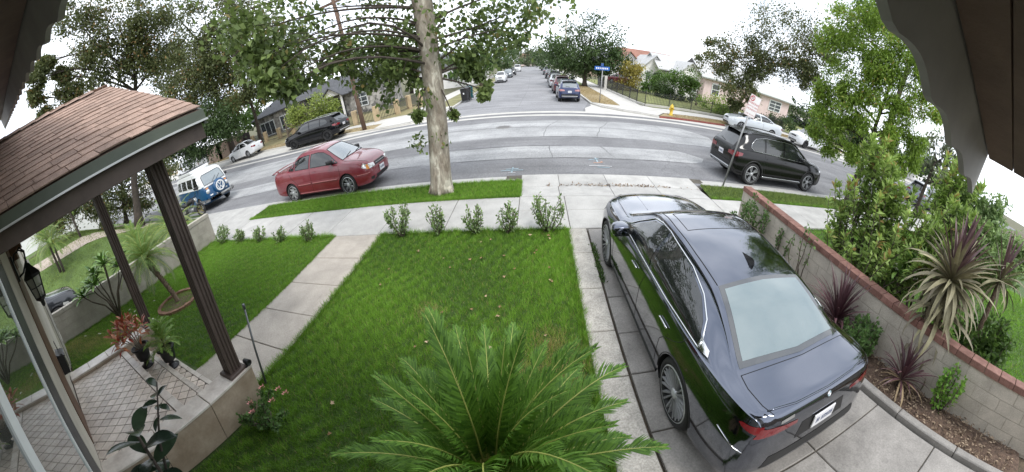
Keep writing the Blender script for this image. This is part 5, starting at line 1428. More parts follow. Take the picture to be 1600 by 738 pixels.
    # luggage rack / pop top
    mb = MB(); mb.bbox((-1.5, -.60, 1.93), (.55, .60, 2.06), .04); mb.build('pop_top', p_buswhite, c.root)
    mb = MB(); mb.bbox((-1.45, -.56, 2.062), (.50, .56, 2.09), .01); mb.build('solar_panel', m_dark_trim, c.root)
    c.mirrors(1.5, 1.22, m_plastic, .9); c.plate(1, .62); c.wheels('five', 8)
    return c
bus = build_bus()

# ---- motorcycle by the wall end
mo = thing('motorcycle', 'dark motorcycle with a yellow wheel rim parked beside the blue camper', 'motorcycle', (-16.2, 8.55, hill(-16.2)), R(20))
for x in (.68, -.62):
    mb = MB(); mb.lathe([(.24, -.04), (.31, -.045), (.33, 0), (.31, .045), (.24, .04)], 24, axis='Y', closed=True)
    t_ = mb.build('wheel', m_tyre, mo, (x, 0, .33))
    mb = MB(); mb.lathe([(.235, -.02), (.25, 0), (.235, .02)], 20, axis='Y'); 
    for k in range(8): mb.tube([(0, 0, 0), (.24 * math.cos(k * .785), 0, .24 * math.sin(k * .785))], .006, 4)
    mb.build('rim', M('rim_yellow', (.45, .36, .05), .4), t_)
for nm, pts, r_, mt in (('fork', [(.68, 0, .33), (.42, 0, .95)], .035, m_steel), ('handlebar', [(.36, -.36, 1.02), (.42, -.1, .98), (.42, .1, .98), (.36, .36, 1.02)], .018, m_plastic), ('frame', [(.42, 0, .85), (0, 0, .45), (-.3, 0, .4), (-.62, 0, .33)], .05, m_plastic),
                        ('exhaust', [(.1, -.14, .35), (-.3, -.16, .30), (-.8, -.17, .42)], .045, m_steel)):
    mb = MB(); mb.tube(pts, r_, 8); mb.build(nm, mt, mo)
mb = MB(); mb.tube([(.36, 0, .80), (.2, 0, .86), (-.02, 0, .80), (-.1, 0, .72)], [.05, .13, .13, .06], 10); mb.build('tank', m_plastic, mo)
mb = MB(); mb.tube([(-.1, 0, .75), (-.35, 0, .73), (-.7, 0, .82)], [.09, .13, .05], 8); mb.build('seat', m_plastic, mo)
mb = MB(); mb.tube([(.3, 0, .4), (-.1, 0, .42)], [.16, .17], 8); mb.build('engine', m_steel, mo)
mb = MB(); mb.tube([(.46, 0, .86), (.56, 0, .86)], [.06, .09], 10); mb.build('headlight', m_lamp, mo)
# ================================================================ FOLIAGE DATA: clump centre x, y, z and radius
VEG = {}
VEG['SYC'] = [(-3.7,8.2,2.93,0.75),(-4.09,8.0,3.16,0.7),(-4.3,7.31,3.33,0.6),(-4.43,6.61,3.48,0.5),(-4.27,5.51,3.35,0.45),(-4.53,5.25,3.62,0.5),(-4.75,5.02,3.84,0.45),(-4.16,4.97,3.13,0.3),(-4.42,4.72,3.37,0.3),(-3.26,8.39,2.83,0.5),(-1.61,8.35,2.69,0.34),(-1.44,8.38,2.56,0.32),(-1.25,8.29,2.15,0.2),(-1.94,7.7,1.74,0.1),(-2.74,7.47,1.85,0.1),(-1.54,8.36,2.88,0.36),(-2.99,7.63,3.05,0.5),(-4.12,7.95,3.61,0.9),(-4.49,6.49,4.01,0.9),(-4.88,5.43,4.39,0.9),(-2.92,8.45,3.69,0.95),(-1.77,8.8,3.35,0.9),(-0.79,8.43,3.43,0.8),(-3.4,8.21,4.1,1.0),(-1.98,8.69,3.97,1.2),(-4.33,7.07,4.59,1.1),(-0.51,8.91,3.82,1.0),(-5.16,5.01,4.84,0.9),(-3.2,8.15,4.81,1.2),(-1.58,8.64,4.65,1.2),(-4.52,6.18,5.03,1.0),(-0.05,8.35,4.29,1.0),(-3.93,7.55,5.63,1.2),(-2.28,8.2,5.63,1.2)]
VEG['A1'] = [(-21.25,7.71,10.77,1.78),(-20.71,9.37,10.4,1.93),(-20.37,10.77,9.41,1.78),(-19.66,12.28,8.91,1.78),(-20.33,7.6,9.0,1.33),(-20.08,5.8,9.23,0.96),(-19.8,4.55,8.77,0.74),(-20.04,3.83,8.47,0.67),(-19.77,10.84,10.92,1.93),(-20.34,8.67,12.03,1.85),(-19.04,12.33,10.54,1.93),(-20.33,5.86,10.64,0.67),(-19.21,4.22,10.62,0.67),(-19.44,5.07,11.42,0.59),(-19.56,3.69,9.99,0.52),(-19.28,10.49,12.41,1.93),(-18.37,12.32,12.02,1.93),(-19.74,8.37,13.48,1.48)]
VEG['A2'] = [(-35.83,23.56,12.54,3.36),(-34.28,24.38,10.04,3.36),(-33.59,27.3,10.61,3.36),(-32.68,27.08,7.35,2.66),(-33.55,23.61,7.48,2.8),(-35.44,22.81,9.56,2.8),(-31.96,29.23,10.47,3.08),(-33.76,25.97,13.73,3.36),(-31.68,28.75,12.99,3.36),(-29.66,31.03,12.36,3.08),(-31.05,28.27,15.85,3.64),(-28.64,31.03,15.08,3.36),(-32.82,25.39,17.34,3.36)]
VEG['A3'] = [(-25.3,25.02,8.19,1.5),(-24.94,25.69,6.46,1.4),(-26.86,23.8,5.62,1.2),(-23.77,26.71,6.88,1.3),(-25.04,25.75,5.09,1.2),(-22.54,27.68,7.38,1.4),(-25.79,24.87,6.16,1.0),(-21.59,28.07,9.2,1.8),(-22.4,26.96,10.91,1.8),(-21.09,28.74,7.69,1.4)]
VEG['BUSH'] = [(-31.04,17.99,5.7,2.18),(-30.18,19.45,5.26,2.33),(-29.08,21.13,4.71,2.33),(-30.23,19.53,3.63,2.18),(-31.22,17.9,3.64,1.89),(-28.78,21.61,3.38,1.89),(-28.87,23.7,4.53,1.89),(-31.72,16.87,5.01,1.45)]
VEG['A4'] = [(-25.78,3.18,3.79,1.3),(-25.4,5.43,3.74,1.5),(-24.82,7.68,3.78,1.6),(-24.17,9.53,3.73,1.7),(-23.55,11.02,2.96,1.5),(-23.13,9.47,2.08,1.4),(-25.93,1.47,3.85,1.2),(-24.34,5.69,2.42,1.2),(-23.76,7.76,2.28,1.4),(-26.37,9.2,4.65,1.6),(-27.45,5.11,4.81,1.4),(-25.24,11.98,4.58,1.5)]
VEG['LBUSH'] = [(-20.31,26.0,2.38,1.5),(-19.24,26.81,2.52,1.3),(-18.9,27.02,1.27,1.2),(-21.0,25.45,2.1,1.1),(-19.76,26.4,1.43,1.3),(-18.36,27.4,1.75,0.9)]
VEG['LBACK'] = [(-42.13,39.79,5.26,2.6),(-42.02,42.72,5.77,2.6),(-41.64,45.83,5.83,2.4),(-40.88,36.78,3.71,1.8),(-41.43,48.71,5.41,1.6),(-37.88,32.61,4.23,1.4)]
VEG['STL1'] = [(-23.48,49.61,6.19,2.5),(-21.51,53.78,5.77,2.5),(-18.79,56.92,5.35,2.5),(-22.91,53.01,8.06,3),(-19.81,56.4,7.86,3),(-25.3,48.57,7.83,2.5)]
VEG['STL2'] = [(-9.71,47.01,3.02,2.0),(-8.33,49.3,3.16,2.0),(-8.7,47.2,2.11,1.5),(-7.28,49.46,2.06,1.4),(-10.0,44.89,1.96,1.2),(-9.22,49.11,4.58,2.4),(-7.41,49.38,5.2,2.4)]
VEG['STL3'] = [(-7.17,74.65,3.41,2.6),(-8.43,74.51,4.24,2.6),(-6.03,94.8,3.72,2.8),(-6.79,84.69,5.37,3),(-8.85,69.44,2.84,1.6),(-5.0,109.87,4.5,3),(-7.61,79.48,7.65,4)]
VEG['STR1'] = [(3.46,43.86,2.77,2.0),(5.28,42.67,3.04,2.2),(7.17,42.4,3.14,2.2),(8.85,42.08,2.91,1.8),(10.08,42.82,3.44,1.6),(6.09,42.56,2.02,1.5),(4.66,43.74,1.79,1.3),(8.0,42.24,2.0,1.2),(4.19,43.76,4.52,2.6),(6.68,42.42,4.94,2.8),(8.92,42.02,4.61,2.4),(5.49,42.5,6.29,2.6)]
VEG['STR2'] = [(3.96,84.91,3.09,3),(2.78,109.96,3.94,3),(5.46,84.82,3.94,3),(1.13,149.99,3.93,3.5),(4.59,79.87,2.29,1.6),(3.75,94.88,5.78,4),(6.33,84.7,5.9,3.5)]
VEG['END'] = [(-12.13,189.61,3.49,4),(-7.39,199.86,4.27,5),(-2.05,199.98,4.42,5),(3.1,189.97,3.61,4),(-4.71,189.94,2.55,2.5),(0.03,180.0,2.14,2),(-7.25,199.8,7.87,5),(-0.19,199.92,8.3,5)]
VEG['YEL'] = [(11.1,40.51,2.53,1.4),(10.62,40.62,1.44,1.4),(11.83,40.27,1.23,1.0),(10.18,40.69,0.5,0.9),(11.86,40.29,2.28,0.9),(11.31,40.39,0.48,0.9)]
VEG['RB1'] = [(13.19,39.86,1.62,1.1),(14.14,39.54,2.11,1.0),(13.19,38.78,0.82,0.9),(12.71,38.92,0.55,0.6)]
VEG['RB2'] = [(14.58,37.22,1.13,1.2),(15.65,36.76,0.87,1.1),(16.7,36.29,0.74,1.0),(14.65,36.08,0.48,0.8),(17.74,35.79,0.63,0.8),(13.95,37.43,0.57,0.8)]
VEG['RB3'] = [(15.03,34.89,2.06,1.2),(15.99,34.47,2.51,1.1),(15.61,34.63,1.67,1.0),(14.35,35.18,2.25,0.7),(16.45,34.25,2.04,0.7)]
VEG['RB4'] = [(18.08,31.08,0.87,1.1),(17.56,31.34,0.38,0.9),(18.26,29.79,0.64,1.0),(18.83,29.41,0.34,0.8),(16.91,31.72,0.7,0.8),(17.82,30.02,0.17,0.7)]
VEG['RB5'] = [(25.91,30.41,0.82,1.1),(26.54,29.86,0.67,0.8),(25.59,30.65,0.29,0.7),(26.09,27.55,0.62,0.9)]
VEG['T6'] = [(14.51,27.37,3.97,1.2),(15.89,27.72,4.52,1.5),(17.36,26.81,4.69,1.6),(18.68,25.86,5.24,1.6),(20.05,24.79,5.44,1.5),(21.33,23.65,5.77,1.4),(16.69,26.12,3.11,1.3),(17.79,25.39,2.56,1.0),(16.26,25.8,2.02,1.1),(18.56,26.04,3.88,1.2),(20.62,24.16,6.58,1.6),(22.31,22.57,6.82,1.5),(22.34,22.78,5.12,1.2),(17.04,25.87,1.44,0.6),(17.32,26.73,5.77,1.8),(19.19,25.29,6.71,1.9),(20.99,23.55,8.06,2.0),(15.2,28.04,5.26,1.5),(17.52,26.34,7.49,2.2),(19.58,24.55,8.85,2.2),(22.5,21.98,8.57,1.8)]
VEG['T7'] = [(11.21,9.76,4.73,0.8),(11.57,9.2,5.26,0.85),(12.1,8.36,5.67,0.9),(12.56,7.63,5.73,0.8),(12.59,6.74,5.21,0.75),(12.91,6.29,4.68,0.7),(11.13,10.0,3.81,0.7),(11.28,9.03,3.88,0.75),(11.85,8.21,4.28,0.8),(12.48,7.21,4.28,0.75),(11.21,9.97,2.79,0.7),(11.43,8.93,2.68,0.65),(11.43,8.07,3.14,0.65),(12.06,7.09,3.13,0.6),(13.02,6.35,3.38,0.6),(13.04,6.35,2.65,0.6),(12.36,6.55,2.25,0.5),(11.6,9.47,1.9,0.55),(11.44,8.04,1.97,0.45),(11.43,10.46,2.09,0.45),(12.06,8.52,5.34,0.9),(11.19,9.37,6.15,1.0),(11.73,8.39,6.82,1.0),(10.78,10.09,5.36,0.9),(12.45,7.38,6.64,0.9),(11.02,9.12,7.21,1.1),(11.67,7.92,7.8,1.0),(10.46,10.05,6.53,1.0),(12.98,6.78,5.95,0.7),(11.29,10.59,3.51,0.6)]
VEG['T8B'] = [(18.58,17.16,8.72,1.6),(18.63,16.16,10.94,1.9),(19.34,14.02,12.97,2.2),(17.99,14.02,15.17,2.2),(17.89,15.2,13.87,2.0),(19.91,14.71,10.65,2.0)]
VEG['T7B'] = [(19.31,8.14,4.09,0.9),(19.67,7.3,3.57,0.9),(19.96,6.5,3.21,0.8),(18.75,6.97,2.62,0.7),(19.72,7.04,4.26,0.8),(19.37,8.11,2.98,0.6),(19.14,5.79,2.3,0.7)]
VEG['T8'] = [(5.6,3.47,2.6,0.16),(5.6,3.38,2.29,0.22),(5.6,3.11,1.95,0.28),(5.7,2.77,1.65,0.32),(5.6,3.19,1.43,0.3),(5.5,3.78,1.55,0.18),(5.4,3.71,1.21,0.22),(5.4,3.03,1.03,0.3),(5.5,2.56,1.27,0.32),(5.9,2.44,1.8,0.3),(5.5,2.15,1.37,0.3),(6.5,2.09,2.82,0.26),(6.5,1.84,2.62,0.28),(6.0,1.62,1.89,0.3),(5.9,1.54,2.14,0.34),(5.2,2.5,0.89,0.26),(5.1,1.94,1.07,0.28),(5.2,2.97,0.8,0.22),(5.3,3.6,0.92,0.18),(5.7,3.25,2.2,0.2),(5.6,3.42,1.65,0.2),(5.6,1.93,1.66,0.3),(5.4,1.43,1.65,0.3),(5.8,2.87,1.97,0.22),(5.0,1.61,1.28,0.25),(5.0,2.03,0.89,0.2)]
VEG['T9'] = [(6.8,1.94,2.23,0.36),(6.6,1.57,2.12,0.4),(6.5,1.74,1.79,0.34),(6.2,1.68,1.45,0.3),(6.3,1.33,1.63,0.36),(6.8,1.42,2.32,0.4),(6.5,0.89,2.09,0.42),(6.0,0.9,1.65,0.36),(6.0,0.45,1.86,0.4),(7.0,1.91,2.58,0.36),(7.0,1.29,2.55,0.4),(6.4,0.39,2.13,0.4)]
VEG['R9'] = [(42.06,45.54,2.05,2.2),(44.27,43.39,1.69,2.4),(46.73,40.73,1.36,2.4),(47.44,36.7,1.24,2.4),(49.49,33.88,0.91,2.4),(49.66,29.89,0.72,2.2),(51.2,27.24,1.61,2.0),(52.5,24.64,2.05,2.0),(51.88,21.09,2.21,2.0),(51.12,17.37,1.74,2.0),(50.08,13.98,1.72,2.0),(46.61,43.85,3.78,2.4),(49.49,40.58,3.14,2.6),(50.3,36.25,2.99,2.6),(51.16,31.34,2.69,2.4),(53.29,27.58,2.94,2.4),(54.84,24.33,3.47,2.4)]
# ================================================================ VEGETATION
RNG = np.random.default_rng(5)
L_syc = leaf_mat('leaf_sycamore', (0.040, 0.066, 0.018), (0.150, 0.205, 0.060), extra=(0.24, 0.19, 0.07))
L_olive = leaf_mat('leaf_olive', (0.035, 0.050, 0.016), (0.130, 0.150, 0.055), extra=(0.24, 0.15, 0.06))
L_dark = leaf_mat('leaf_dark', (0.018, 0.036, 0.012), (0.070, 0.115, 0.035))
L_mid = leaf_mat('leaf_mid', (0.028, 0.062, 0.014), (0.105, 0.180, 0.040))
L_bright = leaf_mat('leaf_bright', (0.095, 0.165, 0.020), (0.270, 0.390, 0.065), extra=(0.30, 0.24, 0.06))
L_lime = leaf_mat('leaf_lime', (0.100, 0.150, 0.022), (0.290, 0.350, 0.090))
L_yellow = leaf_mat('leaf_yellow', (0.120, 0.110, 0.020), (0.380, 0.320, 0.085))
L_shrub = leaf_mat('leaf_shrub', (0.095, 0.165, 0.034), (0.330, 0.450, 0.120), extra=(0.34, 0.24, 0.09))
L_hedge = leaf_mat('leaf_hedge', (0.065, 0.120, 0.035), (0.250, 0.350, 0.130))
L_greyg = leaf_mat('leaf_greygreen', (0.060, 0.080, 0.045), (0.190, 0.215, 0.130))
m_bark = M('bark_brown', (0.115, 0.092, 0.070), 0.95, var=0.35, vs=5, bump=0.8, bs=25, fine=0.3, fs=40)
m_bark_dark = M('bark_dark', (0.06, 0.048, 0.038), 0.95, var=0.35, vs=5, bump=0.6, bs=25)
m_bark_pale = M('bark_pale', (0.30, 0.26, 0.205), 0.9, var=0.25, vs=3, bump=0.4, bs=25)
# sycamore bark: flaking plates of tan, grey and pale cream
m_bark_syc, nt, b = new_mat('bark_sycamore'); p = opos(nt)
mpn = N(nt, 'ShaderNodeMapping'); mpn.inputs['Scale'].default_value = (1, 1, .42); nt.links.new(p, mpn.inputs[0])
n1 = tnoise(nt, mpn.outputs[0], 5.5, 5, .62, .6); n2 = tnoise(nt, mpn.outputs[0], 17, 4, .6)
r1 = ramp(nt, [(0.38, (0.19, 0.158, 0.12)), (0.46, (0.275, 0.24, 0.19)), (0.55, (0.31, 0.28, 0.225)), (0.60, (0.46, 0.43, 0.35)), (0.70, (0.52, 0.49, 0.41))]); nt.links.new(n1, r1.inputs[0])
r2 = ramp(nt, [(0.3, (.72,) * 3), (0.7, (1.18,) * 3)]); nt.links.new(n2, r2.inputs[0])
nt.links.new(mixc(nt, 1.0, r1.outputs[0], r2.outputs[0], 'MULTIPLY'), b.inputs['Base Color']); b.inputs['Roughness'].default_value = .9
bp = N(nt, 'ShaderNodeBump'); bp.inputs['Strength'].default_value = .6; bp.inputs['Distance'].default_value = .02; nt.links.new(n1, bp.inputs['Height']); nt.links.new(bp.outputs[0], b.inputs['Normal'])

def leaves_np(P, L_, W_, rng, up=0.35, jit=0.35, dirs=None, droop=0.0, fold=0.25):
    """One folded quad per leaf at the points P."""
    n = len(P)
    d = rng.normal(size=(n, 3)) if dirs is None else dirs + rng.normal(size=(n, 3)) * 0.45
    d[:, 2] -= droop
    d /= np.linalg.norm(d, axis=1, keepdims=True) + 1e-9
    nr = rng.normal(size=(n, 3)); nr[:, 2] = np.abs(nr[:, 2]) + up
    s_ = np.cross(d, nr); s_ /= np.linalg.norm(s_, axis=1, keepdims=True) + 1e-9
    nn = np.cross(s_, d)
    l = L_ * (1 + jit * rng.uniform(-1, 1, (n, 1))); w_ = W_ * (1 + jit * rng.uniform(-1, 1, (n, 1)))
    V = np.empty((n, 4, 3))
    V[:, 0] = P; V[:, 1] = P + d * l * .45 + s_ * w_ * .5 + nn * l * fold * .5; V[:, 2] = P + d * l; V[:, 3] = P + d * l * .45 - s_ * w_ * .5 + nn * l * fold * .5
    F = np.arange(n * 4).reshape(n, 4)
    return V.reshape(-1, 3), F
def crown_points(clumps, dens, rng, sub=9, flat=0.8, shell=0.55):
    P = []; T = []
    for (x, y, z, r) in clumps:
        k = max(3, int(sub * (0.6 + rng.random() * .8)))
        tc = rng.random()
        for _ in range(k):
            v = rng.normal(size=3); v /= np.linalg.norm(v); c = np.array([x, y, z]) + v * r * (shell + (1 - shell) * rng.random()) * np.array([1, 1, flat])
            n = int(dens * (0.5 + rng.random()))
            q = rng.normal(size=(n, 3)) * r * rng.uniform(.16, .34) * np.array([1, 1, .75]) + c
            P.append(q); T.append(np.clip(rng.normal(.25 + .35 * tc + .25 * rng.random(), .2, n), 0, 1))
    return np.concatenate(P), np.concatenate(T)
def limb(mb, a, b_, r0, r1, rng, sag=0.1, n=6, sides=6):
    a, b_ = Vector(a), Vector(b_); pts = []; rad = []
    l = (b_ - a).length; o1 = Vector(rng.normal(size=3)) * l * .06
    for i in range(n + 1):
        t = i / n
        p = a.lerp(b_, t) + Vector((0, 0, math.sin(t * math.pi) * l * sag)) + o1 * math.sin(t * math.pi)
        pts.append(p); rad.append(lerp(r0, r1, t))
    mb.tube(pts, rad, sides)
    return pts
def tree(name, label, trunk, r0, clumps, mat, bark, leaf=(.3, .2), dens=40, sub=9, group=None, cat='tree', twigs=True, up=.35, droop=.2, flat=.85, seed=0, shell=.5, r1=None, limb_r=.3, extra_limbs=(), limb_z=.35, flare=.55, limb_mat=None):
    """trunk: points from the ground up; each clump gets a limb from the trunk."""
    rng = np.random.default_rng(seed + 17)
    base = Vector(trunk[0]); t = thing(name, label, cat, tuple(base), 0, group)
    mb = MB(); tp = [Vector(p) - base for p in trunk]
    sm = []
    for i in range(len(tp) - 1):
        for k in range(4): sm.append(tp[i].lerp(tp[i + 1], k / 4))
    sm.append(tp[-1]); n = len(sm); r1 = r1 or r0 * .45
    rad = [lerp(r0, r1, i / (n - 1)) * (1 + flare * math.exp(-i * 2.2 / max(1, n / 9))) for i in range(n)]
    mb.tube(sm, rad, 14)
    mbl = MB()
    if twigs:
        for (x, y, z, r) in clumps:
            c = Vector((x, y, z)) - base
            # leave the trunk at a point below the clump
            best = min(range(n), key=lambda i: (sm[i] - c).length + max(0, sm[i].z - c.z + .3 * r) * 3)
            best = max(best, int(n * limb_z))
            rr = min(rad[best] * .55, limb_r * r0 + .012)
            pts = limb(mbl, sm[best], c, rr, rr * .3, rng, .08, 6, 6)
            for k in range(3):
                v = Vector(rng.normal(size=3)); v.normalize()
                limb(mbl, pts[3 + k], c + v * r * .8, rr * .35, rr * .1, rng, .05, 4, 4)
    for (a, b_, ra, rb) in extra_limbs: limb(mb, Vector(a) - base, Vector(b_) - base, ra, rb, rng, .06, 8, 10)
    mb.build('trunk', bark, t)
    if twigs: mbl.build('branches', limb_mat or bark, t)
    P, T = crown_points(clumps, dens, rng, sub, flat, shell)
    V, F = leaves_np(P - np.array(base), leaf[0], leaf[1], rng, up=up, droop=droop)
    o = obj('crown', np_mesh('crown', V, F, mat, T), t); o['kind'] = 'stuff'
    return t
def shrub(name, label, loc, h, r, n, mat, leaf, group=None, stems=9, seed=0, bark=None, cat='shrub', top=.5, leggy=.25, flowers=None):
    rng = np.random.default_rng(seed + 3); t = thing(name, label, cat, loc, 0, group)
    mb = MB(); P = []; D = []
    for s_ in range(stems):
        a = rng.uniform(0, 2 * math.pi); rr = r * math.sqrt(rng.random()); hh = h * rng.uniform(.7, 1.0) * (1 - .25 * (rr / r) ** 2)
        tip = Vector((rr * math.cos(a), rr * math.sin(a), hh)); b0 = Vector((rng.normal() * r * .12, rng.normal() * r * .12, 0))
        pts = [b0.lerp(tip, k / 5) + Vector((rng.normal(), rng.normal(), 0)) * r * .04 + Vector((math.cos(a), math.sin(a), 0)) * rr * .25 * math.sin(k / 5 * math.pi) for k in range(6)]
        mb.tube(pts, [.006 + .006 * (1 - k / 5) * h for k in range(6)], 5)
        m = int(n / stems)
        u = leggy + (1 - leggy) * rng.random(m) ** .8
        for q in u:
            f = q * 5; i = min(4, int(f)); p = pts[i].lerp(pts[i + 1], f - i); P.append(tuple(p)); D.append((math.cos(a) * .4, math.sin(a) * .4, .7))
    P = np.array(P); D = np.array(D); spread = leaf[0] * .9
    off_ = rng.normal(size=P.shape); off_ /= np.linalg.norm(off_, axis=1, keepdims=True)
    V, F = leaves_np(P + off_ * spread * rng.random((len(P), 1)), leaf[0], leaf[1], rng, dirs=off_ * .8 + D * .7)
    mb.build('stems', bark or m_bark, t)
    o = obj('foliage', np_mesh('foliage', V, F, mat, np.clip(rng.normal(.5, .25, len(P)), 0, 1)), t); o['kind'] = 'stuff'
    return t

# ---- the street sycamore in front
SY = VEG['SYC']
SYT = [(-2.60, 8.12, -.03), (-2.56, 8.14, .6), (-2.50, 8.16, 1.4), (-2.46, 8.18, 2.3), (-2.44, 8.2, 3.4), (-2.4, 8.2, 4.8), (-2.3, 8.2, 6.5)]
syc = tree('sycamore_tree', 'tall street tree with mottled flaking trunk on the grass verge', SYT, .285, SY, L_syc, m_bark_syc, (.125, .105), 44, 8, seed=1, r1=.22, limb_r=.07, shell=.45, droop=.6, limb_z=.55, flare=.22, limb_mat=m_bark_dark)
# roots flaring and bare soil round the foot
mb = MB(); rr = random.Random(4)
for k in range(9):
    a = k * .7 + rr.uniform(-.2, .2); l = rr.uniform(.12, .3)
    mb.tube([(0, 0, .28), (.24 * math.cos(a), .22 * math.sin(a), .13), ((.24 + l * .5) * math.cos(a), (.22 + l * .3) * math.sin(a), .03), ((.24 + l) * math.cos(a), (.22 + l * .4) * math.sin(a), -.04)], [.12, .10, .06, .02], 8)
mb.build('roots', m_bark_syc, syc)
# small shoots on the trunk
rng = np.random.default_rng(8); P = []
for (x, y, z) in ((-.45, -.25, 1.32), (-.33, -.22, 1.22), (.24, -.2, 1.24), (-.1, -.3, 2.0), (.1, -.3, 2.2), (-.15, -.3, 2.4)):
    P.append(rng.normal(size=(26, 3)) * .10 + np.array([x, y, z]))
P = np.concatenate(P); V, F = leaves_np(P, .11, .085, rng, droop=.5)
o = obj('shoots', np_mesh('shoots', V, F, L_syc, rng.random(len(P))), syc); o['kind'] = 'stuff'

# ---- trees behind the porch and across the street on the left
def zt(x): return hill(x)
tree('tall_tree', 'tall olive green tree behind the porch roof, leftmost of the far trees', [(-22.8, 7.6, .6), (-22.4, 8.2, 3), (-21.8, 9.5, 6), (-21.3, 11, 9)], .30, VEG['A1'], L_olive, m_bark_dark, (.17, .12), 190, 13, seed=2, group='trees beyond the street on the left')
tree('tall_tree', 'dense olive green tree rising behind the porch roof corner', [(-36.5, 28.5, zt(-36)), (-36, 28.5, 5), (-35.5, 28.4, 10), (-35, 28.4, 15)], .42, VEG['A2'], L_olive, m_bark_dark, (.29, .20), 210, 13, seed=3, group='trees beyond the street on the left')
tree('tall_tree', 'open airy tree with sky gaps and thin dark trunk left of the grey roofed house', [(-29.0, 27.0, zt(-29)), (-28.3, 26.8, 4), (-28.0, 26.5, 8), (-27.5, 26, 12)], .22, VEG['A3'], L_olive, m_bark_dark, (.24, .16), 90, 10, seed=4, group='trees beyond the street on the left')
tree('bushy_tree', 'rounded dark green bushy tree above the white van and tan wall', [(-33.0, 27.6, zt(-33)), (-32.8, 27.6, 2), (-32.6, 27.5, 4)], .2, VEG['BUSH'], L_dark, m_bark_dark, (.25, .16), 180, 12, seed=5)
tree('hedge_trees', 'olive mass of trees seen under the porch roof between the posts', [(-25.0, 7.4, 1.0), (-24.8, 7.6, 2), (-24.5, 8.2, 4)], .2, VEG['A4'], L_olive, m_bark_dark, (.18, .12), 130, 11, seed=6)
tree('leafy_bush', 'yellow green rounded bush in front of the grey roofed house', [(-23.3, 25.5, zt(-23)), (-23.2, 25.6, 1.2), (-23.2, 25.6, 2.4)], .14, VEG['LBUSH'], L_lime, m_bark, (.19, .11), 120, 11, seed=7, cat='bush')
tree('tall_tree', 'mid green trees behind the ridge of the grey roofed house', [(-43, 40, .8), (-43, 40.5, 3), (-42, 41, 6)], .3, VEG['LBACK'], L_mid, m_bark_dark, (.5, .34), 50, 9, seed=8)
tree('tall_tree', 'distant green tree behind the sycamore trunk, beyond the stone house', [(-20, 54, .1), (-20, 54.5, 4), (-20, 55, 8)], .3, VEG['STL1'], L_mid, m_bark_dark, (.5, .34), 44, 9, seed=9)
tree('street_tree', 'green street tree beyond the wheeled bins on the side street', [(-7.6, 48.5, 0), (-7.7, 48.6, 2.2), (-7.9, 48.8, 5)], .2, VEG['STL2'], L_mid, m_bark, (.36, .26), 46, 9, seed=10, group='trees along the side street')
tree('street_tree', 'dark street tree over the second parked car of the left row', [(-7.6, 78, 0), (-7.6, 78, 3), (-7.8, 79, 7)], .3, VEG['STL3'], L_dark, m_bark_dark, (.55, .4), 44, 9, seed=11, group='trees along the side street')
tree('street_tree', 'broad dark green tree behind the blue street sign', [(6.0, 42.3, 0), (6.0, 42.3, 1.6), (6.2, 42.4, 3.0), (6.6, 42.6, 5.5)], .26, VEG['STR1'], L_dark, m_bark_dark, (.26, .18), 110, 11, seed=12, group='trees along the side street')
tree('street_tree', 'distant dark tree over the far end of the right row of cars', [(6.8, 95, 0), (6.8, 95, 3), (6.8, 96, 7)], .3, VEG['STR2'], L_dark, m_bark_dark, (.6, .42), 40, 9, seed=13, group='trees along the side street')
tree('far_trees', 'hazy trees closing the far end of the side street', [(2, 205, 0), (2, 205, 3), (2, 205, 6)], .4, VEG['END'], L_greyg, m_bark_dark, (1.0, .8), 40, 9, seed=14)
# ---- right side
tree('yellow_tree', 'yellowing tree beside the porch of the red roofed house', [(11.3, 40.8, 0), (11.3, 40.8, 1.0), (11.2, 40.8, 2.2)], .11, VEG['YEL'], L_yellow, m_bark, (.22, .14), 60, 11, seed=15)
tree('bush', 'green bush with flowers at the left of the white arched porch', [(14.6, 39, 0), (14.6, 39, .8)], .08, VEG['RB1'], L_mid, m_bark, (.2, .13), 50, 10, seed=16, cat='bush', group='bushes in front of the pink house')
tree('bush', 'dark low bushes below the arched porch', [(16.8, 36.8, 0), (16.8, 36.8, .6)], .08, VEG['RB2'], L_dark, m_bark, (.2, .12), 60, 11, seed=17, cat='bush', group='bushes in front of the pink house')
tree('small_tree', 'small round green tree in front of the arched porch', [(17.1, 33.8, 0), (17.1, 33.9, 1), (17.1, 33.9, 2.2)], .1, VEG['RB3'], L_mid, m_bark, (.19, .12), 70, 11, seed=18)
tree('bush', 'bright green bush below the sash window of the pink house', [(20.2, 30, 0), (20.2, 30, .5)], .06, VEG['RB4'], L_bright, m_bark, (.17, .1), 60, 11, seed=19, cat='bush', group='bushes in front of the pink house')
tree('bush', 'dark bush below the double window at the pink house end', [(26.6, 30.4, 0), (26.6, 30.4, .5)], .06, VEG['RB5'], L_dark, m_bark, (.2, .12), 60, 11, seed=20, cat='bush', group='bushes in front of the pink house')
tree('street_tree', 'mottled tree with pale leaning trunk in front of the pink house', [(17.6, 26.9, 0), (18.3, 27, 1.8), (18.9, 27, 3.2), (19.3, 27.1, 5.5)], .19, VEG['T6'], L_olive, m_bark_pale, (.175, .125), 135, 10, seed=21)
T7T = [(11.8, 7.9, -.03), (12.05, 8.0, .9), (12.35, 8.1, 1.8), (12.45, 8.15, 3.0), (12.5, 8.2, 4.5), (12.6, 8.3, 6.2)]
tree('feathery_tree', 'bright yellow green feathery tree on the verge right of the block wall', T7T, .14, VEG['T7'], L_bright, m_bark_dark, (.165, .05), 130, 12, seed=22, r1=.05, droop=.5, shell=.4)
tree('tall_tree', 'tall green tree rising high behind the feathery tree', [(24, 14.5, 0), (24, 14.5, 4), (23.5, 14.5, 9), (23, 14.5, 13)], .3, VEG['T8B'], L_mid, m_bark_dark, (.24, .16), 120, 9, seed=24)
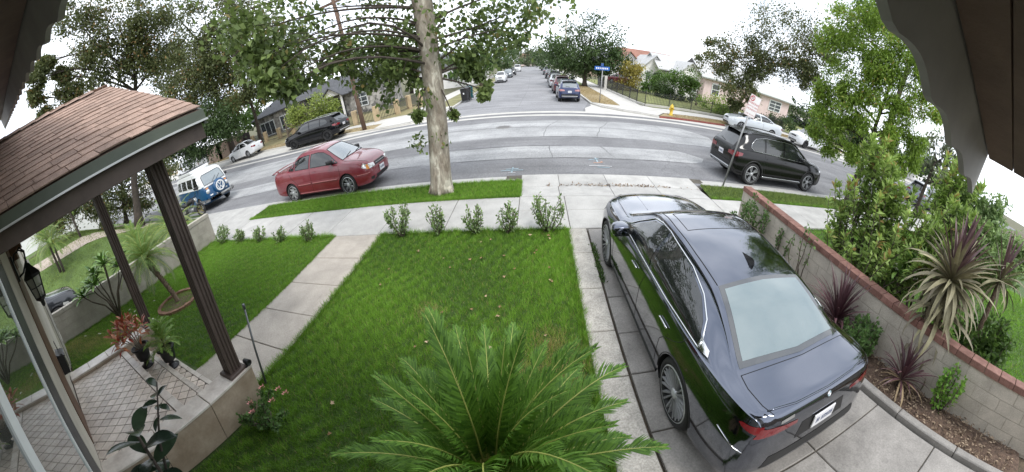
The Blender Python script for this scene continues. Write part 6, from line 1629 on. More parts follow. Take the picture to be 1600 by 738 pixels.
tree('tall_tree', 'grey green open tree at far right behind the feathery tree', [(20, 8.0, 0), (19.5, 7.8, 1.5), (19.2, 7.6, 3.2)], .15, VEG['T7B'], L_greyg, m_bark_dark, (.22, .14), 34, 9, seed=23)

tree('leafy_shrub', 'dense grey green shrub at far right between the shaggy plant and the street', [(6.6, 1.6, 0), (6.6, 1.6, .6), (6.6, 1.6, 1.2)], .05, VEG['T9'], L_hedge, m_bark, (.115, .05), 120, 11, seed=25, cat='shrub')
tree('far_trees', 'row of dark green trees beyond the pink house at the far right of the street', [(46, 34, 0), (46, 34, .8), (46, 34, 1.6)], .12, VEG['R9'], L_dark, m_bark_dark, (.42, .30), 110, 10, seed=27, twigs=False)
# ---- the big shrub behind the capped wall: upright stems set with oblong leaves
def big_shrub():
    rng = np.random.default_rng(31); cl = VEG['T8']
    t = thing('leafy_shrub', 'large light green shrub with upright leafy stems behind the red capped wall', 'shrub', (5.6, 3.0, 0))
    base = Vector((5.6, 3.0, 0)); mb = MB(); P = []; D = []; T = []
    for (x, y, z, r) in cl:
        c = Vector((x, y, z)) - base
        foot = Vector((c.x * .45 + rng.normal() * .15, c.y * .5 + rng.normal() * .2, -.02))
        k = 4 if r < .22 else 7
        for j in range(k):
            v = Vector(rng.normal(size=3)); v.z *= .5; tip = c + v * r * .8 + Vector((0, 0, r * .9)); mid = foot.lerp(tip, .55) + Vector(rng.normal(size=3)) * .08
            pts = []
            for q in range(9):
                u = q / 8; pts.append(foot * (1 - u) ** 2 + mid * 2 * u * (1 - u) + tip * u * u)
            mb.tube(pts, [.013 * (1 - .8 * q / 8) + .002 for q in range(9)], 5)
            tc = rng.random() * .5
            l = (tip - foot).length; m = int(52 * max(.5, l * .6))
            for q in range(m):
                u = 1 - (rng.random() ** 1.3) * min(.85, (2.4 * r + .35) / max(l, .3)); f = u * 8; i = min(7, int(f)); p = pts[i].lerp(pts[i + 1], f - i)
                th = q * 2.4; d = Vector((math.cos(th), math.sin(th), .35 + .6 * (u > .93)))
                P.append(tuple(p)); D.append(tuple(d)); T.append(min(1, max(0, .1 + tc + .22 * (u > .85) + rng.normal() * .18)))
    P = np.array(P); D = np.array(D)
    V, F = leaves_np(P, .135, .05, rng, dirs=D, up=.8, fold=.18)
    mb.build('stems', m_bark, t)
    o = obj('foliage', np_mesh('foliage', V, F, L_shrub, np.array(T)), t); o['kind'] = 'stuff'
big_shrub()

# ---- ten young hedge plants along the lawn edge
GB = 'young hedge plants along the pavement edge of the lawn'
hb = [(-9.55, 5.80, .62, 'hedge plant at the end of the block wall, first of the left five'), (-8.50, 5.80, .42, 'thin hedge plant second from the block wall'), (-7.50, 5.83, .40, 'small hedge plant middle of the five left of the front walk'), (-6.55, 5.74, .36, 'lowest hedge plant, second left of the front walk'), (-5.45, 5.72, .50, 'hedge plant nearest the front walk on its left'),
      (-2.90, 5.78, .66, 'tall hedge plant nearest the front walk on its right'), (-2.06, 5.80, .56, 'hedge plant second right of the front walk'), (-1.26, 5.80, .55, 'hedge plant below the tree, third right of the front walk'), (-.57, 5.78, .55, 'round hedge plant fourth right of the front walk'), (.22, 5.76, .78, 'tallest hedge plant at the driveway corner of the lawn')]
for i, (x, y, h, lb) in enumerate(hb):
    shrub('hedge_plant', 'leafy ' + lb if not lb.startswith(('thin', 'small', 'lowest', 'tall', 'round')) else lb, (x, y, -.02), h, .20 + .1 * (h > .6), 620 if h > .6 else 420, L_hedge, (.060, .032), GB, 11, seed=40 + i, leggy=.12)

# ---- fronds: shared meshes
def frond_mesh(name, L_, n, ll, lw, droop, mat, rach, v=.5, curve=.6, seed=0, r0=.008):
    rng = np.random.default_rng(seed); mb = MB(); pts = []
    ang = 0.0; p = Vector((0, 0, 0)); st = L_ / 14
    for i in range(15):
        pts.append(p.copy()); a = -curve * (i / 14) ** 1.5 * 1.6
        p = p + Vector((math.cos(a), 0, math.sin(a))) * st
    mb.tube(pts, [r0 * (1 - .75 * i / 14) for i in range(15)], 5, m=1)
    for i in range(n):
        u = .10 + .90 * i / n; f = u * 14; k = min(13, int(f)); q = pts[k].lerp(pts[k + 1], f - k); tg = (pts[k + 1] - pts[k]).normalized(); upv = Vector((0, 1, 0)).cross(tg) * -1
        l = ll * (math.sin(min(1, u * 1.15 + .12) * math.pi) ** .55 if u < .75 else max(.22, (1.02 - u) * 2.6)) * rng.uniform(.9, 1.08)
        for sg in (1, -1):
            d = (Vector((0, sg, 0)) * (.86 - .35 * u) + tg * (.42 + .55 * u) + upv * v + Vector(rng.normal(size=3)) * .05).normalized()
            e = q + d * l * .55 + Vector((0, 0, -droop * l * .12)); tip = q + d * l + Vector((0, 0, -droop * l * .5))
            sd = d.cross(upv).normalized() * lw / 2
            vs = [q - sd * .5, q + sd * .5, e + sd, e - sd, tip]
            mb.add(vs, [(0, 1, 2, 3), (3, 2, 4)], 0)
    return mb.mesh(name, [mat, rach])
def face_tint(me, a=.2, b_=.8, seed=0):
    at = me.attributes.new('tint', 'FLOAT', 'FACE'); v = np.random.default_rng(seed).uniform(a, b_, len(me.polygons)).astype(np.float32); at.data.foreach_set('value', v)
L_cyc = leaf_mat('leaf_cycad', (0.040, 0.105, 0.010), (0.150, 0.290, 0.035), rough=.62, trans=.2)
m_rachis = M('rachis', (0.36, 0.38, 0.09), .5, var=.2, vs=9)
L_palm = leaf_mat('leaf_palm', (0.055, 0.115, 0.020), (0.210, 0.320, 0.085), trans=.3)
L_palm_dull = leaf_mat('leaf_palm_dull', (0.070, 0.105, 0.045), (0.200, 0.255, 0.130), trans=.3)
cyc = thing('cycad_palm', 'large dark green cycad spreading stiff fronds over the lawn', 'cycad', (-.31, 1.12, 0))
mb = MB(); mb.lathe([(.0, -.02), (.20, -.02), (.22, .2), (.21, .45), (.17, .66), (.05, .74), (0, .74)], 18); mb.build('trunk', m_bark_dark, cyc)
cv = []
for i in range(5):
    me = frond_mesh('frond', 0.86 + .04 * i, 60, .19, .0115, .55, L_cyc, m_rachis, v=.42 - .03 * i, curve=.42 + .10 * i, seed=i); face_tint(me, .05, .75, i); cv.append(me)
rr = random.Random(9); NF = 46
for i in range(NF):
    t_ = i / NF; az_ = i * 2.399963; el = R(lerp(84, 10, t_ ** 1.15)) + rr.uniform(-.08, .08)
    o = obj('frond', cv[rr.randrange(5)], cyc, (.05 * math.cos(az_), .05 * math.sin(az_), .70), (rr.uniform(-.25, .25), -el, az_)); s_ = rr.uniform(.92, 1.12); o.scale = (s_, s_, s_)
L_dead = leaf_mat('leaf_dead', (0.16, 0.10, 0.05), (0.34, 0.25, 0.13), rough=.8, trans=.1)
dme = frond_mesh('frond', .80, 44, .17, .010, .9, L_dead, m_bark, v=.2, curve=.9, seed=99); face_tint(dme, .1, .9, 99)
for i in range(6):
    o = obj('frond', dme, cyc, (0, 0, .62), (rr.uniform(-.4, .4), R(rr.uniform(5, 35)), i * 1.05 + .4)); tag(o, 'dead brown frond hanging low')
# ---- pygmy palm in a brick ring
pal = thing('pygmy_palm', 'pygmy date palm with a curved trunk in a brick ring on the left lawn', 'palm', (-7.75, 2.80, 0))
m_palmbark = M('palm_bark', (0.135, 0.095, 0.065), .95, var=.4, vs=14, bump=1.0, bs=40)
tp = [(0, 0, -.02), (-.12, -.02, .22), (-.32, -.06, .50), (-.48, -.10, .72), (-.62, -.13, .92), (-.80, -.16, 1.16)]
mb = MB(); sm = []
for i in range(len(tp) - 1):
    for k in range(5): sm.append(Vector(tp[i]).lerp(Vector(tp[i + 1]), k / 5))
mb.tube(sm, [.055 + .01 * (i % 2) + .05 * max(0, (i - 14) / 11) for i in range(len(sm))], 10)
for i in range(4, len(sm)):
    for k in range(6):
        a = k * 1.05 + i * .5; d = Vector((math.cos(a), math.sin(a), .7)); r_ = .05 + .05 * max(0, (i - 14) / 11)
        mb.tube([sm[i] + d * r_ * .9, sm[i] + d * (r_ + .03 + .03 * (i > 16))], [.014, .004], 4)
mb.build('trunk', m_palmbark, pal)
pv = []
for i in range(4):
    me = frond_mesh('frond', 1.02 + .06 * i, 46, .22, .0085, .9, L_palm if i < 3 else L_palm_dull, m_rachis, v=.05, curve=.62 + .12 * i, seed=20 + i, r0=.009); face_tint(me, .25, .95, i); pv.append(me)
for i in range(52):
    t_ = i / 52; az_ = i * 2.399963; el = R(lerp(84, -22, t_ ** .85)) + rr.uniform(-.08, .08)
    o = obj('frond', pv[3 if t_ > .75 else rr.randrange(3)], pal, (-.80, -.16, 1.16), (rr.uniform(-.3, .3), -el, az_)); s_ = rr.uniform(.85, 1.15); o.scale = (s_, s_, s_)
ring = thing('brick_ring', 'low brown brick ring set in the grass round the palm', 'edging', (-7.75, 2.80, 0))
mb = MB(); mb.box((-.085, -.05, -.03), (.085, .05, .045)); bme = mb.mesh('brick', M('ring_brick', (.19, .105, .065), .9, var=.3, vs=9, rnd_var=.15))
for i in range(20):
    a = i * math.pi / 10; obj('brick', bme, ring, (.55 * math.cos(a), .55 * math.sin(a), rr.uniform(-.006, .008)), (0, rr.uniform(-.08, .08), a + math.pi / 2))
mb = MB(); mb.lathe([(0, .012), (.50, .0)], 20); mb.build('soil', m_mulch, ring)
# ---- neighbour's palms on the rising lawn
GP = 'slim palms on the rising lawn next door'
for i, (x, y, h, lx, lb) in enumerate(((-20.3, .95, 1.9, -.5, 'slim palm nearest the black car next door, leaning left'), (-20.1, 1.15, 1.7, -.15, 'slim palm close beside the leaning one by the pale path'), (-23.6, 3.4, 2.3, -.6, 'slim palm with darker trunk farther along the pale path next door'), (-26.5, 6.5, 2.6, .2, 'palm at the back of the rising lawn next door'))):
    z = bank(x, y); t = thing('slim_palm', lb, 'palm', (x, y, z), 0, GP)
    mb = MB(); mb.tube([(0, 0, -.1), (lx * .4, 0, h * .5), (lx, 0, h)], [.09, .075, .07], 8); mb.build('trunk', m_bark_dark, t)
    for k in range(26):
        t_ = k / 26; az_ = k * 2.4; el = R(lerp(82, -25, t_))
        o = obj('frond', pv[rr.randrange(4)], t, (lx, 0, h), (rr.uniform(-.3, .3), -el, az_)); s_ = rr.uniform(1.3, 1.8); o.scale = (s_, s_, s_)
# green clump of palms and shrubs seen above the wall between the posts
for i, (x, y, h, lb) in enumerate(((-14.2, 6.3, 2.0, 'bright palm clump beside the motorcycle beyond the block wall'), (-16.6, 5.0, 1.7, 'wide light green palm clump past the white driveway'))):
    t = thing('palm_clump', lb, 'palm', (x, y, hill(x)), 0, None)
    mb = MB(); mb.tube([(0, 0, -.05), (.05, 0, .5)], [.12, .09], 8); mb.build('trunk', m_palmbark, t)
    for k in range(34):
        t_ = k / 34; az_ = k * 2.4; el = R(lerp(86, 0, t_))
        o = obj('frond', pv[rr.randrange(4)], t, (.05, 0, .5), (rr.uniform(-.3, .3), -el, az_)); s_ = rr.uniform(1.3, 1.7) * h / 2; o.scale = (s_, s_, s_)

# ---- broad leaves, blades
def blade_mesh(name, L_, W_, curve, mat, seg=7, fold=.25, wpos_=.35, kink=None):
    mb = MB(); pts = []; p = Vector((0, 0, 0)); a = 0
    for i in range(seg + 1):
        u = i / seg; pts.append(p.copy()); a = -curve * u * u * 1.4
        if kink and u > kink: a -= .9
        p = p + Vector((math.cos(a), 0, math.sin(a))) * L_ / seg
    vs = []
    for i, q in enumerate(pts):
        u = i / seg; w_ = W_ * (math.sin(math.pi * min(1, u * (.5 / wpos_) if u < wpos_ else .5 + .5 * (u - wpos_) / (1 - wpos_))) ** .8 if 0 < u < 1 else (.12 if u == 0 else .0))
        vs += [q + Vector((0, w_ / 2, fold * w_)), q, q + Vector((0, -w_ / 2, fold * w_))]
    fs = []
    for i in range(seg):
        a0 = i * 3; fs += [(a0 + 1, a0 + 4, a0 + 3, a0), (a0 + 2, a0 + 5, a0 + 4, a0 + 1)]
    mb.add(vs, fs, 0, True); return mb.mesh(name, mat)
def blade_mat(name, c1, c2, rough=.5, edge=None):
    m, nt, b = new_mat(name); oi = N(nt, 'ShaderNodeObjectInfo'); cr = ramp(nt, [(0, c1), (1, c2)] + ([] if not edge else [(.93, c2), (.97, edge)])); nt.links.new(oi.outputs['Random'], cr.inputs[0])
    f = tnoise(nt, opos(nt), 14, 3); r2 = ramp(nt, [(.3, (.8,) * 3), (.7, (1.2,) * 3)]); nt.links.new(f, r2.inputs[0])
    nt.links.new(mixc(nt, 1.0, cr.outputs[0], r2.outputs[0], 'MULTIPLY'), b.inputs['Base Color']); b.inputs['Roughness'].default_value = rough; return m
def rosette(name, label, cat, loc, n, mesh_list, el0, el1, sc0, sc1, seed, trunk=None, tmat=None, pick=None, root=None):
    r = random.Random(seed); t = root or thing(name, label, cat, loc)
    z = 0
    if trunk:
        mb = MB(); mb.tube([(0, 0, -.05)] + trunk, [.045] * (len(trunk) + 1), 8); mb.build('trunk', tmat or m_bark_dark, t); top = Vector(trunk[-1])
    else: top = Vector((0, 0, 0))
    for i in range(n):
        u = i / n; az_ = i * 2.399963 + r.uniform(-.2, .2); el = R(lerp(el0, el1, u)) + r.uniform(-.12, .12)
        me = mesh_list[min(len(mesh_list) - 1, int(u * len(mesh_list)))] if pick is None else mesh_list[pick(u, r)]
        o = obj('leaf', me, t, tuple(top + Vector((0, 0, .06 * (1 - u)))), (r.uniform(-.4, .4), -el, az_)); s_ = r.uniform(sc0, sc1); o.scale = (s_, s_, s_)
    return t
B_purple = blade_mat('blade_purple', (0.055, 0.022, 0.030), (0.120, 0.060, 0.065), .4)
B_tan = blade_mat('blade_tan', (0.20, 0.135, 0.075), (0.33, 0.245, 0.14), .8)
B_drac = blade_mat('blade_old', (0.130, 0.112, 0.075), (0.290, 0.265, 0.150), .6, (0.36, 0.37, 0.13))
B_drac_p = blade_mat('blade_old_purple', (0.085, 0.045, 0.052), (0.16, 0.095, 0.095), .5)
pb = [blade_mesh('leaf', .62, .034, .25, B_purple), blade_mesh('leaf', .60, .034, .6, B_purple), blade_mesh('leaf', .55, .03, 1.0, B_purple), blade_mesh('leaf', .5, .03, 1.3, B_tan)]
rosette('purple_cordyline', 'dark purple spiky plant against the block wall beside the sedan rear window', 'plant', (4.30, 2.36, .05), 96, pb, 86, -14, 1.05, 1.45, 1, [(0, 0, .12)])
rosette('purple_cordyline', 'smaller dark purple spiky plant low in the bed near the driveway end', 'plant', (4.28, .98, .05), 64, pb, 84, -12, .75, 1.1, 2, [(0, 0, .1)])
db = [blade_mesh('leaf', .68, .050, .12, B_drac_p), blade_mesh('leaf', .66, .052, .45, B_drac), blade_mesh('leaf', .64, .055, .9, B_drac), blade_mesh('leaf', .62, .055, 1.3, B_drac), blade_mesh('leaf', .6, .05, 1.6, B_drac)]
dr = rosette('dragon_tree', 'big shaggy spiky plant with drooping brown green leaves over the wall end', 'plant', (4.95, .95, 0), 200, db, 88, -66, 1.0, 1.5, 3, [(0, 0, .5), (-.03, .02, 1.0), (-.05, .05, 1.5)], m_palmbark)
for i in range(90):
    az_ = i * 2.4; el = R(lerp(10, -75, i / 90)); o = obj('leaf', db[2 + i % 3], dr, (-.04, .04, 1.25 - .85 * (i / 90)), (rr.uniform(-.4, .4), -el, az_)); s_ = rr.uniform(1.1, 1.55); o.scale = (s_, s_, s_)
rosette('dragon_tree', 'tall purple spiky plant at far right behind the shaggy one', 'plant', (5.6, .35, 0), 46, [db[0], db[2], db[3], db[4]], 88, -40, .9, 1.2, 4, [(0, 0, .9), (0, 0, 1.75)], m_palmbark)
rosette('yucca', 'spiky yucca standing by the pink house windows', 'plant', (24.6, 33.2, 0), 60, [blade_mesh('leaf', .9, .07, .2, blade_mat('blade_green', (.05, .09, .03), (.13, .19, .07)))], 88, -20, .9, 1.3, 5, [(0, 0, 1.0), (.1, 0, 1.9)], m_bark)
# rose bushes and climbers in the bed
L_rose = leaf_mat('leaf_rose', (0.035, 0.085, 0.020), (0.130, 0.220, 0.065))
shrub('rose_bush', 'leafy rose bush spilling over the far end of the capped wall', (4.40, 5.15, .02), 1.05, .46, 900, L_rose, (.065, .042), None, 13, seed=70, leggy=.35)
shrub('rose_bush', 'round green rose bush between the two purple spiky plants', (4.22, 1.78, .04), .60, .33, 1900, L_rose, (.048, .038), None, 20, seed=71, leggy=.22)
shrub('climbing_rose', 'thin bare rose stems with few leaves against the middle of the block wall', (4.46, 3.55, .02), 1.2, .30, 110, L_rose, (.06, .045), None, 6, seed=72, leggy=.45)
shrub('climbing_rose', 'small rose shoots against the wall behind the sedan roof', (4.46, 4.2, .02), .85, .2, 120, L_rose, (.06, .045), None, 5, seed=73, leggy=.4)
shrub('green_vine', 'bright green leafy vine at the wall foot by the driveway end', (4.40, .32, .04), .80, .20, 420, leaf_mat('leaf_vine', (.06, .15, .02), (.2, .36, .06)), (.062, .05), None, 9, seed=74, leggy=.1)
shrub('leafy_bush', 'dark leafy bush behind the wall end below the shaggy spiky plant', (5.75, .1, 0), 1.25, .75, 2600, L_mid, (.11, .05), None, 22, seed=76, leggy=.2)
# pink roses right of the porch
rs = shrub('rose_bush', 'low pink flowering rose bush at the foot of the tiled porch side', (-2.72, 1.40, 0), .40, .30, 700, L_rose, (.045, .032), None, 12, seed=75, leggy=.2)
m_pink = M('petal_pink', (.62, .25, .24), .7, var=.2, vs=20); 
for (x, y, z) in ((-.10, .12, .40), (.12, .05, .36), (.22, .18, .38), (-.18, -.05, .30), (.05, .22, .34), (-.02, -.15, .33)):
    mb = MB()
    for k in range(9):
        a = k * 2.4; r_ = .006 + .003 * k
        mb.add([(r_ * math.cos(a - .6), r_ * math.sin(a - .6), .0), (r_ * 1.7 * math.cos(a), r_ * 1.7 * math.sin(a), .018), (r_ * math.cos(a + .6), r_ * math.sin(a + .6), 0)], [(0, 1, 2)])
    mb.build('flower', m_pink, rs, (x, y, z))
# ---- frangipani: forked bare branches ending in leaf whorls
B_frang = blade_mat('leaf_frangipani', (0.065, 0.150, 0.022), (0.20, 0.33, 0.075), .4)
fl = [blade_mesh('leaf', .27, .075, .3, B_frang, 6, .15, .55), blade_mesh('leaf', .25, .07, .8, B_frang, 6, .15, .55)]
m_petal = M('petal_white', (.75, .72, .62), .6)
def frangipani(name, label, loc, tips, nleaf, fl_n, sc_, seed):
    r = random.Random(seed); t = thing(name, label, 'shrub', loc); mb = MB()
    for (x, y, z) in tips:
        mid = Vector((x * .35, y * .35, z * .5)); mb.tube([(0, 0, -.02), mid, Vector((x * .75, y * .75, z * .75)), (x, y, z)], [.030, .024, .019, .017], 7)
    mb.build('branches', m_bark_pale if False else m_bark, t)
    for (x, y, z) in tips:
        for k in range(nleaf):
            az_ = k * 2.4 + x * 9; el = R(lerp(62, -12, k / nleaf))
            o = obj('leaf', fl[k % 2], t, (x, y, z), (r.uniform(-.3, .3), -el, az_)); s_ = sc_ * r.uniform(.8, 1.15); o.scale = (s_, s_, s_)
    for q in range(fl_n):
        x, y, z = tips[q % len(tips)]
        mb = MB()
        for k in range(5):
            a = k * 1.2566; mb.add([(0, 0, 0), (.035 * math.cos(a - .4), .035 * math.sin(a - .4), .012), (.055 * math.cos(a), .055 * math.sin(a), .01), (.035 * math.cos(a + .4), .035 * math.sin(a + .4), .012)], [(0, 1, 2, 3)])
        mb.build('flower', m_petal, t, (x + r.uniform(-.1, .1), y + r.uniform(-.1, .1), z + r.uniform(.04, .16)), (r.uniform(-.5, .5), r.uniform(-.5, .5), 0))
    return t
frangipani('frangipani', 'forked leafy frangipani growing against the grey block wall on the left', (-9.55, 1.55, 0), [(-.35, -.45, 1.10), (-.1, -.2, 1.35), (.1, .15, 1.45), (.15, .5, 1.2), (-.35, .2, 1.5), (.2, -.35, 1.15), (.0, .75, 1.3), (-.3, -.75, .95)], 22, 8, 1.45, 4)
frangipani('frangipani', 'white flowered frangipani behind the red capped wall beside the shaggy plant', (5.35, 1.55, 0), [(-.2, .15, 1.15), (.05, .3, 1.3), (.1, -.1, 1.35), (.3, .2, 1.25), (-.15, .45, 1.1)], 18, 16, 1.0, 5)
# ---- potted plants on the steps
m_pot = M('pot_black', (0.014, 0.014, 0.016), .4, var=.3, vs=9)
def urn(t):
    mb = MB(); mb.lathe([(0, 0), (.115, 0), (.12, .02), (.06, .05), (.045, .085), (.06, .10), (.105, .13), (.125, .22), (.135, .31), (.165, .325), (.168, .35), (.14, .352), (.13, .32), (.0, .31)], 24); mb.build('pot', m_pot, t)
    mb = MB(); mb.lathe([(0, .325), (.132, .318)], 16); mb.build('soil', m_soil, t)
cro = thing('potted_croton', 'red and orange leaved croton in a black urn on the porch step', 'potted plant', (-5.28, .96, .304), R(20)); urn(cro)
B_cro = blade_mat('leaf_croton', (0.33, 0.055, 0.040), (0.42, 0.20, 0.075), .4, (0.26, 0.25, 0.07))
cl = [blade_mesh('leaf', .17, .055, .4, B_cro, 5, .2, .5), blade_mesh('leaf', .15, .05, .8, B_cro, 5, .2, .5)]
mb = MB(); tips = []
for k in range(12):
    a = k * 2.4; r_ = .06 + .024 * k; h_ = .62 - .022 * k; tip = Vector((-.16 + r_ * math.cos(a) * 1.1, -.05 + r_ * math.sin(a), .34 + h_ * .75)); tips.append(tip)
    mb.tube([(0.03 * math.cos(a), .03 * math.sin(a), .31), Vector((tip.x * .45, tip.y * .45, .33 + h_ * .35)), tip], [.010, .008, .005], 5)
mb.build('stems', m_bark_pale, cro)
for q, tip in enumerate(tips):
    for k in range(13):
        o = obj('leaf', cl[k % 2], cro, tuple(tip + Vector((0, 0, -.014 * k))), (rr.uniform(-.4, .4), -R(lerp(65, -35, k / 13)), k * 2.4 + q)); s_ = rr.uniform(.75, 1.2); o.scale = (s_, s_, s_)
fern = thing('potted_fern', 'feathery green plant in a black urn on the lower porch step', 'potted plant', (-5.02, 1.29, .154), R(50)); urn(fern)
L_fern = leaf_mat('leaf_fern', (0.075, 0.150, 0.030), (0.230, 0.360, 0.090))
fv = []
for i in range(3):
    me = frond_mesh('frond', .36 + .04 * i, 26, .11, .012, .3, L_fern, m_rachis, v=.25, curve=.5 + .2 * i, seed=60 + i, r0=.005); face_tint(me, .2, .95, i); fv.append(me)
mb = MB(); mb.tube([(0, 0, .3), (0, 0, .62)], [.014, .008], 6); mb.build('stem', m_bark, fern)
for i in range(34):
    u = i / 34; o = obj('frond', fv[i % 3], fern, (0, 0, lerp(.64, .34, u)), (rr.uniform(-.3, .3), -R(lerp(80, 5, u)), i * 2.4)); s_ = rr.uniform(.75, 1.05) * lerp(.8, 1.15, u); o.scale = (s_,) * 3
# ---- rubber plant close to the camera
B_rub = blade_mat('leaf_rubber', (0.012, 0.022, 0.014), (0.030, 0.050, 0.026), .22)
rl = [blade_mesh('leaf', .26, .125, .35, B_rub, 8, .12, .5), blade_mesh('leaf', .23, .11, .7, B_rub, 8, .12, .5)]
rub = thing('rubber_plant', 'dark glossy rubber plant with broad leaves low before the tiled porch', 'plant', (-2.05, .10, 0))
mb = MB(); mb.tube([(0, 0, -.02), (.02, .02, .8), (0.0, .0, 1.45)], [.02, .016, .010], 7); mb.tube([(.01, .01, .9), (-.05, .12, 1.25), (-.12, .30, 1.58)], [.014, .010, .006], 6); mb.build('stem', m_bark_dark, rub)
for k in range(20):
    o = obj('leaf', rl[k % 2], rub, (0, 0, 1.45 - .05 * k), (rr.uniform(-.3, .3), -R(lerp(30, -25, k / 20)), k * 2.4)); s_ = rr.uniform(.9, 1.2); o.scale = (s_,) * 3
for k in range(9):
    f = k / 9; o = obj('leaf', rl[k % 2], rub, (-.12 + .05 * f, .30 - .12 * f, 1.58 - .25 * f), (rr.uniform(-.3, .3), -R(lerp(40, -30, f)), k * 2.4 + 1)); s_ = rr.uniform(.45, .65); o.scale = (s_,) * 3

# ---- grass
L_grass = leaf_mat('grass_blade', (0.058, 0.135, 0.013), (0.195, 0.365, 0.042), extra=(0.34, 0.30, 0.11), rough=.6, trans=.2)
L_grass_far = leaf_mat('grass_blade_pale', (0.08, 0.125, 0.025), (0.21, 0.28, 0.07), rough=.6, trans=.2)
L_dryblade = leaf_mat('grass_dry', (0.16, 0.12, 0.055), (0.36, 0.28, 0.14), rough=.8, trans=.1)
def grass(name, poly, n, h, w_, mat, seed, zf=lambda x, y: 0.0, near=None, patch=.5, bare=()):
    rng = np.random.default_rng(seed); xs = [p[0] for p in poly]; ys = [p[1] for p in poly]
    P = np.stack([rng.uniform(min(xs), max(xs), n * 2), rng.uniform(min(ys), max(ys), n * 2)], 1)
    ins = np.zeros(len(P), bool); j = len(poly) - 1
    for i in range(len(poly)):
        (xi, yi), (xj, yj) = poly[i], poly[j]
        c = ((yi > P[:, 1]) != (yj > P[:, 1])) & (P[:, 0] < (xj - xi) * (P[:, 1] - yi) / (yj - yi + 1e-12) + xi); ins ^= c; j = i
    P = P[ins]
    if near is not None:
        d = np.hypot(P[:, 0], P[:, 1]); P = P[rng.random(len(P)) < np.clip(near / (d + .5), .35, 1)]
    P = P[:n]; m = len(P)
    # broad growth pattern
    g = np.zeros(m)
    for k in range(6):
        f = rng.uniform(.6, 3.2); a = rng.uniform(0, 6.28); g += np.sin((P[:, 0] * np.cos(a) + P[:, 1] * np.sin(a)) * f + rng.uniform(0, 6.28)) / 6
    # tufts a hand's width across
    tf = np.zeros(m)
    for k in range(7):
        f = rng.uniform(14, 42); a = rng.uniform(0, 6.28); tf += np.sin((P[:, 0] * np.cos(a) + P[:, 1] * np.sin(a)) * f + rng.uniform(0, 6.28) + 2.2 * g) / 7
    hh = h * (1 + .35 * g + .55 * tf + rng.uniform(-.35, .35, m)); th = rng.uniform(0, 2 * np.pi, m); ln = rng.uniform(.2, 1.0, m) * hh
    la = rng.uniform(0, 2 * np.pi, m)
    z = np.array([zf(x, y) for x, y in P]) - .03
    b0 = np.stack([P[:, 0], P[:, 1], z], 1); s_ = np.stack([np.cos(th), np.sin(th), 0 * th], 1) * (w_ / 2)
    tip = b0 + np.stack([np.cos(la) * ln, np.sin(la) * ln, hh], 1)
    V = np.stack([b0 - s_, b0 + s_, tip], 1).reshape(-1, 3); F = np.arange(m * 3).reshape(m, 3)
    T = np.clip(.42 + patch * g + .55 * tf + rng.normal(0, .2, m), 0, .9); T[rng.random(m) < .035] = .98
    for (qx, qy, qr) in bare:
        k = np.exp(-((P[:, 0] - qx) ** 2 + (P[:, 1] - qy) ** 2) / qr ** 2); T = np.where(rng.random(m) < k * .75, .98, T)
    o = obj(name, np_mesh(name, V, F, mat, T)); o['kind'] = 'stuff'; return o
grass('lawn_grass', [(-3.45, 5.88), (.62, 5.88), (.62, -.34), (-3.05, -.34), (-3.05, 1.6), (-3.45, 1.7)], 230000, .052, .0075, L_grass, 1, bare=[(.15, 3.05, .22), (.35, 2.7, .25), (-.15, 2.65, .2), (-1.6, 3.6, .15)])
grass('lawn_grass', [(-10.37, 5.88), (-4.70, 5.88), (-4.70, 1.6), (-6.40, 1.5), (-6.40, -.3), (-10.37, -.3)], 210000, .052, .009, L_grass, 2, bare=[(-9.0, .4, .5), (-8.4, 1.0, .35), (-9.8, -.1, .5)])
grass('verge_grass', [(-9.95, 7.46), (-.42, 7.46), (-.44, 8.56), (-9.85, 8.56)], 80000, .06, .011, L_grass, 3)
grass('verge_grass', [(4.78, 7.48), (24, 7.48), (24, 8.56), (4.92, 8.56)], 70000, .05, .013, L_grass_far, 4)
grass('neighbour_grass', rect(4.80, 16, -1, 5.85), 90000, .06, .013, L_grass, 5)
grass('bank_grass', rect(-30, -15.7, -4, 8), 60000, .08, .03, L_grass_far, 6, zf=bank)
grass('corner_dry_grass', [(4.35, 25.9), (5.2, 25.1), (6.2, 24.85), (6.35, 28), (6.25, 44), (4.35, 44)], 9000, .07, .05, L_dryblade, 7)
grass('parkway_dry_grass', [(9.3, 21.8), (12.4, 22.3), (24, 24.1), (24, 25.6), (16, 24.7), (9.3, 23.1)], 9000, .08, .05, L_dryblade, 8)
grass('parkway_dry_grass', off(KL[1:7], .3) + off(KL[1:7], 1.8)[::-1], 9000, .08, .06, L_dryblade, 9, zf=lambda x, y: hill(x))
# longer fringe hanging over the edges of the concrete
def fringe(x0, y0, x1, y1, n, sd):
    dx, dy = x1 - x0, y1 - y0; l = math.hypot(dx, dy); nx, ny = -dy / l * .045, dx / l * .045
    grass('edge_grass', [(x0 + nx, y0 + ny), (x0 - nx, y0 - ny), (x1 - nx, y1 - ny), (x1 + nx, y1 + ny)], n, .085, .008, L_grass, sd)
for i, e_ in enumerate(((-3.42, 1.75, -3.42, 5.86), (-4.74, 1.6, -4.74, 5.86), (-3.4, 5.87, .58, 5.87), (-10.3, 5.87, -4.76, 5.87), (.585, -.2, .585, 5.86), (-9.9, 7.47, -.45, 7.47), (-.45, 7.47, -.46, 8.5), (-9.88, 8.53, -.5, 8.53), (-10.37, -.2, -10.37, 5.8), (4.8, 7.5, 14, 7.5))):
    fringe(*e_, int(900 * math.hypot(e_[2] - e_[0], e_[3] - e_[1])), 100 + i)
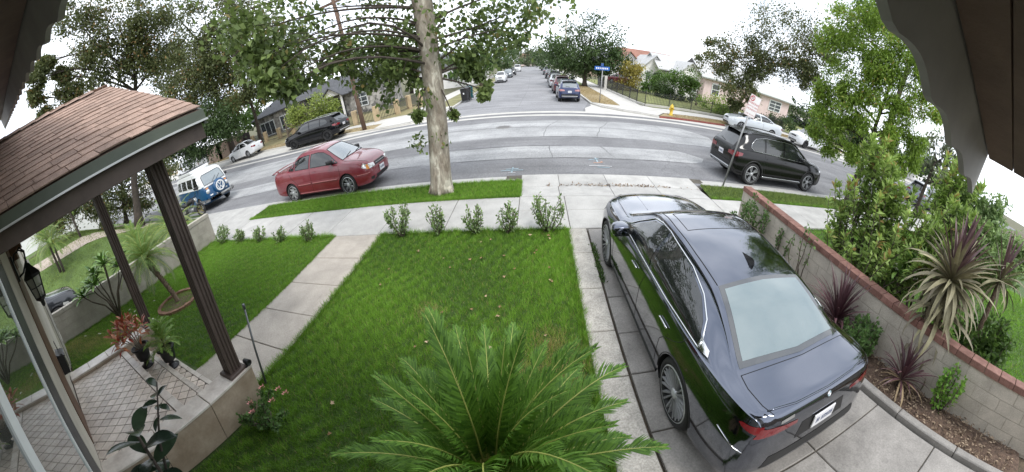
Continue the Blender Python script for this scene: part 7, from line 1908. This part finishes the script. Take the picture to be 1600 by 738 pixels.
# weeds in the joint beside the drive strip
rng = np.random.default_rng(77); yy = rng.uniform(.6, 5.6, 1500); yy = yy[(np.sin(yy * 3.1) + np.sin(yy * 1.3 + 1) > .35)]
P = np.stack([1.018 + rng.normal(0, .022, len(yy)), yy, np.zeros(len(yy))], 1); D = rng.normal(size=P.shape) * .6; D[:, 2] = 1
V, F = leaves_np(P, .05, .016, rng, dirs=D); o = obj('joint_weeds', np_mesh('joint_weeds', V, F, L_mid, rng.random(len(P)))); o['kind'] = 'stuff'
# mulch chips and dry litter in the bed
m_chip = leaf_mat('mulch_chip', (0.09, 0.055, 0.035), (0.34, 0.26, 0.18), rough=.9, trans=.0)
n = 2600; P = np.stack([rng.uniform(3.92, 4.55, n), rng.uniform(-.9, 5.8, n), rng.uniform(.03, .085, n)], 1); D = rng.normal(size=P.shape); D[:, 2] *= .25
V, F = leaves_np(P, .055, .022, rng, dirs=D, up=2); o = obj('mulch_litter', np_mesh('mulch_litter', V, F, m_chip, rng.random(n))); o['kind'] = 'stuff'
# litter along the gutter line at the apron
n = 260; P = np.stack([np.clip(rng.normal(2.3, 1.1, n), .3, 4.8), rng.normal(8.40, .05, n), rng.uniform(-.09, -.07, n)], 1); D = rng.normal(size=P.shape); D[:, 2] *= .2
V, F = leaves_np(P, .06, .035, rng, dirs=D, up=2); o = obj('gutter_litter', np_mesh('gutter_litter', V, F, m_chip, rng.random(n))); o['kind'] = 'stuff'
# fallen leaves on the lawn, each its own
m_fall = blade_mat('fallen_leaf', (0.20, 0.12, 0.05), (0.46, 0.34, 0.22), .85)
fm = []
for k in range(3):
    mb = MB(); r2 = random.Random(k); pts = []
    for i in range(10):
        a = i * math.pi / 5; q = (.052 if i % 2 == 0 else .026) * r2.uniform(.8, 1.2); pts.append((q * math.cos(a), q * math.sin(a), .012 * math.sin(a * 2 + k) + .008))
    mb.add([(0, 0, .004)] + pts, [(0, i + 1, (i + 1) % 10 + 1) for i in range(10)]); fm.append(mb.mesh('fallen_leaf', m_fall))
fr = random.Random(21)
spots = [(-3.2, 1.6), (-2.2, 1.9), (-2.0, 1.55), (-1.55, 2.9), (-1.42, 3.0), (-.55, 4.35), (-.4, 4.55), (.2, 4.2), (-.6, 2.95), (.1, 3.05), (-.95, 3.0)]
for i in range(36):
    x, y = spots[i] if i < len(spots) else (fr.triangular(-3.2, .5, .3), fr.triangular(1.2, 5.7, 5.4))
    o = obj('fallen_leaf', fm[i % 3], None, (x, y, .028), (fr.uniform(-.3, .3), fr.uniform(-.3, .3), fr.uniform(0, 6.28)))
    s_ = fr.uniform(.4, .8); o.scale = (s_,) * 3
    tag(o, 'dry tan leaf fallen on the middle lawn', 'leaf', 'fallen leaves on the lawn')
mb = MB()
for k in range(5):
    a = k * 1.2566; mb.add([(0, 0, 0), (.022 * math.cos(a - .4), .022 * math.sin(a - .4), .01), (.04 * math.cos(a), .04 * math.sin(a), .006), (.022 * math.cos(a + .4), .022 * math.sin(a + .4), .01)], [(0, 1, 2, 3)])
pm_ = mb.mesh('fallen_flower', m_petal)
for i in range(12):
    o = obj('fallen_flower', pm_, None, (fr.uniform(-9.9, -8.2), fr.uniform(.2, 2.6), .045), (fr.uniform(-.3, .3), fr.uniform(-.3, .3), 0)); tag(o, 'white blossom fallen on the grass by the grey block wall', 'flower', 'fallen white blossoms on the left lawn')
# ================================================================ HOUSES, FENCES, SIGNS ACROSS THE STREET
def stone_mat():
    m, nt, b = new_mat('stone_veneer'); p = wpos(nt)
    v = N(nt, 'ShaderNodeTexVoronoi', feature='F1'); v.inputs['Scale'].default_value = 3.2; nt.links.new(p, v.inputs['Vector'])
    sp = N(nt, 'ShaderNodeSeparateColor'); nt.links.new(v.outputs['Color'], sp.inputs[0])
    cr = ramp(nt, [(0, (.12, .115, .11)), (.5, (.26, .25, .23)), (1, (.45, .43, .40))]); nt.links.new(sp.outputs[0], cr.inputs[0]); nt.links.new(cr.outputs[0], b.inputs['Base Color']); b.inputs['Roughness'].default_value = .9
    return m
m_stone = stone_mat()
m_roofgrey = M('roof_grey', (0.085, 0.088, 0.095), .9, var=.2, vs=1.5, fine=.3, fs=14)
m_roofred = M('roof_red', (0.27, 0.135, 0.10), .9, var=.2, vs=1.5, fine=.3, fs=14)
m_roofpale = M('roof_pale', (0.44, 0.44, 0.435), .8, var=.12, vs=1.2, fine=.2, fs=10)
m_pinkwall = M('wall_pink', (0.60, 0.48, 0.465), .9, var=.08, vs=1)
m_whitewall = M('wall_white', (0.78, 0.765, 0.75), .9, var=.06, vs=1)
m_tanwall = M('wall_tan', (0.36, 0.27, 0.215), .9, var=.12, vs=1)
m_ironb = M('iron_black', (0.02, 0.02, 0.022), .5)
m_woodfence = M('fence_dark', (0.045, 0.038, 0.034), .85, var=.3, vs=3, rnd_var=.2)
m_pillar = M('pillar_tan', (0.40, 0.31, 0.19), .9, var=.2, vs=2)
def lpart(t, name, mb, mat):
    b = t.location; mb.v = [(x - b[0], y - b[1], z - b[2]) for x, y, z in mb.v]; return mb.build(name, mat, t)
def hip(mb, x0, x1, y0, y1, z0, z1, ov=.4, ins=None):
    x0 -= ov; x1 += ov; y0 -= ov; y1 += ov; d = (y1 - y0) / 2 if ins is None else ins
    rx0, rx1, ym = x0 + d, x1 - d, (y0 + y1) / 2
    vs = [(x0, y0, z0), (x1, y0, z0), (x1, y1, z0), (x0, y1, z0), (rx0, ym, z1), (rx1, ym, z1)]
    mb.add(vs, [(0, 1, 5, 4), (1, 2, 5), (2, 3, 4, 5), (3, 0, 4), (3, 2, 1, 0)])
def gable_y(mb, x0, x1, y0, y1, z0, z1, ov=.35, th=.12):
    """Ridge along Y, gable facing the street."""
    xm = (x0 + x1) / 2; k = (z1 - z0) / (xm - x0)
    for s_, xe in ((-1, x0 - ov), (1, x1 + ov)):
        ze = z0 - k * ov
        vs = [(xm, y0 - ov, z1), (xe, y0 - ov, ze), (xe, y1 + ov, ze), (xm, y1 + ov, z1)]
        vs += [(a, b_, c + th) for a, b_, c in vs]
        mb.add(vs, [(0, 1, 2, 3), (7, 6, 5, 4), (0, 4, 5, 1), (1, 5, 6, 2), (2, 6, 7, 3)])
def gable_x(mb, x0, x1, y0, y1, z0, z1, ov=.35, th=.12):
    ym = (y0 + y1) / 2; k = (z1 - z0) / (ym - y0)
    for s_, ye in ((-1, y0 - ov), (1, y1 + ov)):
        ze = z0 - k * ov
        vs = [(x0 - ov, ym, z1), (x0 - ov, ye, ze), (x1 + ov, ye, ze), (x1 + ov, ym, z1)]
        vs += [(a, b_, c + th) for a, b_, c in vs]
        mb.add(vs, [(3, 2, 1, 0), (4, 5, 6, 7), (1, 0, 4, 5), (2, 1, 5, 6), (3, 2, 6, 7)])
def window(t, x0, x1, z0, z1, y, nx=1, nz=2, fr=.08, frame=None, pane=None, bars=True):
    frame = frame or m_white_trim
    b = t.location
    w_ = MB(); w_.box((x0, y - .05, z0), (x1, y + .02, z0 + fr)); w_.box((x0, y - .05, z1 - fr), (x1, y + .02, z1)); w_.box((x0, y - .05, z0 + fr), (x0 + fr, y + .02, z1 - fr)); w_.box((x1 - fr, y - .05, z0 + fr), (x1, y + .02, z1 - fr))
    for i in range(1, nx): xm = lerp(x0, x1, i / nx); w_.box((xm - fr / 3, y - .045, z0 + fr), (xm + fr / 3, y + .01, z1 - fr))
    for i in range(1, nz): zm = lerp(z0, z1, i / nz); w_.box((x0 + fr, y - .043, zm - fr / 3), (x1 - fr, y + .012, zm + fr / 3))
    o = lpart(t, 'window', w_, frame)
    p = MB(); p.box((x0 + fr / 2 - b[0], y - .02 - b[1], z0 + fr / 2 - b[2]), (x1 - fr / 2 - b[0], y - .005 - b[1], z1 - fr / 2 - b[2])); p.build('pane', pane or m_pane_far, o)
    return o
# ---- grey roofed stone house on the left
hl = thing('stone_house', 'stone faced house with dark grey roof behind the pillared fence', 'house', (-27, 35.5, .2))
mb = MB(); mb.box((-37.5, 35.0, .1), (-28.5, 43, 3.55)); mb.box((-28.5, 36.5, .0), (-17.4, 43.2, 2.85)); lpart(hl, 'wall', mb, m_stone)
mb = MB(); hip(mb, -37.5, -28.0, 35.0, 44.5, 3.5, 5.75, .5, 4.5); lpart(hl, 'roof', mb, m_roofgrey)
mb = MB(); gable_x(mb, -31.0, -17.2, 36.5, 43.4, 2.85, 4.75, .4); lpart(hl, 'roof', mb, m_roofgrey)
mb = MB(); gable_y(mb, -24.4, -21.6, 34.6, 38.5, 2.75, 3.65, .3, .1); lpart(hl, 'porch_roof', mb, m_roofgrey)
mb = MB(); mb.add([(-24.4, 34.62, 2.75), (-21.6, 34.62, 2.75), (-23.0, 34.62, 3.62)], [(0, 1, 2)]); mb.box((-24.4, 34.62, .1), (-24.2, 34.8, 2.75)); mb.box((-21.8, 34.62, .1), (-21.6, 34.8, 2.75)); lpart(hl, 'porch_front', mb, m_whitewall)
mb = MB(); mb.box((-23.6, 36.40, .1), (-22.5, 36.52, 2.3)); lpart(hl, 'door', mb, m_dark_trim)
window(hl, -36.6, -33.6, .95, 2.75, 34.98, 3, 1, .1); window(hl, -32.4, -30.6, .95, 2.75, 34.98, 2, 1, .1); window(hl, -27.6, -25.6, .9, 2.3, 36.48, 2, 2, .09); window(hl, -21.0, -19.2, .8, 2.3, 36.48, 2, 3, .09)
mb = MB(); mb.box((-38.0, 34.46, 3.38), (-27.9, 34.54, 3.52)); lpart(hl, 'gutter', mb, m_dark_trim)
mb = MB(); mb.box((-33.6, 39.2, 5.0), (-33.2, 39.6, 6.3)); lpart(hl, 'chimney', mb, m_tanwall)
# pillared iron fence
fl_ = thing('iron_fence', 'black iron picket fence between tan pillars before the stone house', 'fence', (-24, 29, 0))
pts = [(-36, 30.0), (-33.4, 29.9), (-30.8, 29.8), (-28.2, 29.6), (-25.6, 29.3), (-23, 28.7), (-20.5, 27.8), (-17.9, 26.9), (-15.4, 26.1), (-13.0, 25.6), (-11.9, 27.6), (-11.7, 30.2), (-11.5, 33.0), (-11.4, 36)]
pk = MB(); rl_ = MB()
for i, (x, y) in enumerate(pts):
    h0 = hill(x); mb = MB(); mb.bbox((x - .2, y - .2, h0 - .05), (x + .2, y + .2, h0 + 1.15), .03); lpart(fl_, 'pillar', mb, m_pillar)
    if i < len(pts) - 1:
        x2, y2 = pts[i + 1]; l = math.hypot(x2 - x, y2 - y); n = int(l / .16); rz = math.atan2(y2 - y, x2 - x)
        for k in range(1, n):
            px, py = lerp(x, x2, k / n), lerp(y, y2, k / n); hz = hill(px); pk.box((px - .013, py - .013, hz + .05), (px + .013, py + .013, hz + 1.05))
        for z in (.15, .95): rl_.tube([(x, y, hill(x) + z), (x2, y2, hill(x2) + z)], .02, 4)
o = lpart(fl_, 'pickets', pk, m_ironb); o['kind'] = 'stuff'
lpart(fl_, 'rails', rl_, m_ironb)['kind'] = 'stuff'
# dark board fence and tan wall further left
wf = thing('board_fence', 'dark weathered board fence behind the white saloon uphill', 'fence', (-38, 30, 0))
mb = MB(); mb.box((-.11, -.012, 0), (.11, .012, 1.75)); bd = mb.mesh('board', m_woodfence)
for i in range(44):
    x = -44.5 + i * .235; obj('board', bd, wf, (x + 38, (30.4 if True else 30) - 30 + rnd.uniform(-.01, .01), hill(x) - .05 + rnd.uniform(-.03, .03)))
tw = thing('tan_wall', 'plain tan masonry wall beside the parked white saloon', 'wall', (-40, 27, 0))
mb = MB(); mb.box((-47, 26.2, .8), (-36.5, 26.5, 2.75)); mb.box((-36.8, 26.2, .6), (-36.5, 30.2, 2.75)); lpart(tw, 'wall_body', mb, m_tanwall)
mb = MB(); mb.box((-47.05, 26.14, 2.752), (-36.44, 26.56, 2.82)); lpart(tw, 'coping', mb, m_tanwall)
# ---- pink and white bungalow on the right
hr = thing('pink_house', 'pink stucco bungalow with pale roof, arched porch and white front', 'house', (24, 42, 0))
mb = MB(); mb.box((21.8, 41.7, 0), (37.6, 49.5, 3.05)); lpart(hr, 'wall', mb, m_pinkwall)
mb = MB(); gable_x(mb, 21.6, 38.0, 41.7, 49.5, 3.05, 5.0, .5); lpart(hr, 'roof', mb, m_roofpale)
mb = MB(); mb.box((18.3, 42.9, 0), (21.78, 49.4, 2.75)); mb.add([(18.3, 42.9, 2.75), (21.78, 42.9, 2.75), (20.04, 42.9, 4.15)], [(0, 1, 2)]); lpart(hr, 'front_wing', mb, m_whitewall)
mb = MB(); gable_y(mb, 18.3, 21.78, 42.9, 49.4, 2.75, 4.2, .35); lpart(hr, 'wing_roof', mb, m_roofpale)
mb = MB(); mb.box((14.9, 47.6, 0), (18.28, 55, 2.9)); mb.add([(14.9, 47.6, 2.9), (18.28, 47.6, 2.9), (16.6, 47.6, 4.35)], [(0, 1, 2)]); lpart(hr, 'porch_gable', mb, m_whitewall)
mb = MB(); gable_y(mb, 14.9, 18.28, 47.6, 55, 2.9, 4.4, .35); lpart(hr, 'porch_roof', mb, m_roofpale)
mb = MB(); gable_x(mb, 16.6, 24, 45.4, 54, 2.9, 4.75, .3); lpart(hr, 'main_roof', mb, m_roofpale)
# arched doorway
mb = MB(); mb.v = []; n = 14
pts = [(17.0 - .62, 0), (17.0 - .62, 1.7)] + [(17.0 - .62 * math.cos(math.pi * k / n), 1.7 + .62 * math.sin(math.pi * k / n)) for k in range(1, n)] + [(17.0 + .62, 1.7), (17.0 + .62, 0)]
mb.add([(x, 47.57, z) for x, z in pts], [tuple(range(len(pts)))]); lpart(hr, 'arched_opening', mb, m_dark_trim)
window(hr, 15.35, 16.05, 1.2, 2.35, 47.56, 1, 1, .08); window(hr, 20.2, 21.4, .75, 2.35, 42.86, 2, 1, .1); window(hr, 23.0, 24.3, .95, 2.45, 41.66, 1, 2, .11); window(hr, 33.4, 35.9, 1.05, 2.55, 41.66, 2, 3, .12)
mb = MB(); mb.box((21.2, 41.1, 2.95), (38.4, 41.2, 3.08)); lpart(hr, 'eave_trim', mb, m_white_trim)
# red roofed house beyond
h2 = thing('red_roof_house', 'white gabled house with a red shingle roof left of the arched porch', 'house', (14, 56, 0))
mb = MB(); mb.box((14.2, 56.2, 0), (23, 64, 3.0)); mb.box((12.6, 54.6, 0), (16.8, 60, 2.9)); mb.add([(12.6, 54.6, 2.9), (16.8, 54.6, 2.9), (14.7, 54.6, 4.6)], [(0, 1, 2)]); lpart(h2, 'wall', mb, m_whitewall)
mb = MB(); gable_y(mb, 12.6, 16.8, 54.6, 60, 2.9, 4.65, .45); lpart(h2, 'gable_roof', mb, m_roofred)
mb = MB(); gable_x(mb, 14.2, 23, 56.2, 64, 3.0, 5.3, .5); lpart(h2, 'roof', mb, m_roofred)
mb = MB(); mb.box((13.2, 54.5, .2), (14.1, 54.58, 2.3)); lpart(h2, 'door', mb, m_dark_trim)
mb = MB(); mb.box((14.2, 54.52, 3.2), (15.2, 54.58, 3.8)); lpart(h2, 'vent', mb, m_taupe)
window(h2, 15.0, 16.2, 1.0, 2.3, 54.56, 2, 1)
# iron picket fence on its low kerb, right corner
fr_ = thing('iron_fence', 'low black iron picket fence round the corner lawn of the pink house', 'fence', (8.5, 26, 0))
pts = [(8.05, 38.5), (8.1, 36.2), (8.15, 34), (8.2, 31.8), (8.3, 29.6), (8.4, 27.6), (8.75, 26.35), (10.9, 26.45), (13.1, 26.75), (15.3, 27.0), (17.5, 27.35), (19.7, 27.75), (21.9, 28.15), (24.1, 28.5), (26.3, 28.9)]
pk = MB(); rl_ = MB(); kb = MB()
for i, (x, y) in enumerate(pts):
    mb = MB(); mb.box((x - .03, y - .03, 0), (x + .03, y + .03, 1.12)); lpart(fr_, 'post', mb, m_ironb)
    if i < len(pts) - 1:
        x2, y2 = pts[i + 1]; l = math.hypot(x2 - x, y2 - y); n = int(l / .13)
        for k in range(1, n):
            px, py = lerp(x, x2, k / n), lerp(y, y2, k / n); pk.box((px - .011, py - .011, .16), (px + .011, py + .011, 1.04))
        for z in (.22, .92): rl_.tube([(x, y, z), (x2, y2, z)], .018, 4)
        dx, dy = (x2 - x) / l, (y2 - y) / l
        q = [(x - dy * .1, y + dx * .1), (x + dy * .1, y - dx * .1), (x2 + dy * .1, y2 - dx * .1), (x2 - dy * .1, y2 + dx * .1)]
        kb.prism(q[::-1] if False else q, 0, .14 + .002 * (i % 2))
lpart(fr_, 'pickets', pk, m_ironb)['kind'] = 'stuff'; lpart(fr_, 'rails', rl_, m_ironb)['kind'] = 'stuff'
lpart(fr_, 'kerb', kb, m_conc_far)['kind'] = 'stuff'
gt = thing('iron_gate', 'dark solid gate panels between pale posts along the side street walk', 'gate', (8.0, 41, 0))
for i in range(3):
    y = 39.2 + i * 1.7; mb = MB(); mb.box((7.96, y + .06, .1), (8.04, y + 1.6, 1.25)); lpart(gt, 'panel', mb, m_dark_trim)
    mb = MB(); mb.bbox((7.85, y - .12, 0), (8.15, y + .05, 1.4), .02); lpart(gt, 'gate_post', mb, m_conc_far)
# ---- background houses along the side street and beyond
def bg_house(label, x0, x1, y0, y1, h, hr_, wall, roofm, side=1):
    t = thing('bungalow', label, 'house', ((x0 + x1) / 2, (y0 + y1) / 2, 0))
    mb = MB(); mb.box((x0, y0, -.1), (x1, y1, h)); lpart(t, 'wall', mb, wall)
    mb = MB(); hip(mb, x0, x1, y0, y1, h, hr_, .5, 2.5); lpart(t, 'roof', mb, roofm)
    xm = (x0 + x1) / 2
    window(t, x0 + 1, x0 + 2.6, .9, 2.2, y0 - .02, 2, 1); window(t, x1 - 2.6, x1 - 1, .9, 2.2, y0 - .02, 2, 1)
    mb = MB(); mb.box((xm - .5, y0 - .06, 0), (xm + .5, y0 - .01, 2.1)); lpart(t, 'door', mb, m_dark_trim)
bg_house('white bungalow with grey roof seen through leaves beyond the bins', -19, -10.6, 52, 62, 3.0, 5.0, m_whitewall, m_roofgrey)
bg_house('pale bungalow farther up the left of the side street', -20, -10.8, 72, 82, 3.0, 5.2, m_whitewall, m_roofpale)
bg_house('tan bungalow up the right of the side street behind the dark tree', 11, 20, 74, 84, 3.0, 5.2, m_tanwall, m_roofgrey)
bg_house('pinkish house closing the end of the side street', -10, 2, 225, 236, 4.2, 7.5, m_pinkwall, m_roofred)
bg_house('white building at the end of the side street right of centre', 3, 14, 222, 232, 4.5, 7.0, m_whitewall, m_roofpale)
bg_house('white walled bungalow far left on the rising lot beyond the palms', -44, -35, -2, 8, 5.4, 7.4, m_whitewall, m_roofgrey)
ww = thing('white_wall', 'long white boundary wall at far right beyond the silver SUV', 'wall', (52, 22, 0))
mb = MB(); mb.box((46, 24.8, 0), (62, 25.1, 2.1)); lpart(ww, 'wall_body', mb, m_whitewall)
mb = MB(); mb.box((45.95, 24.75, 2.102), (62.05, 25.15, 2.18)); lpart(ww, 'coping', mb, m_whitewall)
# ---- parking sign on its leaning pole
m_galv = M('galvanised', (0.30, 0.30, 0.30), .5, metal=.6, var=.15, vs=12)
ps = thing('parking_sign', 'white and red parking sign on a leaning grey pole by the driveway', 'sign', (5.80, 8.58, -.03))
top = Vector((.50, 0, 2.62)); mb = MB(); mb.tube([(0, 0, 0), top], .028, 8); mb.build('pole', m_galv, ps)
m_signw = M('sign_white', (.72, .70, .69), .45, var=.05, vs=6); m_signr = M('sign_red', (.42, .05, .06), .5)
lean = math.atan2(top.x, top.z)
mb = MB(); mb.bbox((-.19, -.30, -.004), (.19, .30, .004), .003)
pan = mb.build('panel', m_signw, ps, (.455, -.034, 2.36)); pan.rotation_euler = Euler((math.pi / 2, lean, R(-18)), 'XYZ')
pan.rotation_euler = (Matrix.Rotation(R(-14), 3, 'Z') @ Matrix.Rotation(lean, 3, 'Y') @ Matrix.Rotation(math.pi / 2, 3, 'X')).to_euler()
def text(parent, body, size, loc, mat, rot=(0, 0, 0), name='lettering', ext=.0006):
    cu = bpy.data.curves.new(name, 'FONT'); cu.body = body; cu.size = size; cu.align_x = 'CENTER'; cu.align_y = 'CENTER'; cu.extrude = ext; cu.materials.append(mat)
    tmp = bpy.data.objects.new('t', cu); COL.objects.link(tmp); me = bpy.data.meshes.new_from_object(tmp.evaluated_get(bpy.context.evaluated_depsgraph_get())); bpy.data.objects.remove(tmp)
    return tag(obj(name, me, parent, loc, rot), kind='stuff')
for s_, sz, y in (('PARKING', .088, .075), ('8AM TO 10AM', .058, -.015), ('MONDAY', .075, -.10), ('STREET CLEANING', .036, -.235)): text(pan, s_, sz, (0, y, .0055), m_signr)
mb = MB(); mb.lathe([(.055, .0045), (.055, .007), (.078, .007), (.078, .0045)], 24, smooth=False); mb.box((-.062, -.009, .0045), (.062, .009, .0068), rz=R(-45), c=(0, 0, 0)); mb.build('symbol', m_signr, pan, (-.10, .20, 0)); text(pan, 'P', .11, (-.10, .20, .0052), m_dark_trim)
mb = MB()
for lo, hi in (((-.18, .288, .0043), (.18, .292, .006)), ((-.18, -.292, .0043), (.18, -.288, .006)), ((-.182, -.292, .0043), (-.178, .292, .006)), ((.178, -.292, .0043), (.182, .292, .006))): mb.box(lo, hi)
mb.build('border', m_signr, pan)
# ---- blue street name sign
ss = thing('street_sign', 'blue street name sign on a grey pole at the dry corner verge', 'sign', (4.85, 25.6, 0))
mb = MB(); mb.tube([(0, 0, 0), (.08, 0, 2.2)], .032, 8); mb.build('pole', m_galv, ss)
m_sblue = M('sign_blue', (0.015, 0.10, 0.36), .5)
mb = MB(); mb.bbox((-.52, -.012, 2.2), (.60, .012, 2.45), .01); s1 = mb.build('name_plate', m_sblue, ss)
mb = MB()
for i in range(7): mb.box((-.42 + i * .135, -.018, 2.27), (-.42 + i * .135 + .085, -.0125, 2.38))
tag(mb.build('lettering', m_plate, s1), kind='stuff')
mb = MB(); mb.bbox((.03, -.4, 2.47), (.055, .5, 2.66), .008); mb.build('name_plate', m_sblue, ss)
# ---- hydrant
hy = thing('fire_hydrant', 'yellow fire hydrant above the red painted kerb', 'hydrant', (9.50, 22.45, 0), R(20))
m_hyd = M('hydrant_yellow', (0.58, 0.40, 0.035), .5, var=.15, vs=8)
mb = MB(); mb.lathe([(0, 0), (.17, 0), (.17, .05), (.115, .06), (.11, .48), (.15, .49), (.15, .53), (.13, .56), (.10, .64), (.04, .69), (.03, .74), (0, .74)], 18); mb.build('barrel', m_hyd, hy)
for a in (0, 90, 180):
    mb = MB(); mb.lathe([(0, .10), (.055, .10), (.055, .17), (.065, .17), (.065, .20), (0, .21)], 12, axis='X'); o = mb.build('outlet', m_hyd, hy, (0, 0, .40), (0, 0, R(a)))
# ---- leaning utility pole with crossarm
up_ = thing('utility_pole', 'brown timber utility pole leaning slightly beside the black SUV', 'pole', (-12.45, 22.1, 0))
m_pole = M('pole_timber', (.115, .072, .05), .9, var=.3, vs=3, bump=.4, bs=20)
mb = MB(); mb.tube([(0, 0, -.1), (-.1, 0, 2.5), (0.0, 0, 5.0), (.1, 0, 9.5)], [.185, .17, .155, .13], 12); mb.build('shaft', m_pole, up_)
mb = MB(); mb.box((-1.2, -.06, 8.6), (1.3, .06, 8.75)); mb.build('crossarm', m_pole, up_)
up2 = thing('utility_pole', 'pale distant utility pole by the right row of cars', 'pole', (5.6, 66, 0))
mb = MB(); mb.tube([(0, 0, 0), (0, 0, 10)], [.16, .12], 8); mb.build('shaft', m_bark_pale, up2)
# ---- wheeled bins
def bin_(label, loc, rz, c):
    t = thing('wheelie_bin', label, 'bin', loc, rz, 'wheeled bins at the side street kerb')
    mt = M('bin_' + label.split()[0], c, .5, var=.15, vs=8)
    mb = MB(); vs = [(-.24, -.26, .06), (.24, -.26, .06), (.24, .26, .06), (-.24, .26, .06), (-.30, -.34, .98), (.30, -.34, .98), (.30, .34, .98), (-.30, .34, .98)]
    mb.add(vs, [(3, 2, 1, 0), (4, 5, 6, 7), (0, 1, 5, 4), (1, 2, 6, 5), (2, 3, 7, 6), (3, 0, 4, 7)]); mb.build('body', mt, t)
    mb = MB(); mb.grid(lambda u, v: (lerp(-.33, .33, u), lerp(-.38, .38, v), 1.0 + .07 * math.sin(math.pi * v) * (1 - (2 * u - 1) ** 4)), 6, 8); mb.build('lid', mt, t)
    mb = MB(); mb.tube([(-.26, .40, .95), (.26, .40, .95)], .02, 6); mb.build('handle', m_plastic, t)
    for x in (-.26, .26): mb = MB(); mb.lathe([(0, -.03), (.11, -.03), (.12, 0), (.11, .03), (0, .03)], 14, axis='X'); mb.build('wheel', m_tyre, t, (x, .30, .11))
    mb = MB(); mb.lathe([(0, 0), (.07, 0)], 14); o = mb.build('emblem', m_plate, t, (0, -.318, .62), (math.pi / 2 + .08, 0, 0)); o.location.y = -.32
bin_('black wheelie bin with a pale round mark at the side street kerb', (-6.15, 29.6, ST + .1), R(-10), (.012, .012, .014))
bin_('green blue wheelie bin behind the black one', (-6.05, 31.4, ST + .1), R(5), (.01, .09, .10))
bin_('dark wheelie bin standing between the black and green blue ones', (-6.1, 30.5, ST + .1), R(3), (.014, .016, .016))
# ---- overhead wires
wr_ = thing('overhead_wires', 'thin overhead wires crossing the sky from the leaning utility pole', 'wires', (-12.3, 22.1, 8.7))
for dx in (-1.0, -.3, .5, 1.1):
    mb = MB(); a = Vector((-12.3 + dx, 22.1, 8.78)); b_ = Vector((5.6 + dx * .4, 66, 9.6)); mb.tube([a.lerp(b_, k / 10) - Vector((0, 0, .9 * math.sin(k / 10 * math.pi))) for k in range(11)], .012, 4)
    lpart(wr_, 'wire', mb, m_plastic)
